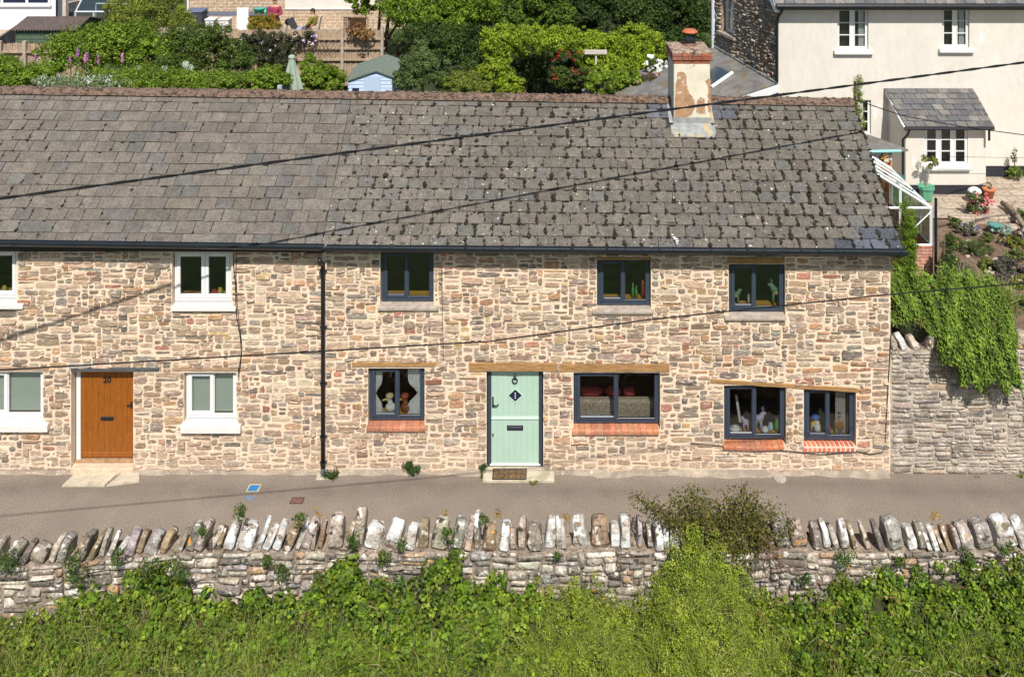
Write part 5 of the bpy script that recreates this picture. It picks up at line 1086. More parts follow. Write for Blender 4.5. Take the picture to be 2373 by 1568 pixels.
tag(s.build('bramble_stems', mat('bramble_stem', vcol=True, rough=.7)), 'thin arching brown and green bramble stems above the foreground bank', 'stems', kind='stuff')
# dark olive shrub spilling over the lane wall
sh = thing('cotoneaster_shrub', 'dark olive small leaved shrub arching over the lane wall', 'shrub', (px(1690, -2.4), -2.4, .2)); s = MB(); L = MB(); base = at(1700, 1320, -2.5)
tips = [(1468, 1150), (1490, 1165), (1530, 1180), (1560, 1150), (1590, 1165), (1600, 1135), (1625, 1150), (1650, 1160), (1660, 1190), (1690, 1150), (1700, 1180), (1725, 1130), (1735, 1160), (1755, 1150), (1760, 1190), (1790, 1175), (1810, 1200), (1830, 1215), (1580, 1210), (1620, 1230), (1560, 1230), (1680, 1230), (1740, 1240), (1880, 1235), (1800, 1250), (1600, 1270), (1780, 1310), (1820, 1290), (1870, 1275), (1900, 1250), (1545, 1200), (1645, 1205)]
for (u, v) in tips:
    e = at(u, v, random.uniform(-2.7, -1.7)); mid = (base + e) / 2 + np.array((random.uniform(-.15, .15), -.1, .12)); pts = [base, (base + mid) / 2 + np.array((0, 0, .05)), mid, e]; s.tube(pts, [.014, .011, .007, .003], 5)
    n = 760; t = rng.random(n) ** .6; arr = np.array(pts); seg = np.clip((t * 3).astype(int), 0, 2); f = (t * 3 - seg)[:, None]; P_ = arr[seg] * (1 - f) + arr[seg + 1] * f + rng.normal(0, .085, (n, 3)) * np.array([1, 1, .8])
    L.quads(leafquads(P_, rng.normal(0, .6, (n, 3)) + np.array([0, -.4, .6]), rng.uniform(.03, .056, n), .65), leafcols([(.10, .12, .018), (.14, .155, .02), (.06, .07, .015), (.16, .13, .03), (.09, .065, .025)], n, np.ones(n)))
s.build('branches', mat('shrub_bark', (.12, .06, .035), .9, n=(.3, 20)), sh); L.build('leaves', LEAF(), sh)
dt = MB()
for _ in range(16):
    a = at(random.uniform(1740, 1800), random.uniform(1230, 1290), -2.72); b = at(random.uniform(1750, 1890), random.uniform(1320, 1400), -2.82); m_ = (a + b) / 2 + np.array((random.uniform(-.1, .1), -.06, random.uniform(-.03, .1))); dt.tube([a, m_, b], [.006, .005, .002], 4)
dt.build('dead_twigs', mat('dead_twig', (.14, .075, .05), .9), sh)
# ================================================================ GARDEN RIGHT OF THE COTTAGE
rng = np.random.default_rng(41); random.seed(41)
def plant(name, label, cat, blobs, n, size, pal, clumps=20, stem=None, flowers=None, cr=(.18, .34), asp=.6, group=None, trunk=None):
    b = np.array(blobs, float); base = (b[0, 0], b[0, 1], trunk[0][2] if trunk else float((b[:, 2] - b[:, 5]).min()))
    root = thing(name, label, cat, base, group); s = MB(); foliage(s, blobs, n, size, pal, clumps, cr, asp); s.build('foliage', LEAF(), root)
    if trunk:
        s = MB(); s.tube(trunk, [max(.012, .09 * (1 - i / len(trunk))) * (stem or 1) for i in range(len(trunk))], 7)
        s.build('trunk', mat('bark', (.12, .085, .06), .95, n=(.3, 14), bump=(1, 25)), root)
    if flowers:
        fn, fs, fp = flowers; P_, N_, t_, k_ = cloud(blobs, fn, clumps, cr, .02, .8); P_[:, 1] -= .03; s = MB(); m = 7
        PP = np.repeat(P_, m, 0) + rng.normal(0, fs * .45, (fn * m, 3)); s.quads(leafquads(PP, rng.normal(size=(fn * m, 3)) + np.array([0, -1, 1]), np.full(fn * m, fs * 1.1), .9), np.repeat(np.array(fp)[rng.integers(0, len(fp), fn)], m, 0) * rng.uniform(.85, 1.1, (fn * m, 1)))
        s.build('flowers', mat('petal', vcol=True, rough=.6, trans=.2), root)
    return root
# conifers
def conifer(label, u, vtop, zb, Y, wd, pal, n):
    c = at(u, vtop, Y); H_ = c[2] - zb; bl = [(c[0] + .02 * i, Y, zb + H_ * (i + .5) / 7, wd * (1 - .09 * i), wd * (1 - .09 * i), H_ / 8) for i in range(7)]
    return plant('columnar_conifer', label, 'conifer', bl, n, (.03, .07), pal, 26, trunk=[(c[0], Y, zb - .1), (c[0], Y, zb + H_ * .5), (c[0], Y, c[2] - .1)], asp=.35, cr=(.3, .5))
conifer('tall narrow green conifer between the cottage gable and the white greenhouse', 2092, 478, 2.2, 1.15, .33, [(.15, .24, .02), (.20, .28, .025), (.10, .17, .015)], 16000)
conifer('narrow yellow green conifer tip rising behind the cottage ridge', 1980, 180, 2.1, 7.6, .25, [(.22, .26, .03), (.16, .2, .02)], 9000)
conifer('dark green clipped columnar shrub beside the black downpipe of the greenhouse', 2188, 545, 2.2, 2.7, .22, [(.05, .09, .015), (.07, .11, .02)], 4500)
# shrub pouring over the wall
s = MB(); n = 34000; t = rng.random(n) ** .8; a = rng.uniform(-1, 1, n); cx0 = px(2215, -.1)
X = cx0 + a * (1.25 - .22 * t) + .08 * np.sin(t * 9 + a * 5) + .10 * (1 - t); Yv = lerp(.95, -.30, np.minimum(1, t * 1.5)) + rng.normal(0, .07, n); lump = .09 * np.sin(a * 15 + t * 5) + .07 * np.sin(a * 29 + 1) + .05 * np.sin(t * 23 + a * 8)
Z = np.where(t < .5, 3.5 - .9 * t, 3.05 - (t - .5) * (1.55 + .5 * np.exp(-((a - .35) / .45) ** 2))) - .28 * np.abs(a) ** 2.2 * (1 + 1.0 * (a < 0) * (t > .4)) + lump + rng.normal(0, .05, n)
keep = (np.sin(X * 19 + 2 * np.sin(Z * 7)) * np.sin(Z * 13 + X * 5) > -.80) & ~((Z < 2.38 + .5 * (a < -.35)) & (a < -.2)); X, Yv, Z = X[keep], Yv[keep] - np.where(Z[keep] < 2.9, .06, 0), Z[keep]; n = len(X)
tr_ = thing('trailing_shrub', 'bright green small leaved shrub spilling down over the garden wall', 'shrub', (cx0, .2, 2.3))
cn = (np.sin(X * 22 + Z * 6) * .2 + np.sin(X * 9 - Z * 11) * .2)[:, None] + .95  # waves in the leaf colour imitate dark shaded gaps between clumps
s.quads(leafquads(np.stack([X, Yv, Z], 1), rng.normal(0, .35, (n, 3)) + np.array([0, -.9, .5]), rng.uniform(.05, .09, n), .38, droop=(.25, -.3, -1)), leafcols([(.14, .22, .022), (.18, .27, .03), (.08, .14, .016), (.25, .34, .05)], n, np.ones(n)) * cn); s.build('foliage', LEAF(), tr_)
s = MB()
for i in range(70): x = cx0 + random.uniform(-.25, .75); z = random.uniform(2.0, 2.5); s.tube([(x, -.12, z + .5), (x + .02, -.1, z + .2), (x + random.uniform(-.03, .03), -.05, z - random.uniform(.1, .35))], [.008, .006, .002], 4)
for i in range(8): s.tube([(cx0 + .1 * i - .4, .5, 2.2), (cx0 + .14 * i - .5, .3, 3.0), (cx0 + .2 * i - .7, -.1, 2.9)], [.03, .02, .008], 5)
s.build('bare_stems', mat('shrub_bark', (.12, .06, .035)), tr_)
s = MB(); bx0 = px(2140, .6); s.ball((cx0 - .1, .62, 2.75), (1.05, .55, .5), (1, 1, 1), 16, 10, .06); s.build('inner_growth', mat('dark_undergrowth'), tr_, smooth=True)
# sword leaved clumps
for u, v, w__, lab in ((2250, 640, .45, 'tall clump of light green sword shaped leaves behind the trailing shrub, nearer the greenhouse'), (2312, 668, .28, 'smaller clump of light green sword shaped leaves, farther from the greenhouse')):
    n = 420; c = atz(u, v + 60, 2.28); P_ = c + rng.normal(0, w__ * .45, (n, 3)) * np.array([1, .7, 0]); s = MB(); blades(s, P_, rng.uniform(.5, .85, n), rng.normal(.0, .22, (n, 2)), .012, [(.26, .34, .07), (.20, .28, .05), (.32, .38, .10)], 4); tag(s.build('sword_leaf_plant', LEAF()), lab, 'plant')
# greenhouse
M_wp = mat('white_aluminium', (.78, .80, .80), .35, spec=.5); gh = thing('greenhouse', 'white framed lean-to greenhouse on a brick base beside the gable', 'greenhouse', (8.3, 4.5, 2.1))
gl_ = glass('greenhouse_glass', (.80, .86, .84), .12); Yf, Yk = 3.5, 6.0; xr_, xm = px(2158, Yf), px(2112, Yf); xl_ = px(2046, Yf); ze, zt_ = pz(482, Yf), pz(392, Yf) ; zb = pz(568, Yf)
def beam(s, p, q, r=.03): s.tube([p, q], r, 4)
s = MB(); xh = 7.25; zh = ze + (xr_ - xh) * (.62)
for Y_ in (Yf, Yk): beam(s, (xh, Y_, zh), (xr_, Y_, ze), .035); beam(s, (xr_, Y_, zb), (xr_, Y_, ze), .04); beam(s, (xh, Y_, 2.2), (xh, Y_, zh))
for z in (ze, zb): beam(s, (xr_, Yf, z), (xr_, Yk, z), .035); beam(s, (xh, Yf, z), (xr_, Yf, z), .03)
beam(s, (xh, Yf, zh), (xh, Yk, zh), .04)
for i in range(1, 4): Y_ = lerp(Yf, Yk, i / 4); beam(s, (xh, Y_, zh), (xr_, Y_, ze), .018); beam(s, (xr_, Y_, zb), (xr_, Y_, ze), .018)
for q in (.33, .62): X_ = lerp(xh, xr_, q); beam(s, (X_, Yf, zb - .6), (X_, Yf, zh + (ze - zh) * q), .03)
beam(s, (lerp(xh, xr_, .62), Yf - .01, zb + .1), (xr_ - .03, Yf - .01, ze - .1), .014); s.build('frame', M_wp, gh)
s = MB(); s.add([(xh, Yf, zb), (xr_, Yf, zb), (xr_, Yf, ze), (xh, Yf, zh)], [(0, 1, 2, 3)]); s.add([(xh, Yf, zh), (xr_, Yf, ze), (xr_, Yk, ze), (xh, Yk, zh)], [(0, 1, 2, 3)]); s.add([(xr_, Yf, zb), (xr_, Yk, zb), (xr_, Yk, ze), (xr_, Yf, ze)], [(0, 1, 2, 3)]); s.build('panes', gl_, gh)
s = MB(); s.box(px(2120, Yf), Yf - .02, 2.05, xr_ + .03, Yf + .1, zb - .03); s.box(xr_ - .08, Yf + .1, 2.05, xr_ + .03, Yk, zb - .03); s.build('brick_base', brick('garden_brick', (.42, .16, .09), (.34, .14, .09), (.45, .38, .32), .225, .075, 'XYZ', .12), gh)
s = MB()
for i in range(5): s.tube([(8.3 + .1 * i, 4.5, 2.2), (8.5 + .12 * i, 4.6, 3.3)], .02, 5)
s.box(xh, 4, 2.1, xr_ - .2, 5.5, 2.15, (1, 1, 1)); s.build('staging', mat('greenhouse_staging', (.22, .14, .08), .9), gh)
s = MB(); q = px(2168, Yf - .1); s.tube([(q, Yf - .1, 2.1), (q, Yf - .1, pz(455, Yf))], .035, 8); s.build('downpipe', M_black, gh)
# little slate roofed shed behind the gable and water butt
Yg = 7.2; s = MB(); a, b, c, d = at(2002, 308, Yg + .9), at(2104, 346, Yg), at(2003, 350, Yg), at(1990, 300, Yg + .9)
lean = thing('outhouse', 'small grey slate roofed outhouse tucked behind the cottage gable', 'outhouse', (9, Yg, 2.06)); s.prism([at(1985, 348, Yg), at(2104, 346, Yg), at(2030, 318, Yg + 1.3), at(1990, 305, Yg + 1.3)], (0, 0, -.06)); s.build('roof', mat('grey_slate_sheet'), lean)
s = MB(); s.tube([at(1985, 352, Yg - .05), at(2088, 350, Yg - .05)], .045, 6); s.build('gutter', mat('aqua_paint', (.22, .48, .45), .5), lean); s = MB(); s.box(px(1985, Yg), Yg + .1, 2.06, px(2070, Yg), Yg + .9, pz(356, Yg)); s.build('wall', mat('speckled_render', (.62, .60, .54), .9, n=(.2, 10), spots=[((.15, .13, .10), 7, .52, .05)]), lean)
lathething('water_butt', 'dark green plastic water butt beside the porch downpipe', 'water butt', (px(2068, 6.9), 6.9, 2.1), [(.26, 0), (.30, .4), (.29, 1.15), (.31, 1.2), (.10, 1.24)], mat('green_plastic', (.02, .13, .10), .45), 18)
c = (px(2054, 6.3), 6.3, pz(382, 6.3)); o = lathething('flower_pot', 'small pot of orange and red pansies at the greenhouse roof', 'flower pot', (c[0], c[1], 2.1), [(.1, 0), (.14, c[2] - 2.1)], mat('terracotta', (.45, .16, .07), .8, n=(.15, 10)), 12)
s = MB(); foliage(s, [(c[0], c[1], c[2] + .12, .2, .15, .12)], 130, (.05, .08), [(.55, .12, .03), (.6, .4, .04), (.1, .15, .02), (.6, .25, .03)], 6); s.build('flowers', LEAF(), o)
# potted topiary in front of the porch
Yt = 8.1; c = at(2146, 461, Yt); zb_ = c[2]; tp = thing('potted_topiary', 'ball topiary on a thin stem in a green square pot before the porch', 'potted tree', (c[0], Yt, zb_))
s = MB(); s.lathe((c[0], Yt, zb_), [(.17, 0), (.21, .30), (.24, .31), (.24, .37), (.19, .37)], 8); s.build('pot', mat('pot_green', (.10, .32, .20), .6, n=(.1, 8)), tp)
s = MB(); zt_ = pz(372, Yt); s.tube([(c[0], Yt, zb_ + .3), (c[0] + .06, Yt, zb_ + .7), (c[0] + .1, Yt, zt_ - .1)], [.022, .018, .015], 6); s.build('stem', mat('pale_bark', (.30, .24, .18), .9), tp)
s = MB(); foliage(s, [(c[0] + .1, Yt, zt_, .22, .22, .19)], 900, (.03, .055), [(.14, .17, .02), (.22, .22, .03), (.10, .13, .02)], 14, (.25, .4)); s.build('crown', LEAF(), tp)
# toadstool, terracotta pots, bowls
c = atz(2258, 470, 2.16); r_ = thing('toadstool_ornament', 'white stone toadstool ornament behind the pink rose', 'ornament', (c[0], c[1], 2.15)); z = 2.15; s = MB(); s.lathe((c[0], c[1], z), [(.09, 0), (.06, .25), (.05, .33)], 12); s.build('stalk', whi, r_, smooth=True); s = MB(); s.lathe((c[0], c[1], z), [(.05, .30), (.19, .32), (.17, .38), (.08, .44), (.01, .46)], 14); s.build('toadstool_cap', whi, r_, smooth=True)
c = atz(2291, 458, 2.16); o = lathething('flower_pot', 'terracotta pot with a green seedling beside the toadstool', 'flower pot', (c[0], c[1], 2.16), [(.11, 0), (.16, .22), (.18, .22), (.18, .27), (.13, .27)], mat('terracotta'), 14)
s = MB(); foliage(s, [(c[0], c[1], 2.52, .1, .1, .12)], 60, (.04, .07), GR, 5); s.build('seedling', LEAF(), o)
c = atz(2304, 534, 2.2); lathething('garden_bowl', 'small aqua glazed bowl in the flower bed', 'bowl', (c[0], c[1], 2.2), [(.08, 0), (.15, .13), (.17, .17), (.12, .17)], mat('aqua_glaze', (.05, .22, .20), .3), 14)
# rose, climbers, bed plants
def bed(name, label, u, v, Y, r, h, n, pal, flowers=None, size=(.04, .08), zb=2.2, cat='plant', **k):
    zb = 2.16 if v < 500 else 2.2; Y = (HC - zb - h * .8) * FP / (v - HY) - DC if Y < 9 else 9.55; c = at(u, v, Y); return plant(name, label, cat, [(c[0], Y, c[2], r, r * .8, h), (c[0] + r * .3, Y + .1, c[2] - h * .4, r * .8, r * .7, h * .8)], n, size, pal, 14, flowers=flowers, trunk=[(c[0], Y, zb - .05), (c[0] + .02, Y, (c[2] + zb) / 2), (c[0], Y, c[2])], stem=.3, **k)
bed('rose_bush', 'rose bush with salmon pink blooms on the terrace edge', 2264, 470, 5.2, .34, .42, 1300, [(.05, .10, .02), (.08, .13, .03), (.10, .09, .04)], (22, .065, [(.62, .12, .14), (.60, .18, .16), (.62, .25, .22)]), cat='rose bush')
bed('lavender_clump', 'low lilac flowered clump in front of the rose bush', 2242, 528, 3.9, .34, .12, 900, [(.14, .16, .08), (.10, .13, .05)], (70, .025, [(.42, .36, .62), (.6, .5, .7)]))
bed('rosemary_bush', 'feathery mid green bush in the middle of the flower bed', 2262, 570, 2.9, .42, .22, 2400, [(.10, .15, .04), (.14, .19, .05), (.08, .12, .04)], None, (.04, .08), asp=.2)
bed('border_plant', 'dark purple grey leaved mound at the right of the bed', 2338, 620, 2.2, .42, .16, 1600, [(.10, .08, .09), (.16, .13, .13), (.08, .10, .04)]); bed('border_plant', 'green and yellow ground cover at the right edge of the bed', 2350, 560, 3.0, .34, .12, 900, [(.16, .18, .03), (.10, .14, .02), (.25, .22, .03)])
bed('border_plant', 'low mixed green plants between the greenhouse pipe and the lilac clump', 2205, 560, 3.3, .3, .14, 900, [(.10, .14, .03), (.18, .2, .05)]); bed('border_plant', 'small green bush at the right border below the log', 2372, 498, 4.4, .25, .18, 700, [(.08, .14, .02), (.12, .18, .03)])
bed('silver_plant', 'pale silver blue trailing plant beside the aqua bowl', 2322, 530, 3.8, .34, .07, 500, [(.38, .48, .40), (.30, .40, .32)]); bed('wall_climber', 'thin climbing plant growing against the cream wall at the right edge', 2350, 400, 9.4, .25, .22, 500, [(.12, .2, .03), (.2, .26, .04)]); bed('wall_climber', 'sparse twiggy climber reaching up the cream wall', 2350, 362, 9.5, .10, .26, 130, [(.14, .14, .05)])
s = MB(); pts = [atz(2322, 470, 2.3), atz(2340, 482, 2.3), atz(2356, 500, 2.35), atz(2372, 522, 2.3)]; s.tube(pts, [.07, .09, .08, .05], 7); s.tube([pts[1], pts[1] + np.array((.2, .1, .15))], [.05, .02], 6); s.tube([pts[2], pts[2] + np.array((-.1, -.1, .2))], [.05, .015], 6); tag(s.build('driftwood_log', mat('driftwood', (.22, .17, .13), .95, n=(.4, 12), bump=(1, 20)), smooth=True), 'twisted grey driftwood log on the terrace edge', 'log')
BP = [[(.12, .15, .04), (.17, .2, .06)], [(.16, .13, .12), (.11, .09, .09)], [(.20, .22, .04), (.13, .16, .03)], [(.09, .14, .03), (.13, .18, .04)]]
for i, (u, v, r_, nm) in enumerate([(2200, 605, .28, 'low olive mound nearest the greenhouse pipe'), (2232, 622, .22, 'small dull purple mound behind the taller sword leaves'), (2290, 612, .26, 'yellow green mound in the middle of the bed'), (2215, 515, .2, 'small green plant at the terrace corner by the pipe'), (2352, 590, .3, 'dull green mound below the silver plant'), (2318, 642, .24, 'grey purple mound beside the smaller sword leaves'), (2368, 655, .3, 'yellow green mound at the right edge of the picture'), (2372, 700, .28, 'dark green mound above the coping at the right edge'), (2288, 548, .18, 'small feathery green plant below the aqua bowl'), (2362, 540, .16, 'little green plant between bowl and log')]): bed('border_plant', nm, u, v, 3, r_, r_ * .55, 900, BP[i % 4] if i not in (1, 5) else BP[1], (12, .03, [(.5, .4, .5), (.6, .55, .3)]) if i % 3 == 0 else None)
s = MB()
for i in range(60): u, v = random.uniform(2180, 2420), random.uniform(500, 700); Y = (12.7 - 2.25) * FP / (v - HY) - DC; c = at(u, v, Y); s.ball((c[0], c[1], gz(c[0], c[1]) + .02), (random.uniform(.03, .09), random.uniform(.03, .07), .04), (1, 1, 1), 7, 5, .2)
tag(s.build('bed_stones', mat('bed_stone', (.34, .28, .23), .9, n=(.3, 10)), smooth=True), 'scattered small brown stones in the flower bed', 'stones', kind='stuff')
for i, (a, b, Y_) in enumerate(((2200, 2420, 6.85), (2290, 2420, 6.3))): s = MB(); s.box(px(a, Y_), Y_ - .12, 2.0, px(b, Y_), Y_ + .12, 2.24 - .03 * i, bev=.02); tag(s.build('stone_step', M_pave), 'long flat stone step, ' + ('upper one edging the terrace' if i == 0 else 'lower one below the terrace edge'), 'step')
# ================================================================ GARDENS BEHIND THE ROOF
rng = np.random.default_rng(51); random.seed(51)
M_fence = mat('fence_boards', (.33, .24, .165), .9, n=(.25, 5), n2=(.2, 30), wave=(.14, 3.3, 1, 'X'), bump=(.4, 30)); M_fdark = mat('dark_fence', (.055, .055, .06), .9, n=(.3, 4), wave=(.25, 3, .5, 'X'))
M_fdy = mat('dark_fence', (.07, .07, .075), .9)
def boards(root, p, q, z0, z1, m, wd=.11, top=.03, d=.02):
    p, q = np.array(p[:2]), np.array(q[:2]); L = np.linalg.norm(q - p); dv_ = (q - p) / L; n = int(L / wd); s = MB()
    for i in range(n):
        a, b = p + dv_ * wd * i, p + dv_ * wd * (i + .93); t = z1 + random.uniform(-top, top); e = np.array((-dv_[1], dv_[0])) * d * (i % 2); s.prism([(a[0] + e[0], a[1] + e[1], z0), (b[0] + e[0], b[1] + e[1], z0), (b[0] + e[0], b[1] + e[1], t), (a[0] + e[0], a[1] + e[1], t)], (-dv_[1] * .015, dv_[0] * .015, 0))
    return s.build('boards', m, root)
def fence(label, u0, u1, v0, v1, Y, zb, m, posts, rails, pm=None):
    a, b = at(u0, v0, Y), at(u1, v1, Y); zt = (a[2] + b[2]) / 2; f = thing('garden_fence', label, 'fence', ((a[0] + b[0]) / 2, Y, zb)); boards(f, a, b, zb, zt, m)
    for z in rails: s = MB(); s.box(a[0], Y - .10, z - .04, b[0], Y - .03, z + .04, bev=.008); s.build('rail', pm or M_fence, f)
    for u in posts: s = MB(); x = px(u, Y); s.box(x - .06, Y - .16, zb, x + .06, Y - .03, zt + .12, bev=.01); s.build('post', mat('grey_post', (.36, .30, .24), .9, n=(.2, 8)), f)
    return f
fn = fence('tall weathered board fence with rails and trellis below the two people', 438, 892, 72, 66, 19, 2.4, M_fence, (520, 660, 794, 886), (pz(90, 19), pz(112, 19), pz(138, 19)))
s = MB(); 
for i in range(9):
    for sg_ in (1, -1): x = px(700 + i * 9, 18.85); s.tube([(x, 18.84, pz(125, 19)), (x + sg_ * .45, 18.84, pz(92, 19))], .008, 4)
s.build('trellis', mat('trellis_brown', (.12, .08, .05), .9), fn)
fence('pale board fence behind the foxgloves on the left', -60, 235, 101, 101, 17, 2.2, M_fence, (3, 60, 232), (pz(120, 17),))
s = MB(); pts = [(810, 92), (830, 80), (880, 72), (815, 70), (850, 78)]; tuft(840, 74, 18.8, .55, 700, 'rust brown dead climber hanging over the board fence by the tree', [(.32, .17, .06), (.22, .11, .05), (.38, .22, .08)], name='dead_climber', cat='climber', size=(.08, .16), flat=.35)
bz = [(lambda c: (c[0], c[1], c[2], rx, .35, rz_))(at(u, v, 18.7)) for u, v, rx, rz_ in ((640, 100, .7, .55), (600, 92, .65, .45), (665, 130, .5, .6), (620, 130, .5, .7), (565, 118, .5, .6), (705, 88, .6, .32), (575, 92, .4, .3))]
plant('climbing_rose', 'dark leaved climber with tiny pale pink flowers on the board fence', 'climber', bz, 9500, (.05, .11), [(.06, .075, .03), (.09, .10, .04), (.05, .06, .02)], 18, flowers=(34, .07, [(.75, .62, .70), (.6, .45, .75)]))
# brick house on the terrace
yb_ = 25.0; M_yb = brick('buff_stone_brick', (.42, .31, .21), (.33, .245, .165), (.52, .44, .34), .46, .15, 'XZ', .10); hb = thing('terrace_house', 'buff brick house wall with a cream upper part behind the patio', 'house', (px(650, yb_), yb_, 3.42))
xA, xB, xC = px(434, yb_), px(660, yb_), px(1010, yb_); zc_ = pz(22, yb_); s = MB(); s.box(xA, yb_, 3.3, xC, yb_ + .3, zc_); s.box(xA, yb_ + .001, zc_, xB, yb_ + .3, 8); s.build('brick_wall', M_yb, hb)
s = MB(); s.box(xB + .002, yb_ - .02, zc_ + .05, xC, yb_ + .28, 8); s.build('rendered_wall', M_cream, hb); s = MB(); s.box(xB, yb_ - .05, zc_, xC, yb_ + .02, zc_ + .05); s.build('drip_moulding', M_white, hb)
s = MB(); s.prism([(xA - .2, yb_ - .3, 8), (xA - .2, yb_ + 3.5, 10.5), (xA - .2, yb_ + 7.5, 8)], (xC - xA + .4, 0, 0)); s.build('roof', M_slate3, hb); s = MB(); s.box(xA, yb_ + .3, 3.3, xC, yb_ + 7, 7.98); s.build('rear_part', M_cream, hb)
s = MB(); s.tube([(xA + .05, yb_ - .08, 3.4), (xA + .05, yb_ - .08, 7.9)], .05, 8); s.build('downpipe', M_white, hb)
tag(grid('terrace', np.array([-60, -7.0]), np.array([20.7, 25.0]), lambda x, y: 3.45, M_pave), kind='structure')
TZ = 3.45; YT = 22.8
def wx(u, Y=YT): return px(u, Y)
def box_thing(name, label, cat, u0, u1, v0, v1, d, m, Y=YT, zb=TZ, bev=.03, lid=None):
    x0, x1 = wx(u0, Y), wx(u1, Y); r = thing(name, label, cat, ((x0 + x1) / 2, Y, zb)); zt = pz(v0, Y); s = MB(); s.box(x0, Y - d / 2, zb, x1, Y + d / 2, zt - .08, bev=bev); s.build('body', m, r); s = MB(); s.box(x0 - .03, Y - d / 2 - .04, zt - .078, x1 + .03, Y + d / 2 + .03, zt, bev=bev); s.build('lid', lid or m, r); return r
box_thing('storage_bin', 'large dark storage bin with a grey lid at the left end of the patio', 'bin', 436, 474, 22, 60, .8, mat('dark_bin', (.05, .05, .06), .6), lid=mat('slate_lid', (.10, .13, .22), .5))
box_thing('storage_tub', 'white tub with rim under the long shelf, left one', 'tub', 479, 500, 42, 70, .5, M_white, Y=22.6); box_thing('storage_tub', 'white tub with rim under the long shelf, right one', 'tub', 511, 533, 42, 66, .5, M_white, Y=22.6)
r = thing('garden_table', 'long dark topped garden table holding a green basin', 'table', (wx(560, 23.3), 23.3, TZ)); s = MB(); s.box(wx(476, 23.3), 23.0, pz(34, 23.3), wx(642, 23.3), 23.7, pz(31, 23.3)); s.build('tabletop', mat('table_top', (.10, .12, .16), .6), r)
for u in (478, 560, 640): s = MB(); s.box(wx(u, 23.3), 23.2, TZ, wx(u, 23.3) + .06, 23.4, pz(34.1, 23.3)); s.build('leg', M_black, r)
s = MB(); s.box(wx(573, 23.3), 23.6, TZ + .02, wx(625, 23.3), 23.66, pz(35, 23.3)); s.build('panel', mat('red_fabric'), r)
zt_ = pz(31, 23.3) + .002; lathething('basin', 'turquoise basin on the garden table', 'basin', (wx(601, 23.2), 23.2, zt_), [(.18, 0), (.26, .22), (.28, .24), (.2, .24)], mat('turquoise', (.05, .35, .28), .5), 14); lathething('bottle', 'bright green bottle on the table next to the standing person', 'bottle', (wx(614, 23.2), 23.2, zt_), [(.06, 0), (.06, .14), (.03, .18)], mat('lime_plastic', (.15, .6, .2), .4), 10); lathething('jug', 'dark blue jug on the table at the elbow of the standing person', 'jug', (wx(620, 23.3), 23.3, zt_), [(.06, 0), (.07, .2), (.05, .26)], mat('navy', (.02, .03, .2), .4), 10)
# deck chair
r = thing('deck_chair', 'white slatted folding garden chair seen from behind on the patio', 'chair', (wx(561), YT - .8, TZ)); x0, x1 = wx(548, YT - .8), wx(573, YT - .8); Yq = YT - .8; ztp = pz(18, Yq)
s = MB()
for x in (x0, x1): s.tube([(x, Yq, TZ), (x, Yq + .1, ztp)], .022, 6); 
s.build('frame', M_white, r); s = MB(); s.prism([(x0, Yq + .03, TZ + .45), (x1, Yq + .03, TZ + .45), (x1, Yq + .1, ztp - .02), (x0, Yq + .1, ztp - .02)], (0, -.02, 0)); s.build('backrest', M_curt, r); s = MB(); s.box(x0, Yq + .02, TZ + .38, x1, Yq + .55, TZ + .42); s.build('seat', M_white, r)
for x in (x0, x1): s = MB(); s.tube([(x, Yq + .55, TZ), (x, Yq + .1, TZ + .6)], .02, 5); s.build('leg', M_white, r)
plant('golden_shrub', 'rounded orange and green shrub in front of the standing person', 'shrub', [(lambda c: (c[0], c[1], c[2], .75, .5, .42))(at(617, 58, 21.3)), (lambda c: (c[0], c[1], c[2], .5, .4, .4))(at(600, 52, 21.4))], 4500, (.05, .09), [(.34, .20, .02), (.22, .20, .02), (.16, .19, .02), (.30, .26, .03)], 26)
# people
M_skin = mat('skin', (.50, .28, .19), .6); M_skin2 = mat('skin')
def person(label, base, pts_b, e_b, r_b, cloth, headc, hair):
    r = thing('person', label, 'person', base); B_ = lambda l: [tuple(np.array(base) + np.array(p)) for p in l]
    skinfig('body', B_(pts_b), e_b, r_b, M_skin, r)
    for nm, pt, e, rd, m in cloth: skinfig(nm, B_(pt), e, rd, m, r)
    hc = np.array(base) + np.array(headc); s = MB()
    for dx in (-.035, .035): s.ball((hc[0] + dx, hc[1] - .098, hc[2] + .012), .012)
    s.tube([(hc[0] - .03, hc[1] - .098, hc[2] - .055), (hc[0] + .03, hc[1] - .098, hc[2] - .055)], .006, 4); s.build('face', mat('dark_brown', (.04, .02, .015), .5), r)
    hair(r, hc)
    return r
bp = (wx(637, 22.5), 22.5, TZ); zh_ = 1.66
bodyp = [(0, 0, .95), (0, 0, 1.2), (0, 0, 1.42), (0, -.01, 1.53), (0, -.03, 1.64), (0, -.035, 1.74), (-.19, 0, 1.40), (-.27, -.04, 1.15), (-.08, -.28, 1.12), (.19, 0, 1.40), (.28, -.04, 1.15), (.08, -.28, 1.12), (-.1, 0, .9), (-.11, 0, .5), (-.11, .02, .07), (-.12, -.12, .04), (.1, 0, .9), (.11, 0, .5), (.11, .02, .07), (.12, -.12, .04), (-.03, -.33, 1.12), (.03, -.33, 1.13)]
bodye = [(0, 1), (1, 2), (2, 3), (3, 4), (4, 5), (2, 6), (6, 7), (7, 8), (2, 9), (9, 10), (10, 11), (0, 12), (12, 13), (13, 14), (14, 15), (0, 16), (16, 17), (17, 18), (18, 19), (8, 20), (11, 21)]
bodyr = [.13, .12, .12, .05, .10, .08, .06, .045, .03, .06, .045, .03, .08, .06, .045, .035, .08, .06, .045, .035, .03, .03]
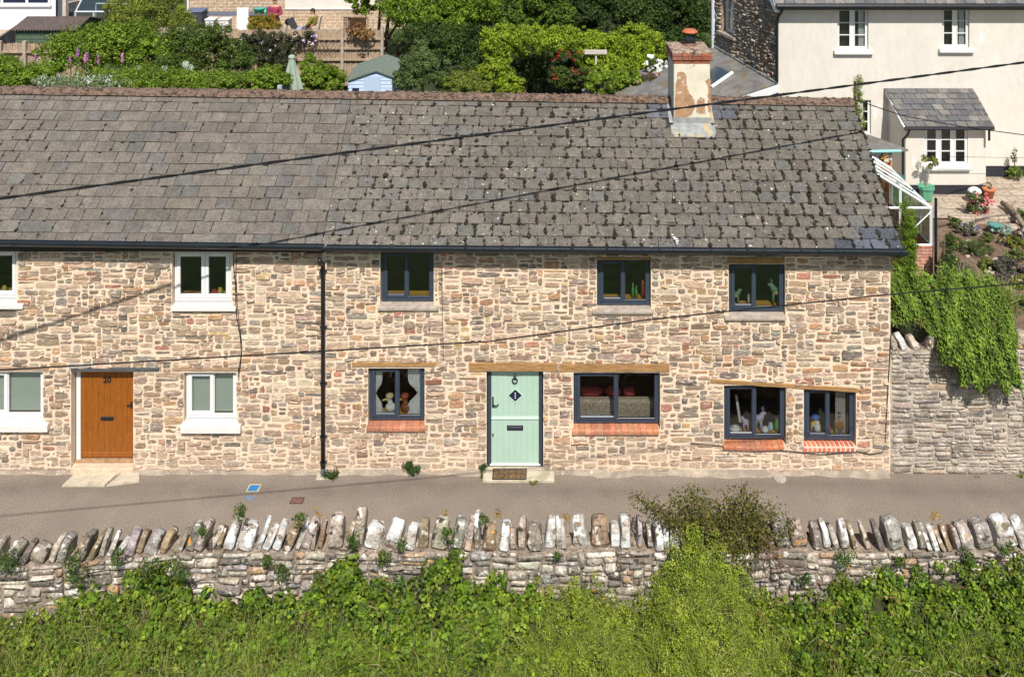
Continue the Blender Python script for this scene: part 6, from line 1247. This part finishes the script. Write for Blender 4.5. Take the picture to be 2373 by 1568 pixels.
def capm(r, hc): s = MB(); s.ball(tuple(hc + np.array((0, .02, .05))), (.105, .11, .085), seg=12, rings=8); s.build('hair', mat('auburn_hair', (.12, .04, .03), .8), r, smooth=True)
shirt = [(0, 0, .82), (0, 0, 1.05), (0, 0, 1.25), (0, 0, 1.42), (-.20, 0, 1.39), (-.285, -.04, 1.14), (-.12, -.25, 1.11), (.20, 0, 1.39), (.29, -.04, 1.14), (.12, -.25, 1.11)]
person('standing person in a maroon top holding something dark in both hands at the garden table', bp, bodyp, bodye, bodyr, [('shirt', shirt, [(0, 1), (1, 2), (2, 3), (3, 4), (4, 5), (5, 6), (3, 7), (7, 8), (8, 9)], [.19, .17, .165, .14, .09, .075, .055, .09, .075, .055], mat('maroon_cloth', (.28, .03, .07), .85, n=(.2, 12))), ('trousers', [(0, 0, .9), (-.1, 0, .82), (-.11, 0, .5), (-.11, .01, .1), (.1, 0, .82), (.11, 0, .5), (.11, .01, .1)], [(0, 1), (1, 2), (2, 3), (0, 4), (4, 5), (5, 6)], [.14, .1, .085, .07, .1, .085, .07], mat('dark_cloth', (.04, .04, .05), .9))], (0, -.035, 1.68), capm)
s = MB(); s.box(bp[0] - .07, bp[1] - .42, TZ + 1.09, bp[0] + .07, bp[1] - .34, TZ + 1.17, bev=.02); tag(s.build('cup', M_black), 'small dark cup held by the standing person', 'cup')
# seated person, facing left and towards the camera
bp = (wx(726, 22.6), 22.6, TZ); 
sb = [(0, 0, .52), (.02, .02, .75), (.0, 0, .98), (-.02, -.02, 1.08), (-.04, -.04, 1.16), (-.05, -.05, 1.24), (-.05, -.17, .95), (-.12, -.28, .74), (-.30, -.24, .60), (.08, .15, .95), (.02, .10, .72), (-.22, -.06, .62), (-.38, -.16, .52), (-.46, -.17, .10), (-.56, -.19, .05), (-.36, .06, .52), (-.42, .06, .10), (-.52, .04, .05)]
se = [(0, 1), (1, 2), (2, 3), (3, 4), (4, 5), (2, 6), (6, 7), (7, 8), (2, 9), (9, 10), (10, 11), (0, 12), (12, 13), (13, 14), (0, 15), (15, 16), (16, 17)]
sr = [.13, .12, .11, .05, .095, .075, .055, .042, .03, .055, .042, .03, .075, .05, .035, .075, .05, .035]
def hood(r, hc): s = MB(); s.ball(tuple(hc + np.array((.02, .045, .02))), (.115, .10, .13), seg=12, rings=8); s.tube([tuple(hc + np.array((.03, .05, -.05))), tuple(hc + np.array((.05, .06, -.25)))], [.09, .07], 8); s.build('hair', mat('black_hair', (.02, .015, .012), .7), r, smooth=True)
person('seated person with long dark hair, olive jacket and grey trousers', bp, sb, se, sr, [('jacket', [(0, 0, .55), (.02, .02, .78), (0, 0, .97), (-.05, -.18, .95), (-.13, -.29, .74), (-.27, -.25, .62), (.08, .16, .95), (.02, .10, .70), (-.19, -.06, .63)], [(0, 1), (1, 2), (2, 3), (3, 4), (4, 5), (2, 6), (6, 7), (7, 8)], [.16, .155, .13, .085, .07, .05, .085, .07, .05], mat('olive_cloth', (.17, .15, .03), .9, n=(.2, 12))), ('trousers', [(0, 0, .52), (-.38, -.16, .53), (-.46, -.17, .12), (-.36, .06, .53), (-.42, .06, .12)], [(0, 1), (1, 2), (0, 3), (3, 4)], [.15, .09, .07, .09, .07], mat('grey_cloth', (.09, .09, .11), .9))], (-.05, -.05, 1.20), hood)
r = thing('garden_chair', 'pale folding garden chair under the seated person', 'chair', (bp[0], bp[1], TZ)); s = MB(); s.box(bp[0] - .25, bp[1] - .24, TZ + .36, bp[0] + .25, bp[1] + .24, TZ + .40, bev=.01); s.build('seat', mat('pale_canvas', (.5, .5, .45), .8), r); s = MB(); s.prism([(bp[0] + .2, bp[1] - .2, TZ + .4), (bp[0] + .2, bp[1] + .24, TZ + .4), (bp[0] + .32, bp[1] + .24, TZ + 1.0), (bp[0] + .32, bp[1] - .2, TZ + 1.0)], (.025, 0, 0)); s.build('backrest', mat('pale_canvas'), r)
for dx in (-.22, .22):
    for dy in (-.22, .2): s = MB(); s.tube([(bp[0] + dx, bp[1] + dy, TZ), (bp[0] + dx * .9, bp[1] + dy, TZ + .36)], .014, 5); s.build('leg', M_white, r)
r = thing('sun_lounger', 'small folded blue and grey lounger between the two people', 'lounger', (wx(680), 22.2, TZ)); c = at(675, 55, 22.2); s = MB(); s.prism([at(664, 48, 22.2), at(672, 44, 22.2), at(684, 68, 22.2), at(678, 74, 22.2)], (0, .45, 0)); s.build('backrest', mat('dark_cloth'), r); s = MB(); s.prism([at(672, 75, 22.0), at(697, 66, 22.0), at(697, 70, 22.0), at(674, 79, 22.0)], (0, .5, 0)); s.build('seat', mat('blue_canvas', (.30, .38, .70), .8), r)
for u in (676, 694): s = MB(); q = at(u, 74, 22.2); s.tube([(q[0], 22.2, TZ), (q[0], 22.2, q[2] + .05)], .015, 5); s.build('leg', M_white, r)
r = thing('kettle_barbecue', 'small black round barbecue on legs near the standing person', 'barbecue', (wx(668, 23.2), 23.2, TZ)); s = MB(); s.ball((wx(668, 23.2), 23.2, pz(51, 23.2)), (.17, .17, .16), seg=12, rings=8); s.build('bowl', M_black, r, smooth=True)
for t in (0, 2.1, 4.2): s = MB(); s.tube([(wx(668, 23.2) + .1 * math.cos(t), 23.2 + .1 * math.sin(t), pz(54, 23.2)), (wx(668, 23.2) + .2 * math.cos(t), 23.2 + .2 * math.sin(t), TZ)], .012, 5); s.build('leg', M_black, r)
s = MB(); s.tube([(wx(682, 23.5), 23.5, TZ), (wx(681, 23.5), 23.5, pz(28, 23.5))], .022, 6); tag(s.build('cane', mat('cane', (.25, .16, .09), .8)), 'upright brown cane leaning at the house wall', 'pole')
r = thing('garden_arbour', 'small wooden log store with a flat roof against the brick house', 'log store', (wx(825, 23.5), 23.8, TZ)); s = MB(); s.prism([at(797, 40, 23.2), at(850, 36, 23.2), at(850, 33, 24.4), at(797, 37, 24.4)], (0, 0, -.05)); s.build('roof', M_fence, r)
for u in (806, 848): s = MB(); s.box(wx(u, 23.3), 23.3, TZ, wx(u, 23.3) + .08, 23.38, pz(40, 23.3)); s.build('post', M_fence, r)
s = MB(); s.box(wx(806, 24.2), 24.2, TZ, wx(850, 24.2), 24.3, pz(42, 24.2)); s.build('back_panel', M_fence, r)
s = MB()
for i in range(6): s.tube([(wx(797 + i * 3, 22.9), 22.9, pz(47, 22.9) - .3), (wx(797 + i * 3, 22.9), 22.9, pz(41, 22.9))], .015, 4)
s.tube([(wx(797, 22.9), 22.9, pz(41, 22.9)), (wx(812, 22.9), 22.9, pz(41, 22.9))], .02, 4); s.tube([(wx(797, 22.9), 22.9, TZ), (wx(797, 22.9), 22.9, pz(41, 22.9))], .02, 4); tag(s.build('wire_rack', mat('dark_brown', (.04, .02, .015))), 'dark wire rack beside the log store', 'rack')
# folded parasol
c = at(676, 133, 14); r = thing('parasol', 'closed grey green garden parasol', 'parasol', (c[0], 14, 1.6)); s = MB(); vs = []; K = 32; prof = [(.03, 0), (.10, -.06), (.11, -.16), (.15, -.40), (.24, -.80), (.33, -1.22), (.36, -1.45)]
for rr_, dz in prof:
    for k in range(K): t = 2 * PI * k / K; q = rr_ * (1 + (.30 if k % 4 == 0 else -.12 if k % 4 == 2 else .02) * min(1, -dz * 2.2)); vs.append((c[0] + q * math.cos(t), 14 + q * math.sin(t), c[2] + dz))
s.add(vs, [(i * K + k, i * K + (k + 1) % K, (i + 1) * K + (k + 1) % K, (i + 1) * K + k) for i in range(len(prof) - 1) for k in range(K)]); s.build('canopy', mat('parasol_cloth', (.28, .34, .27), .85, n=(.08, 5)), r)
s = MB(); s.tube([(c[0], 14, 1.6), (c[0], 14, c[2] + .1)], .025, 8); s.build('pole', M_black, r); s = MB(); s.ball((c[0], 14, c[2] + .0), (.13, .13, .10), seg=10, rings=6, jit=.1); s.build('top_vent', mat('parasol_cloth'), r, smooth=True)
# blue shed
Ys = 15.0; xa_, xb_ = px(806, Ys), px(908, Ys); xm_ = px(872, Ys); ze_ = pz(186, Ys); zp = pz(164, Ys); zr = pz(176, Ys); r = thing('garden_shed', 'pale blue timber shed with a grey felt roof', 'shed', ((xa_ + xb_) / 2, 16, 1.6))
M_sb = mat('pale_blue_boards', (.42, .52, .70), .7, n=(.08, 5)); s = MB(); z = 1.6
while z < zp: 
    def lim(zz): f = max(0, (zz - ze_) / (zp - ze_)); return lerp(xa_, xm_, f), (lerp(xb_, xm_, max(0, (zz - zr) / (zp - zr))))
    z2 = min(z + .125, zp - .005); (a0_, b0_), (a1_, b1_) = lim(z), lim(z2); s.prism([(a0_, Ys - .015, z), (b0_, Ys - .015, z), (b1_, Ys + .004, z2), (a1_, Ys + .004, z2)], (0, .03, 0)); z += .13
s.box(xa_, Ys + .03, 1.6, xb_, Ys + 2.2, ze_ - .02); s.build('walls', M_sb, r)
s = MB(); s.prism([(xa_ - .1, Ys - .1, ze_ - .04), (xm_, Ys - .1, zp), (xb_ + .1, Ys - .1, zr - .06), (xb_ + .1, Ys - .1, zr), (xm_, Ys - .1, zp + .06), (xa_ - .1, Ys - .1, ze_ + .02)], (.0, 2.3, 0)); s.build('roof', mat('roof_felt', (.15, .18, .15), .9, n=(.2, 8)), r)
s = MB(); s.box(px(843, Ys), Ys - .04, 1.7, px(882, Ys), Ys - .016, pz(180, Ys), bev=.005); s.build('door', mat('shed_door', (.38, .47, .62), .7, wave=(.06, 5, 0, 'X')), r); s = MB(); s.box(px(816, Ys), Ys - .03, 2.5, px(832, Ys), Ys - .017, pz(204, Ys)); s.build('window', mat('dark_lead_glass'), r)
# green shed
Yq = 18.6; xa_, xb_ = px(36, Yq), px(172, Yq); ze_, zt_ = pz(66, Yq), pz(40, Yq + 1.0); r = thing('garden_shed', 'dark green boarded shed with a brown corrugated roof', 'shed', ((xa_ + xb_) / 2, 19.5, 2.6)); s = MB(); z = 2.4
while z < ze_ - .02: z2 = min(z + .145, ze_); s.prism([(xa_, Yq - .02, z), (xb_, Yq - .02, z), (xb_, Yq, z2), (xa_, Yq, z2)], (0, .03, 0)); z += .15
s.prism([(xb_, Yq, 2.4), (xb_, Yq + 2.0, 2.4), (xb_, Yq + 2, ze_), (xb_, Yq + 1, zt_ - .1), (xb_, Yq, ze_)], (-.03, 0, 0)); s.box(xa_, Yq + 1.9, 2.4, xb_, Yq + 1.97, ze_); s.build('walls', mat('green_boards', (.06, .095, .06), .8, n=(.2, 6)), r)
s = MB(); n_ = 88; vs = []
for i in range(n_ + 1):
    x = lerp(xa_ - .12, xb_ + .14, i / n_); d_ = .035 * math.sin(i * PI / 2); vs += [(x, Yq - .18, ze_ - .04 + d_), (x, Yq + 1, zt_ + d_), (x, Yq + 2.18, ze_ - .04 + d_)]
s.add(vs, [(3 * i + k, 3 * i + 3 + k, 3 * i + 4 + k, 3 * i + 1 + k) for i in range(n_) for k in (0, 1)]); s.build('corrugated_roof', mat('corrugated_brown', (.13, .10, .09), .85, n=(.25, 8)), r)
# white house at the top left
Yw = 24.5; r = thing('white_house', 'pale blue white rendered house corner at the top left', 'house', (px(40, Yw), Yw, 3.4)); xe = px(131, Yw); s = MB(); s.box(-26, Yw, 3.3, xe, Yw + 6, 8); s.build('wall', mat('blue_white_render', (.66, .69, .76), .85, n=(.03, 2)), r)
s = MB(); s.prism([(-26, Yw - .3, 8), (-26, Yw + 3, 10), (-26, Yw + 6.3, 8)], (26 + xe + .3, 0, 0)); s.build('roof', M_slate3, r)
zz = pz(12, Yw); f = MB(); f.box(px(-60, Yw), Yw - .06, zz, px(118, Yw), Yw - .001, zz + .10); f.box(px(112, Yw), Yw - .055, zz + .1, px(118, Yw), Yw - .001, zz + 1.3); f.box(px(60, Yw), Yw - .055, zz + .1, px(66, Yw), Yw - .001, zz + 1.3); f.box(px(2, Yw), Yw - .055, zz + .1, px(8, Yw), Yw - .001, zz + 1.3); wf = f.build('window', M_white, r)
f = MB(); f.add([(px(-60, Yw), Yw - .02, zz + .1), (px(112, Yw), Yw - .02, zz + .1), (px(112, Yw), Yw - .02, zz + 1.3), (px(-60, Yw), Yw - .02, zz + 1.3)], [(0, 1, 2, 3)]); f.build('pane', mat('dark_lead_glass'), wf); s = MB(); s.box(px(118, Yw), Yw - .08, zz - .09, px(-60, Yw), Yw - .002, zz - .0) if 0 else s.box(px(-60, Yw), Yw - .12, zz - .06, px(120, Yw), Yw - .002, zz - .002); s.build('sill', M_white, wf)
s = MB(); s.tube([(xe + .03, Yw - .06, 3.4), (xe + .03, Yw - .06, 7.9)], .05, 6); s.build('downpipe', M_black, r)
def dfence(label, p, q, zb, m): 
    f = thing('board_fence', label, 'fence', ((p[0] + q[0]) / 2, (p[1] + q[1]) / 2, zb)); s = MB(); a, b = np.array(p), np.array(q); d = b - a; n = 24
    for i in range(n): u, v = a + d * i / n, a + d * (i + .92) / n; s.prism([(u[0], u[1], zb), (v[0], v[1], zb), (v[0], v[1], v[2]), (u[0], u[1], u[2])], (0, .03, 0))
    s.build('boards', m, f); s = MB(); s.prism([a + (0, -.03, 0), b + (0, -.03, 0), b + (0, -.03, .06), a + (0, -.03, .06)], (0, .08, 0)); s.build('capping_rail', mat('grey_post'), f)
dfence('dark boarded fence stepping down below the white house', at(-30, 108, 19.6), at(37, 62, 21.2), 2.5, M_fdark); dfence('dark boarded fence running up to the white house corner', at(37, 62, 21.2), at(140, 42, 22.5), 3.0, M_fdark)
dfence('tall dark weathered fence left of the small greenhouse', at(158, 8, 23.6), at(262, -14, 24.0), 3.4, M_fdark); s = MB(); a = at(150, 30, 22.9); s.box(a[0] - .08, 22.82, 3.4, a[0] + .08, 22.98, 5.2, bev=.01); tag(s.build('fence_post', mat('pale_post', (.50, .42, .34), .9, n=(.2, 8))), 'pale square post at the end of the tall dark fence', 'post')
# greenhouse top left
r = thing('greenhouse', 'small aluminium greenhouse with green tinted panes at the top left', 'greenhouse', (px(220, 21), 21.4, 3.42)); s = MB(); Y1, Y2 = 20.8, 22.6; xa_, xb_ = px(174, Y1), px(262, Y1); zc = pz(28, Y1)
for Y_ in (Y1, Y2):
    for x in (xa_, lerp(xa_, xb_, .48), xb_): beam(s, (x, Y_, 3.42), (x, Y_, zc), .035)
    beam(s, (xa_, Y_, zc), (xb_, Y_, zc), .04)
for x in (xa_, xb_): beam(s, (x, Y1, zc), (x, Y1 + .9, zc + .7), .03); beam(s, (x, Y1 + .9, zc + .7), (x, Y2, zc), .03)
beam(s, (xa_, Y1 + .9, zc + .7), (xb_, Y1 + .9, zc + .7), .03); s.build('frame', mat('grey_alu', (.50, .54, .56), .4), r)
s = MB(); s.add([(xa_, Y1, 3.42), (xb_, Y1, 3.42), (xb_, Y1, zc), (xa_, Y1, zc)], [(0, 1, 2, 3)]); s.add([(xa_, Y1, zc), (xb_, Y1, zc), (xb_, Y1 + .9, zc + .7), (xa_, Y1 + .9, zc + .7)], [(0, 1, 2, 3)]); s.add([(xb_, Y1, 3.42), (xb_, Y2, 3.42), (xb_, Y2, zc), (xb_, Y1, zc)], [(0, 1, 2, 3)]); s.build('panes', glass('green_glass', (.55, .72, .60), .22), r)
s = MB(); foliage(s, [(lerp(xa_, xb_, .4), 21.6, 4.0, .8, .5, .7)], 900, (.07, .14), GR, 10); s.build('crop', LEAF(), r)
# ---- shrubs of the left gardens
def B(u, v, Y, rx, rz_, ry=None): c = at(u, v, Y); return (c[0], Y, c[2], rx, ry or rx * .8, rz_)
G1 = [(.13, .21, .016), (.18, .27, .02), (.09, .15, .012), (.23, .31, .03)]; G2 = [(.075, .12, .018), (.105, .155, .02), (.055, .09, .015)]; G3 = [(.19, .23, .03), (.14, .18, .025), (.25, .28, .04)]
def trunk_to(b, zb): return [(b[0], b[1], zb), (b[0] + .1, b[1], (zb + b[2]) / 2), (b[0], b[1], b[2])]
def shr(label, blobs, n, pal, size=(.08, .15), name='garden_shrub', cat='shrub', clumps=30, zb=1.6, **k): return plant(name, label, cat, blobs, n, size, pal, clumps, trunk=trunk_to(blobs[0], zb), **k)
shr('large bright green spreading shrub in front of the green shed', [B(215, 108, 15, 1.6, .72), B(290, 98, 15.5, 1.3, .8), B(140, 118, 14.6, .9, .5), B(360, 130, 15, 1.0, .7), B(320, 85, 16.5, .9, .5)], 15000, G1, clumps=34)
shr('tall feathery olive green tree between the small greenhouse and the storage bin', [B(330, 45, 19, 1.4, .85), B(285, 25, 19, 1.0, .8), B(390, 30, 19.4, 1.0, .9), B(360, 0, 19.6, 1.2, .6), B(420, 60, 18.6, .6, .8)], 13000, G3, (.06, .12), 'tall_shrub', 'tree', 30, 2)
shr('dark green dense shrub hiding the left end of the tall board fence', [B(430, 112, 15.5, 1.2, .95), B(495, 120, 15.2, 1.0, .95), B(540, 130, 15.4, .7, .7), B(400, 165, 14.2, 1.2, .5), B(545, 165, 15, .8, .6)], 13000, G2 + [(.09, .14, .02)], clumps=34)
shr('low dark green bush in the corner left of the foxgloves', [B(40, 175, 12.5, 1.1, .42), B(110, 170, 12.3, .8, .35), B(-30, 160, 13, 1, .5)], 8000, G1 + G2, clumps=34)
shr('loose green border plants just behind the ridge tiles', [B(300, 185, 11.6, 1.3, .34), B(400, 190, 11.6, 1.1, .32), B(220, 185, 11.8, .9, .3), B(480, 188, 11.8, 1.0, .3), B(545, 190, 11.6, .7, .25)], 12000, G1, (.06, .12), clumps=34)
shr('white flowering border plant behind the left part of the ridge', [B(170, 190, 11, .9, .2), B(250, 192, 10.9, .8, .2), B(115, 185, 11.2, .5, .15)], 4500, [(.22, .28, .15), (.34, .38, .26), (.12, .17, .05)], (.05, .09), 'white_border_plant', 'plant', 22, flowers=(70, .045, [(.6, .62, .55), (.5, .56, .45)]))
shr('bright green bush left of the closed parasol', [B(620, 180, 13.5, .8, .42), B(580, 190, 13, .5, .3)], 5000, G1, clumps=24)
shr('bright green leafy bush right of the closed parasol', [B(735, 180, 14.5, .7, .5), B(770, 185, 14.5, .5, .45), B(720, 150, 15, .4, .4)], 6000, G1, clumps=24)
shr('dark bushy plant with pale blooms beside the tubs on the terrace', [B(480, 72, 20.9, .7, .35), B(520, 78, 20.9, .5, .3)], 2600, G2, (.05, .1), clumps=16, zb=3.4)
for i, (u, v, c_, lab) in enumerate([(83, 133, (.45, .15, .55), 'purple foxglove spike farthest left'), (181, 120, (.42, .12, .52), 'tallest purple foxglove spike near the pale fence'), (163, 138, (.50, .14, .45), 'short magenta foxglove spike left of the pair'), (197, 134, (.62, .25, .52), 'pale pink foxglove spike in the middle of the pair'), (203, 130, (.50, .14, .45), 'deep pink foxglove spike right of the pale pink one'), (228, 137, (.58, .18, .5), 'pink foxglove spike left of the lone one'), (284, 132, (.70, .22, .60), 'lone bright pink foxglove spike farthest right')]):
    c = at(u, v, 13.2); r = thing('foxglove', lab, 'flower', (c[0], c[1], 1.6)); s = MB(); s.tube([(c[0], c[1], 1.6), (c[0] + .02, c[1], c[2] + .25)], .012, 5); s.build('stem', mat('stem_green', (.08, .14, .03), .8), r); s = MB()
    for q in range(16): s.ball((c[0] + random.uniform(-.05, .05) * (1 - q / 20), c[1] - random.uniform(0, .06), c[2] - .16 + q * .018), (.022, .022, .028), jit(c_, .2), 6, 4)
    s.build('bells', mat('petal'), r, smooth=True)
for i, (u, v) in enumerate([(322, 160), (430, 150), (440, 158), (380, 162), (118, 150)]):
    c = at(u, v, 12.4); r = thing('allium', 'round white allium head on a tall stem among the shrubs', 'flower', (c[0], c[1], 1.6), 'white allium heads'); s = MB(); s.tube([(c[0], c[1], 1.6), (c[0], c[1], c[2])], .01, 5); s.build('stem', mat('stem_green'), r); s = MB(); n = 150; e = rng.normal(size=(n, 3)); e /= np.linalg.norm(e, axis=1, keepdims=True); s.quads(leafquads(c + e * .12, e, np.full(n, .035), .8), np.tile([[.62, .70, .62]], (n, 1))); s.build('flower_head', mat('petal'), r)
# ---- trees and hedges in the centre
def tree(label, base, blobs, n, pal, limbs, size=(.10, .19), clumps=30, rt=.16, cat='tree', name='broadleaf_tree'):
    r = thing(name, label, cat, base); s = MB(); foliage(s, blobs, n, size, pal, clumps, (.16, .34)); s.build('crown', LEAF(), r); s = MB(); b = np.array(base, float)
    for e in limbs: e = np.array(e, float); m_ = (b + e) / 2 + np.array((random.uniform(-.3, .3), 0, .2)); s.tube([b, (b + m_) / 2, m_, e], [rt, rt * .8, rt * .55, rt * .25], 7)
    s.build('trunk', mat('tree_bark', (.16, .12, .085), .95, n=(.3, 14), bump=(1, 25)), r); return r
D1 = [(.08, .135, .016), (.11, .18, .02), (.06, .10, .014)]; D2 = [(.05, .085, .015), (.07, .115, .02), (.04, .065, .013)]
tree('spreading green tree with bare grey limbs at the right end of the fence', (px(885, 20), 20, 2.4), [B(880, -15, 20, 1.3, .8), B(940, 20, 19.2, 1.2, .7), B(985, 45, 18.8, .9, .6), B(1010, -10, 20, 1.6, 1.0), B(1080, 10, 20, 1.5, .9), B(840, 5, 20.4, .7, .5), B(1030, 55, 19, .8, .5)], 20000, G1 + D1, [at(880, 20, 20), at(930, 40, 20), at(960, 60, 19.6), at(990, 70, 19.8), at(1040, 40, 20), at(905, 10, 20)], clumps=34)
tree('dense dark green tree top behind the bright hedge, nearer the limbed tree', (px(1230, 24), 24, 3), [B(1140, 25, 22.5, 1.2, .9), B(1190, 45, 22, .8, .5), B(1240, 15, 22.8, 1.3, .9), B(1190, -40, 25, 2.2, 1.2), B(1290, 38, 22.5, .9, .6), B(1095, 55, 22, .6, .5), B(1270, -10, 23, 1.2, .8)], 17000, D1 + [(.14, .21, .02)], [at(1230, 0, 24), at(1180, 0, 24)], clumps=34)
tree('dense dark green tree with blue grey tinge in the middle of the background', (px(1370, 25), 25, 3), [B(1340, 15, 24, 1.6, 1.0), B(1420, 20, 24, 1.5, 1.0), B(1380, -40, 25.5, 2.4, 1.2), B(1300, -20, 26, 1.5, 1.2)], 14000, D2 + [(.06, .10, .03)], [at(1370, 0, 25), at(1400, 10, 25)], clumps=34)
tree('dark tree beside the stone side wall of the cream house', (px(1560, 24), 24, 3), [B(1500, 30, 23, 1.5, 1.0), B(1570, 40, 22.5, 1.3, 1.3), B(1620, 20, 23, 1.1, 1.4), B(1540, -40, 25, 2.2, 1.2), B(1625, 85, 22.5, .8, .8), B(1580, 90, 22, .8, .7)], 17000, D2, [at(1560, 10, 24), at(1600, 20, 24)], clumps=34)
HD = [(.21, .30, .016), (.28, .37, .02), (.15, .23, .015), (.33, .41, .03)]
plant('climber_hedge', 'bright yellow green leafy climber mound with a dark hollow under it', 'hedge', [B(1160, 96, 15, .75, .7), B(1140, 72, 15, .35, .3), B(1240, 72, 15.3, .4, .25), B(1340, 76, 15.5, .35, .3), B(1475, 72, 15.5, .45, .35), B(1215, 95, 15.3, .95, .55), B(1290, 95, 15.3, 1.05, .5), B(1370, 110, 15.5, 1.0, .6), B(1450, 105, 15.5, .95, .6), B(1510, 110, 15.5, .65, .65), B(1150, 160, 14.8, .65, .75), B(1180, 200, 14.4, .6, .4), B(1420, 165, 15, 1.0, .6), B(1490, 160, 15, .8, .7), B(1380, 150, 15.2, .7, .5)], 34000, (.07, .13), HD, 34, trunk=[(px(1200, 16.4), 16.4, 1.6), (px(1220, 16.4), 16.4, 3.2), (px(1260, 16.2), 16.2, 4.4)])
plant('red_rose', 'red flowering climbing rose in front of the hedge hollow', 'rose', [B(1290, 128, 14.6, .3, .25), B(1330, 128, 14.6, .3, .2), B(1300, 180, 14.2, .5, .42), B(1345, 185, 14.2, .5, .45)], 5200, (.06, .11), [(.05, .09, .02), (.09, .13, .02)], 24, flowers=(60, .042, [(.50, .01, .02), (.58, .02, .04)]), trunk=[(px(1310, 14.2), 14.2, 1.6), (px(1310, 14.2), 14.2, 3.0)])
shr('grey green slender bush right of the blue shed', [B(975, 150, 14, .65, .65), B(950, 180, 13.6, .6, .5), B(1010, 170, 13.8, .6, .6), B(975, 110, 14.3, .35, .3)], 10000, [(.10, .15, .04), (.14, .19, .06), (.07, .11, .03)], (.06, .12), clumps=30)
shr('low yellow green bush between the grey green bush and the climber mound', [B(1075, 190, 13.5, .7, .4), B(1110, 200, 13.2, .5, .3), B(1040, 195, 13.3, .4, .3)], 6000, [(.16, .20, .03), (.20, .24, .04)], (.05, .10), clumps=26)
shr('white flowering bush left of the chimney', [B(1515, 150, 13.5, .38, .4)], 2500, G2, (.05, .1), 'white_rose_bush', 'shrub', 18, flowers=(34, .11, [(.80, .80, .76)]))
shr('pinkish flowering bush low beside the chimney stack', [B(1515, 190, 13, .5, .35), B(1480, 190, 13, .4, .3)], 3500, [(.12, .12, .06), (.16, .10, .07), (.10, .13, .03)], (.05, .09), 'pink_bush', 'shrub', 22, flowers=(90, .05, [(.55, .30, .34), (.60, .42, .50)]))
shr('leafy green bush filling the gap behind the ridge below the red rose', [B(1400, 195, 12.8, .8, .35), B(1450, 185, 13, .6, .35)], 5000, G1, clumps=26); 
s = MB(); a = at(1380, 121, 14.7); s.box(a[0] - .40, 14.66, a[2] - .08, a[0] + .40, 14.72, a[2] + .08, bev=.01); s.box(a[0] - .02, 14.721, 1.6, a[0] + .04, 14.76, a[2] + .05); tag(s.build('name_board', mat('weathered_board', (.48, .42, .38), .9, n=(.2, 9), stretch=(1, 1, 6))), 'weathered pale blank board showing in the bright climber', 'board')
shr('added dark foliage standing for the shade in the hollow between the two bright hedges', [B(1070, 110, 17.5, 1.1, 1.0), B(1010, 90, 18, 1.0, .8), B(1110, 160, 17, .9, .9), B(1260, 160, 17, 1.1, .9), B(1330, 170, 17, 1.0, .9), B(1180, 140, 17.3, 1.0, 1.0), B(960, 90, 18.2, .9, .8), B(1060, 180, 16.4, .9, .6)], 14000, D2, (.09, .15), 'shade_foliage', 'shrub', 30)  # filler mass; the hollow's shadow is put into its dark leaf colour
shr('added dark foliage standing for shade behind the right end of the bright climber mound', [B(1420, 120, 17.5, 1.2, 1.0), B(1520, 120, 17.5, 1.1, 1.0), B(1600, 150, 17, 1.0, 1.0), B(1460, 180, 16.5, 1.0, .6), B(1550, 200, 15, .8, .6)], 11000, D2 + D1, (.09, .15), 'shade_foliage', 'shrub', 30)  # more dark filler, shade painted as leaf colour behind the mound
# dark ground sheet added to stand for shade on the bank below the trees
tag(grid('shade_floor', np.linspace(-6, 6, 20), np.linspace(15.8, 26, 10), lambda x, y: 2.0 + (y - 15.8) * .22 + .1 * math.sin(x * 3 + y), mat('dark_undergrowth')), kind='structure')
for i, (u, v) in enumerate([(405, 205), (500, 205), (530, 202)]): pass
c = at(648, 205, 11.5); r = thing('garden_lantern', 'small dark lantern with a white top showing above the ridge near the parasol', 'lantern', (c[0], c[1], 1.6)); s = MB(); s.tube([(c[0], c[1], 1.6), (c[0], c[1], c[2] - .1)], .02, 5); s.build('post', M_black, r); s = MB(); s.box(c[0] - .07, c[1] - .07, c[2] - .1, c[0] + .07, c[1] + .07, c[2] + .1, bev=.01); s.build('lamp_head', mat('lantern_grey', (.35, .36, .38), .5), r)
c = at(1561, 553, EAVE_Y + .0); q = pxY_on_roof(1561, 553); s = MB(); 
for i, (dx, dy, rr_) in enumerate([(0, 0, .035), (.03, -.03, .045), (.05, -.07, .04), (-.02, .04, .025), (.07, -.04, .02), (.045, -.11, .025)]): s.ball((q[0] + dx, q[1] + dy, rz(q[0], q[1] + dy) + .034), (rr_, rr_ * 1.2, .006), (1, 1, 1), 9, 4, .25)
tag(s.build('bird_dropping', M_white), 'white bird splash on the slates near the eave', 'splash', kind='stuff')
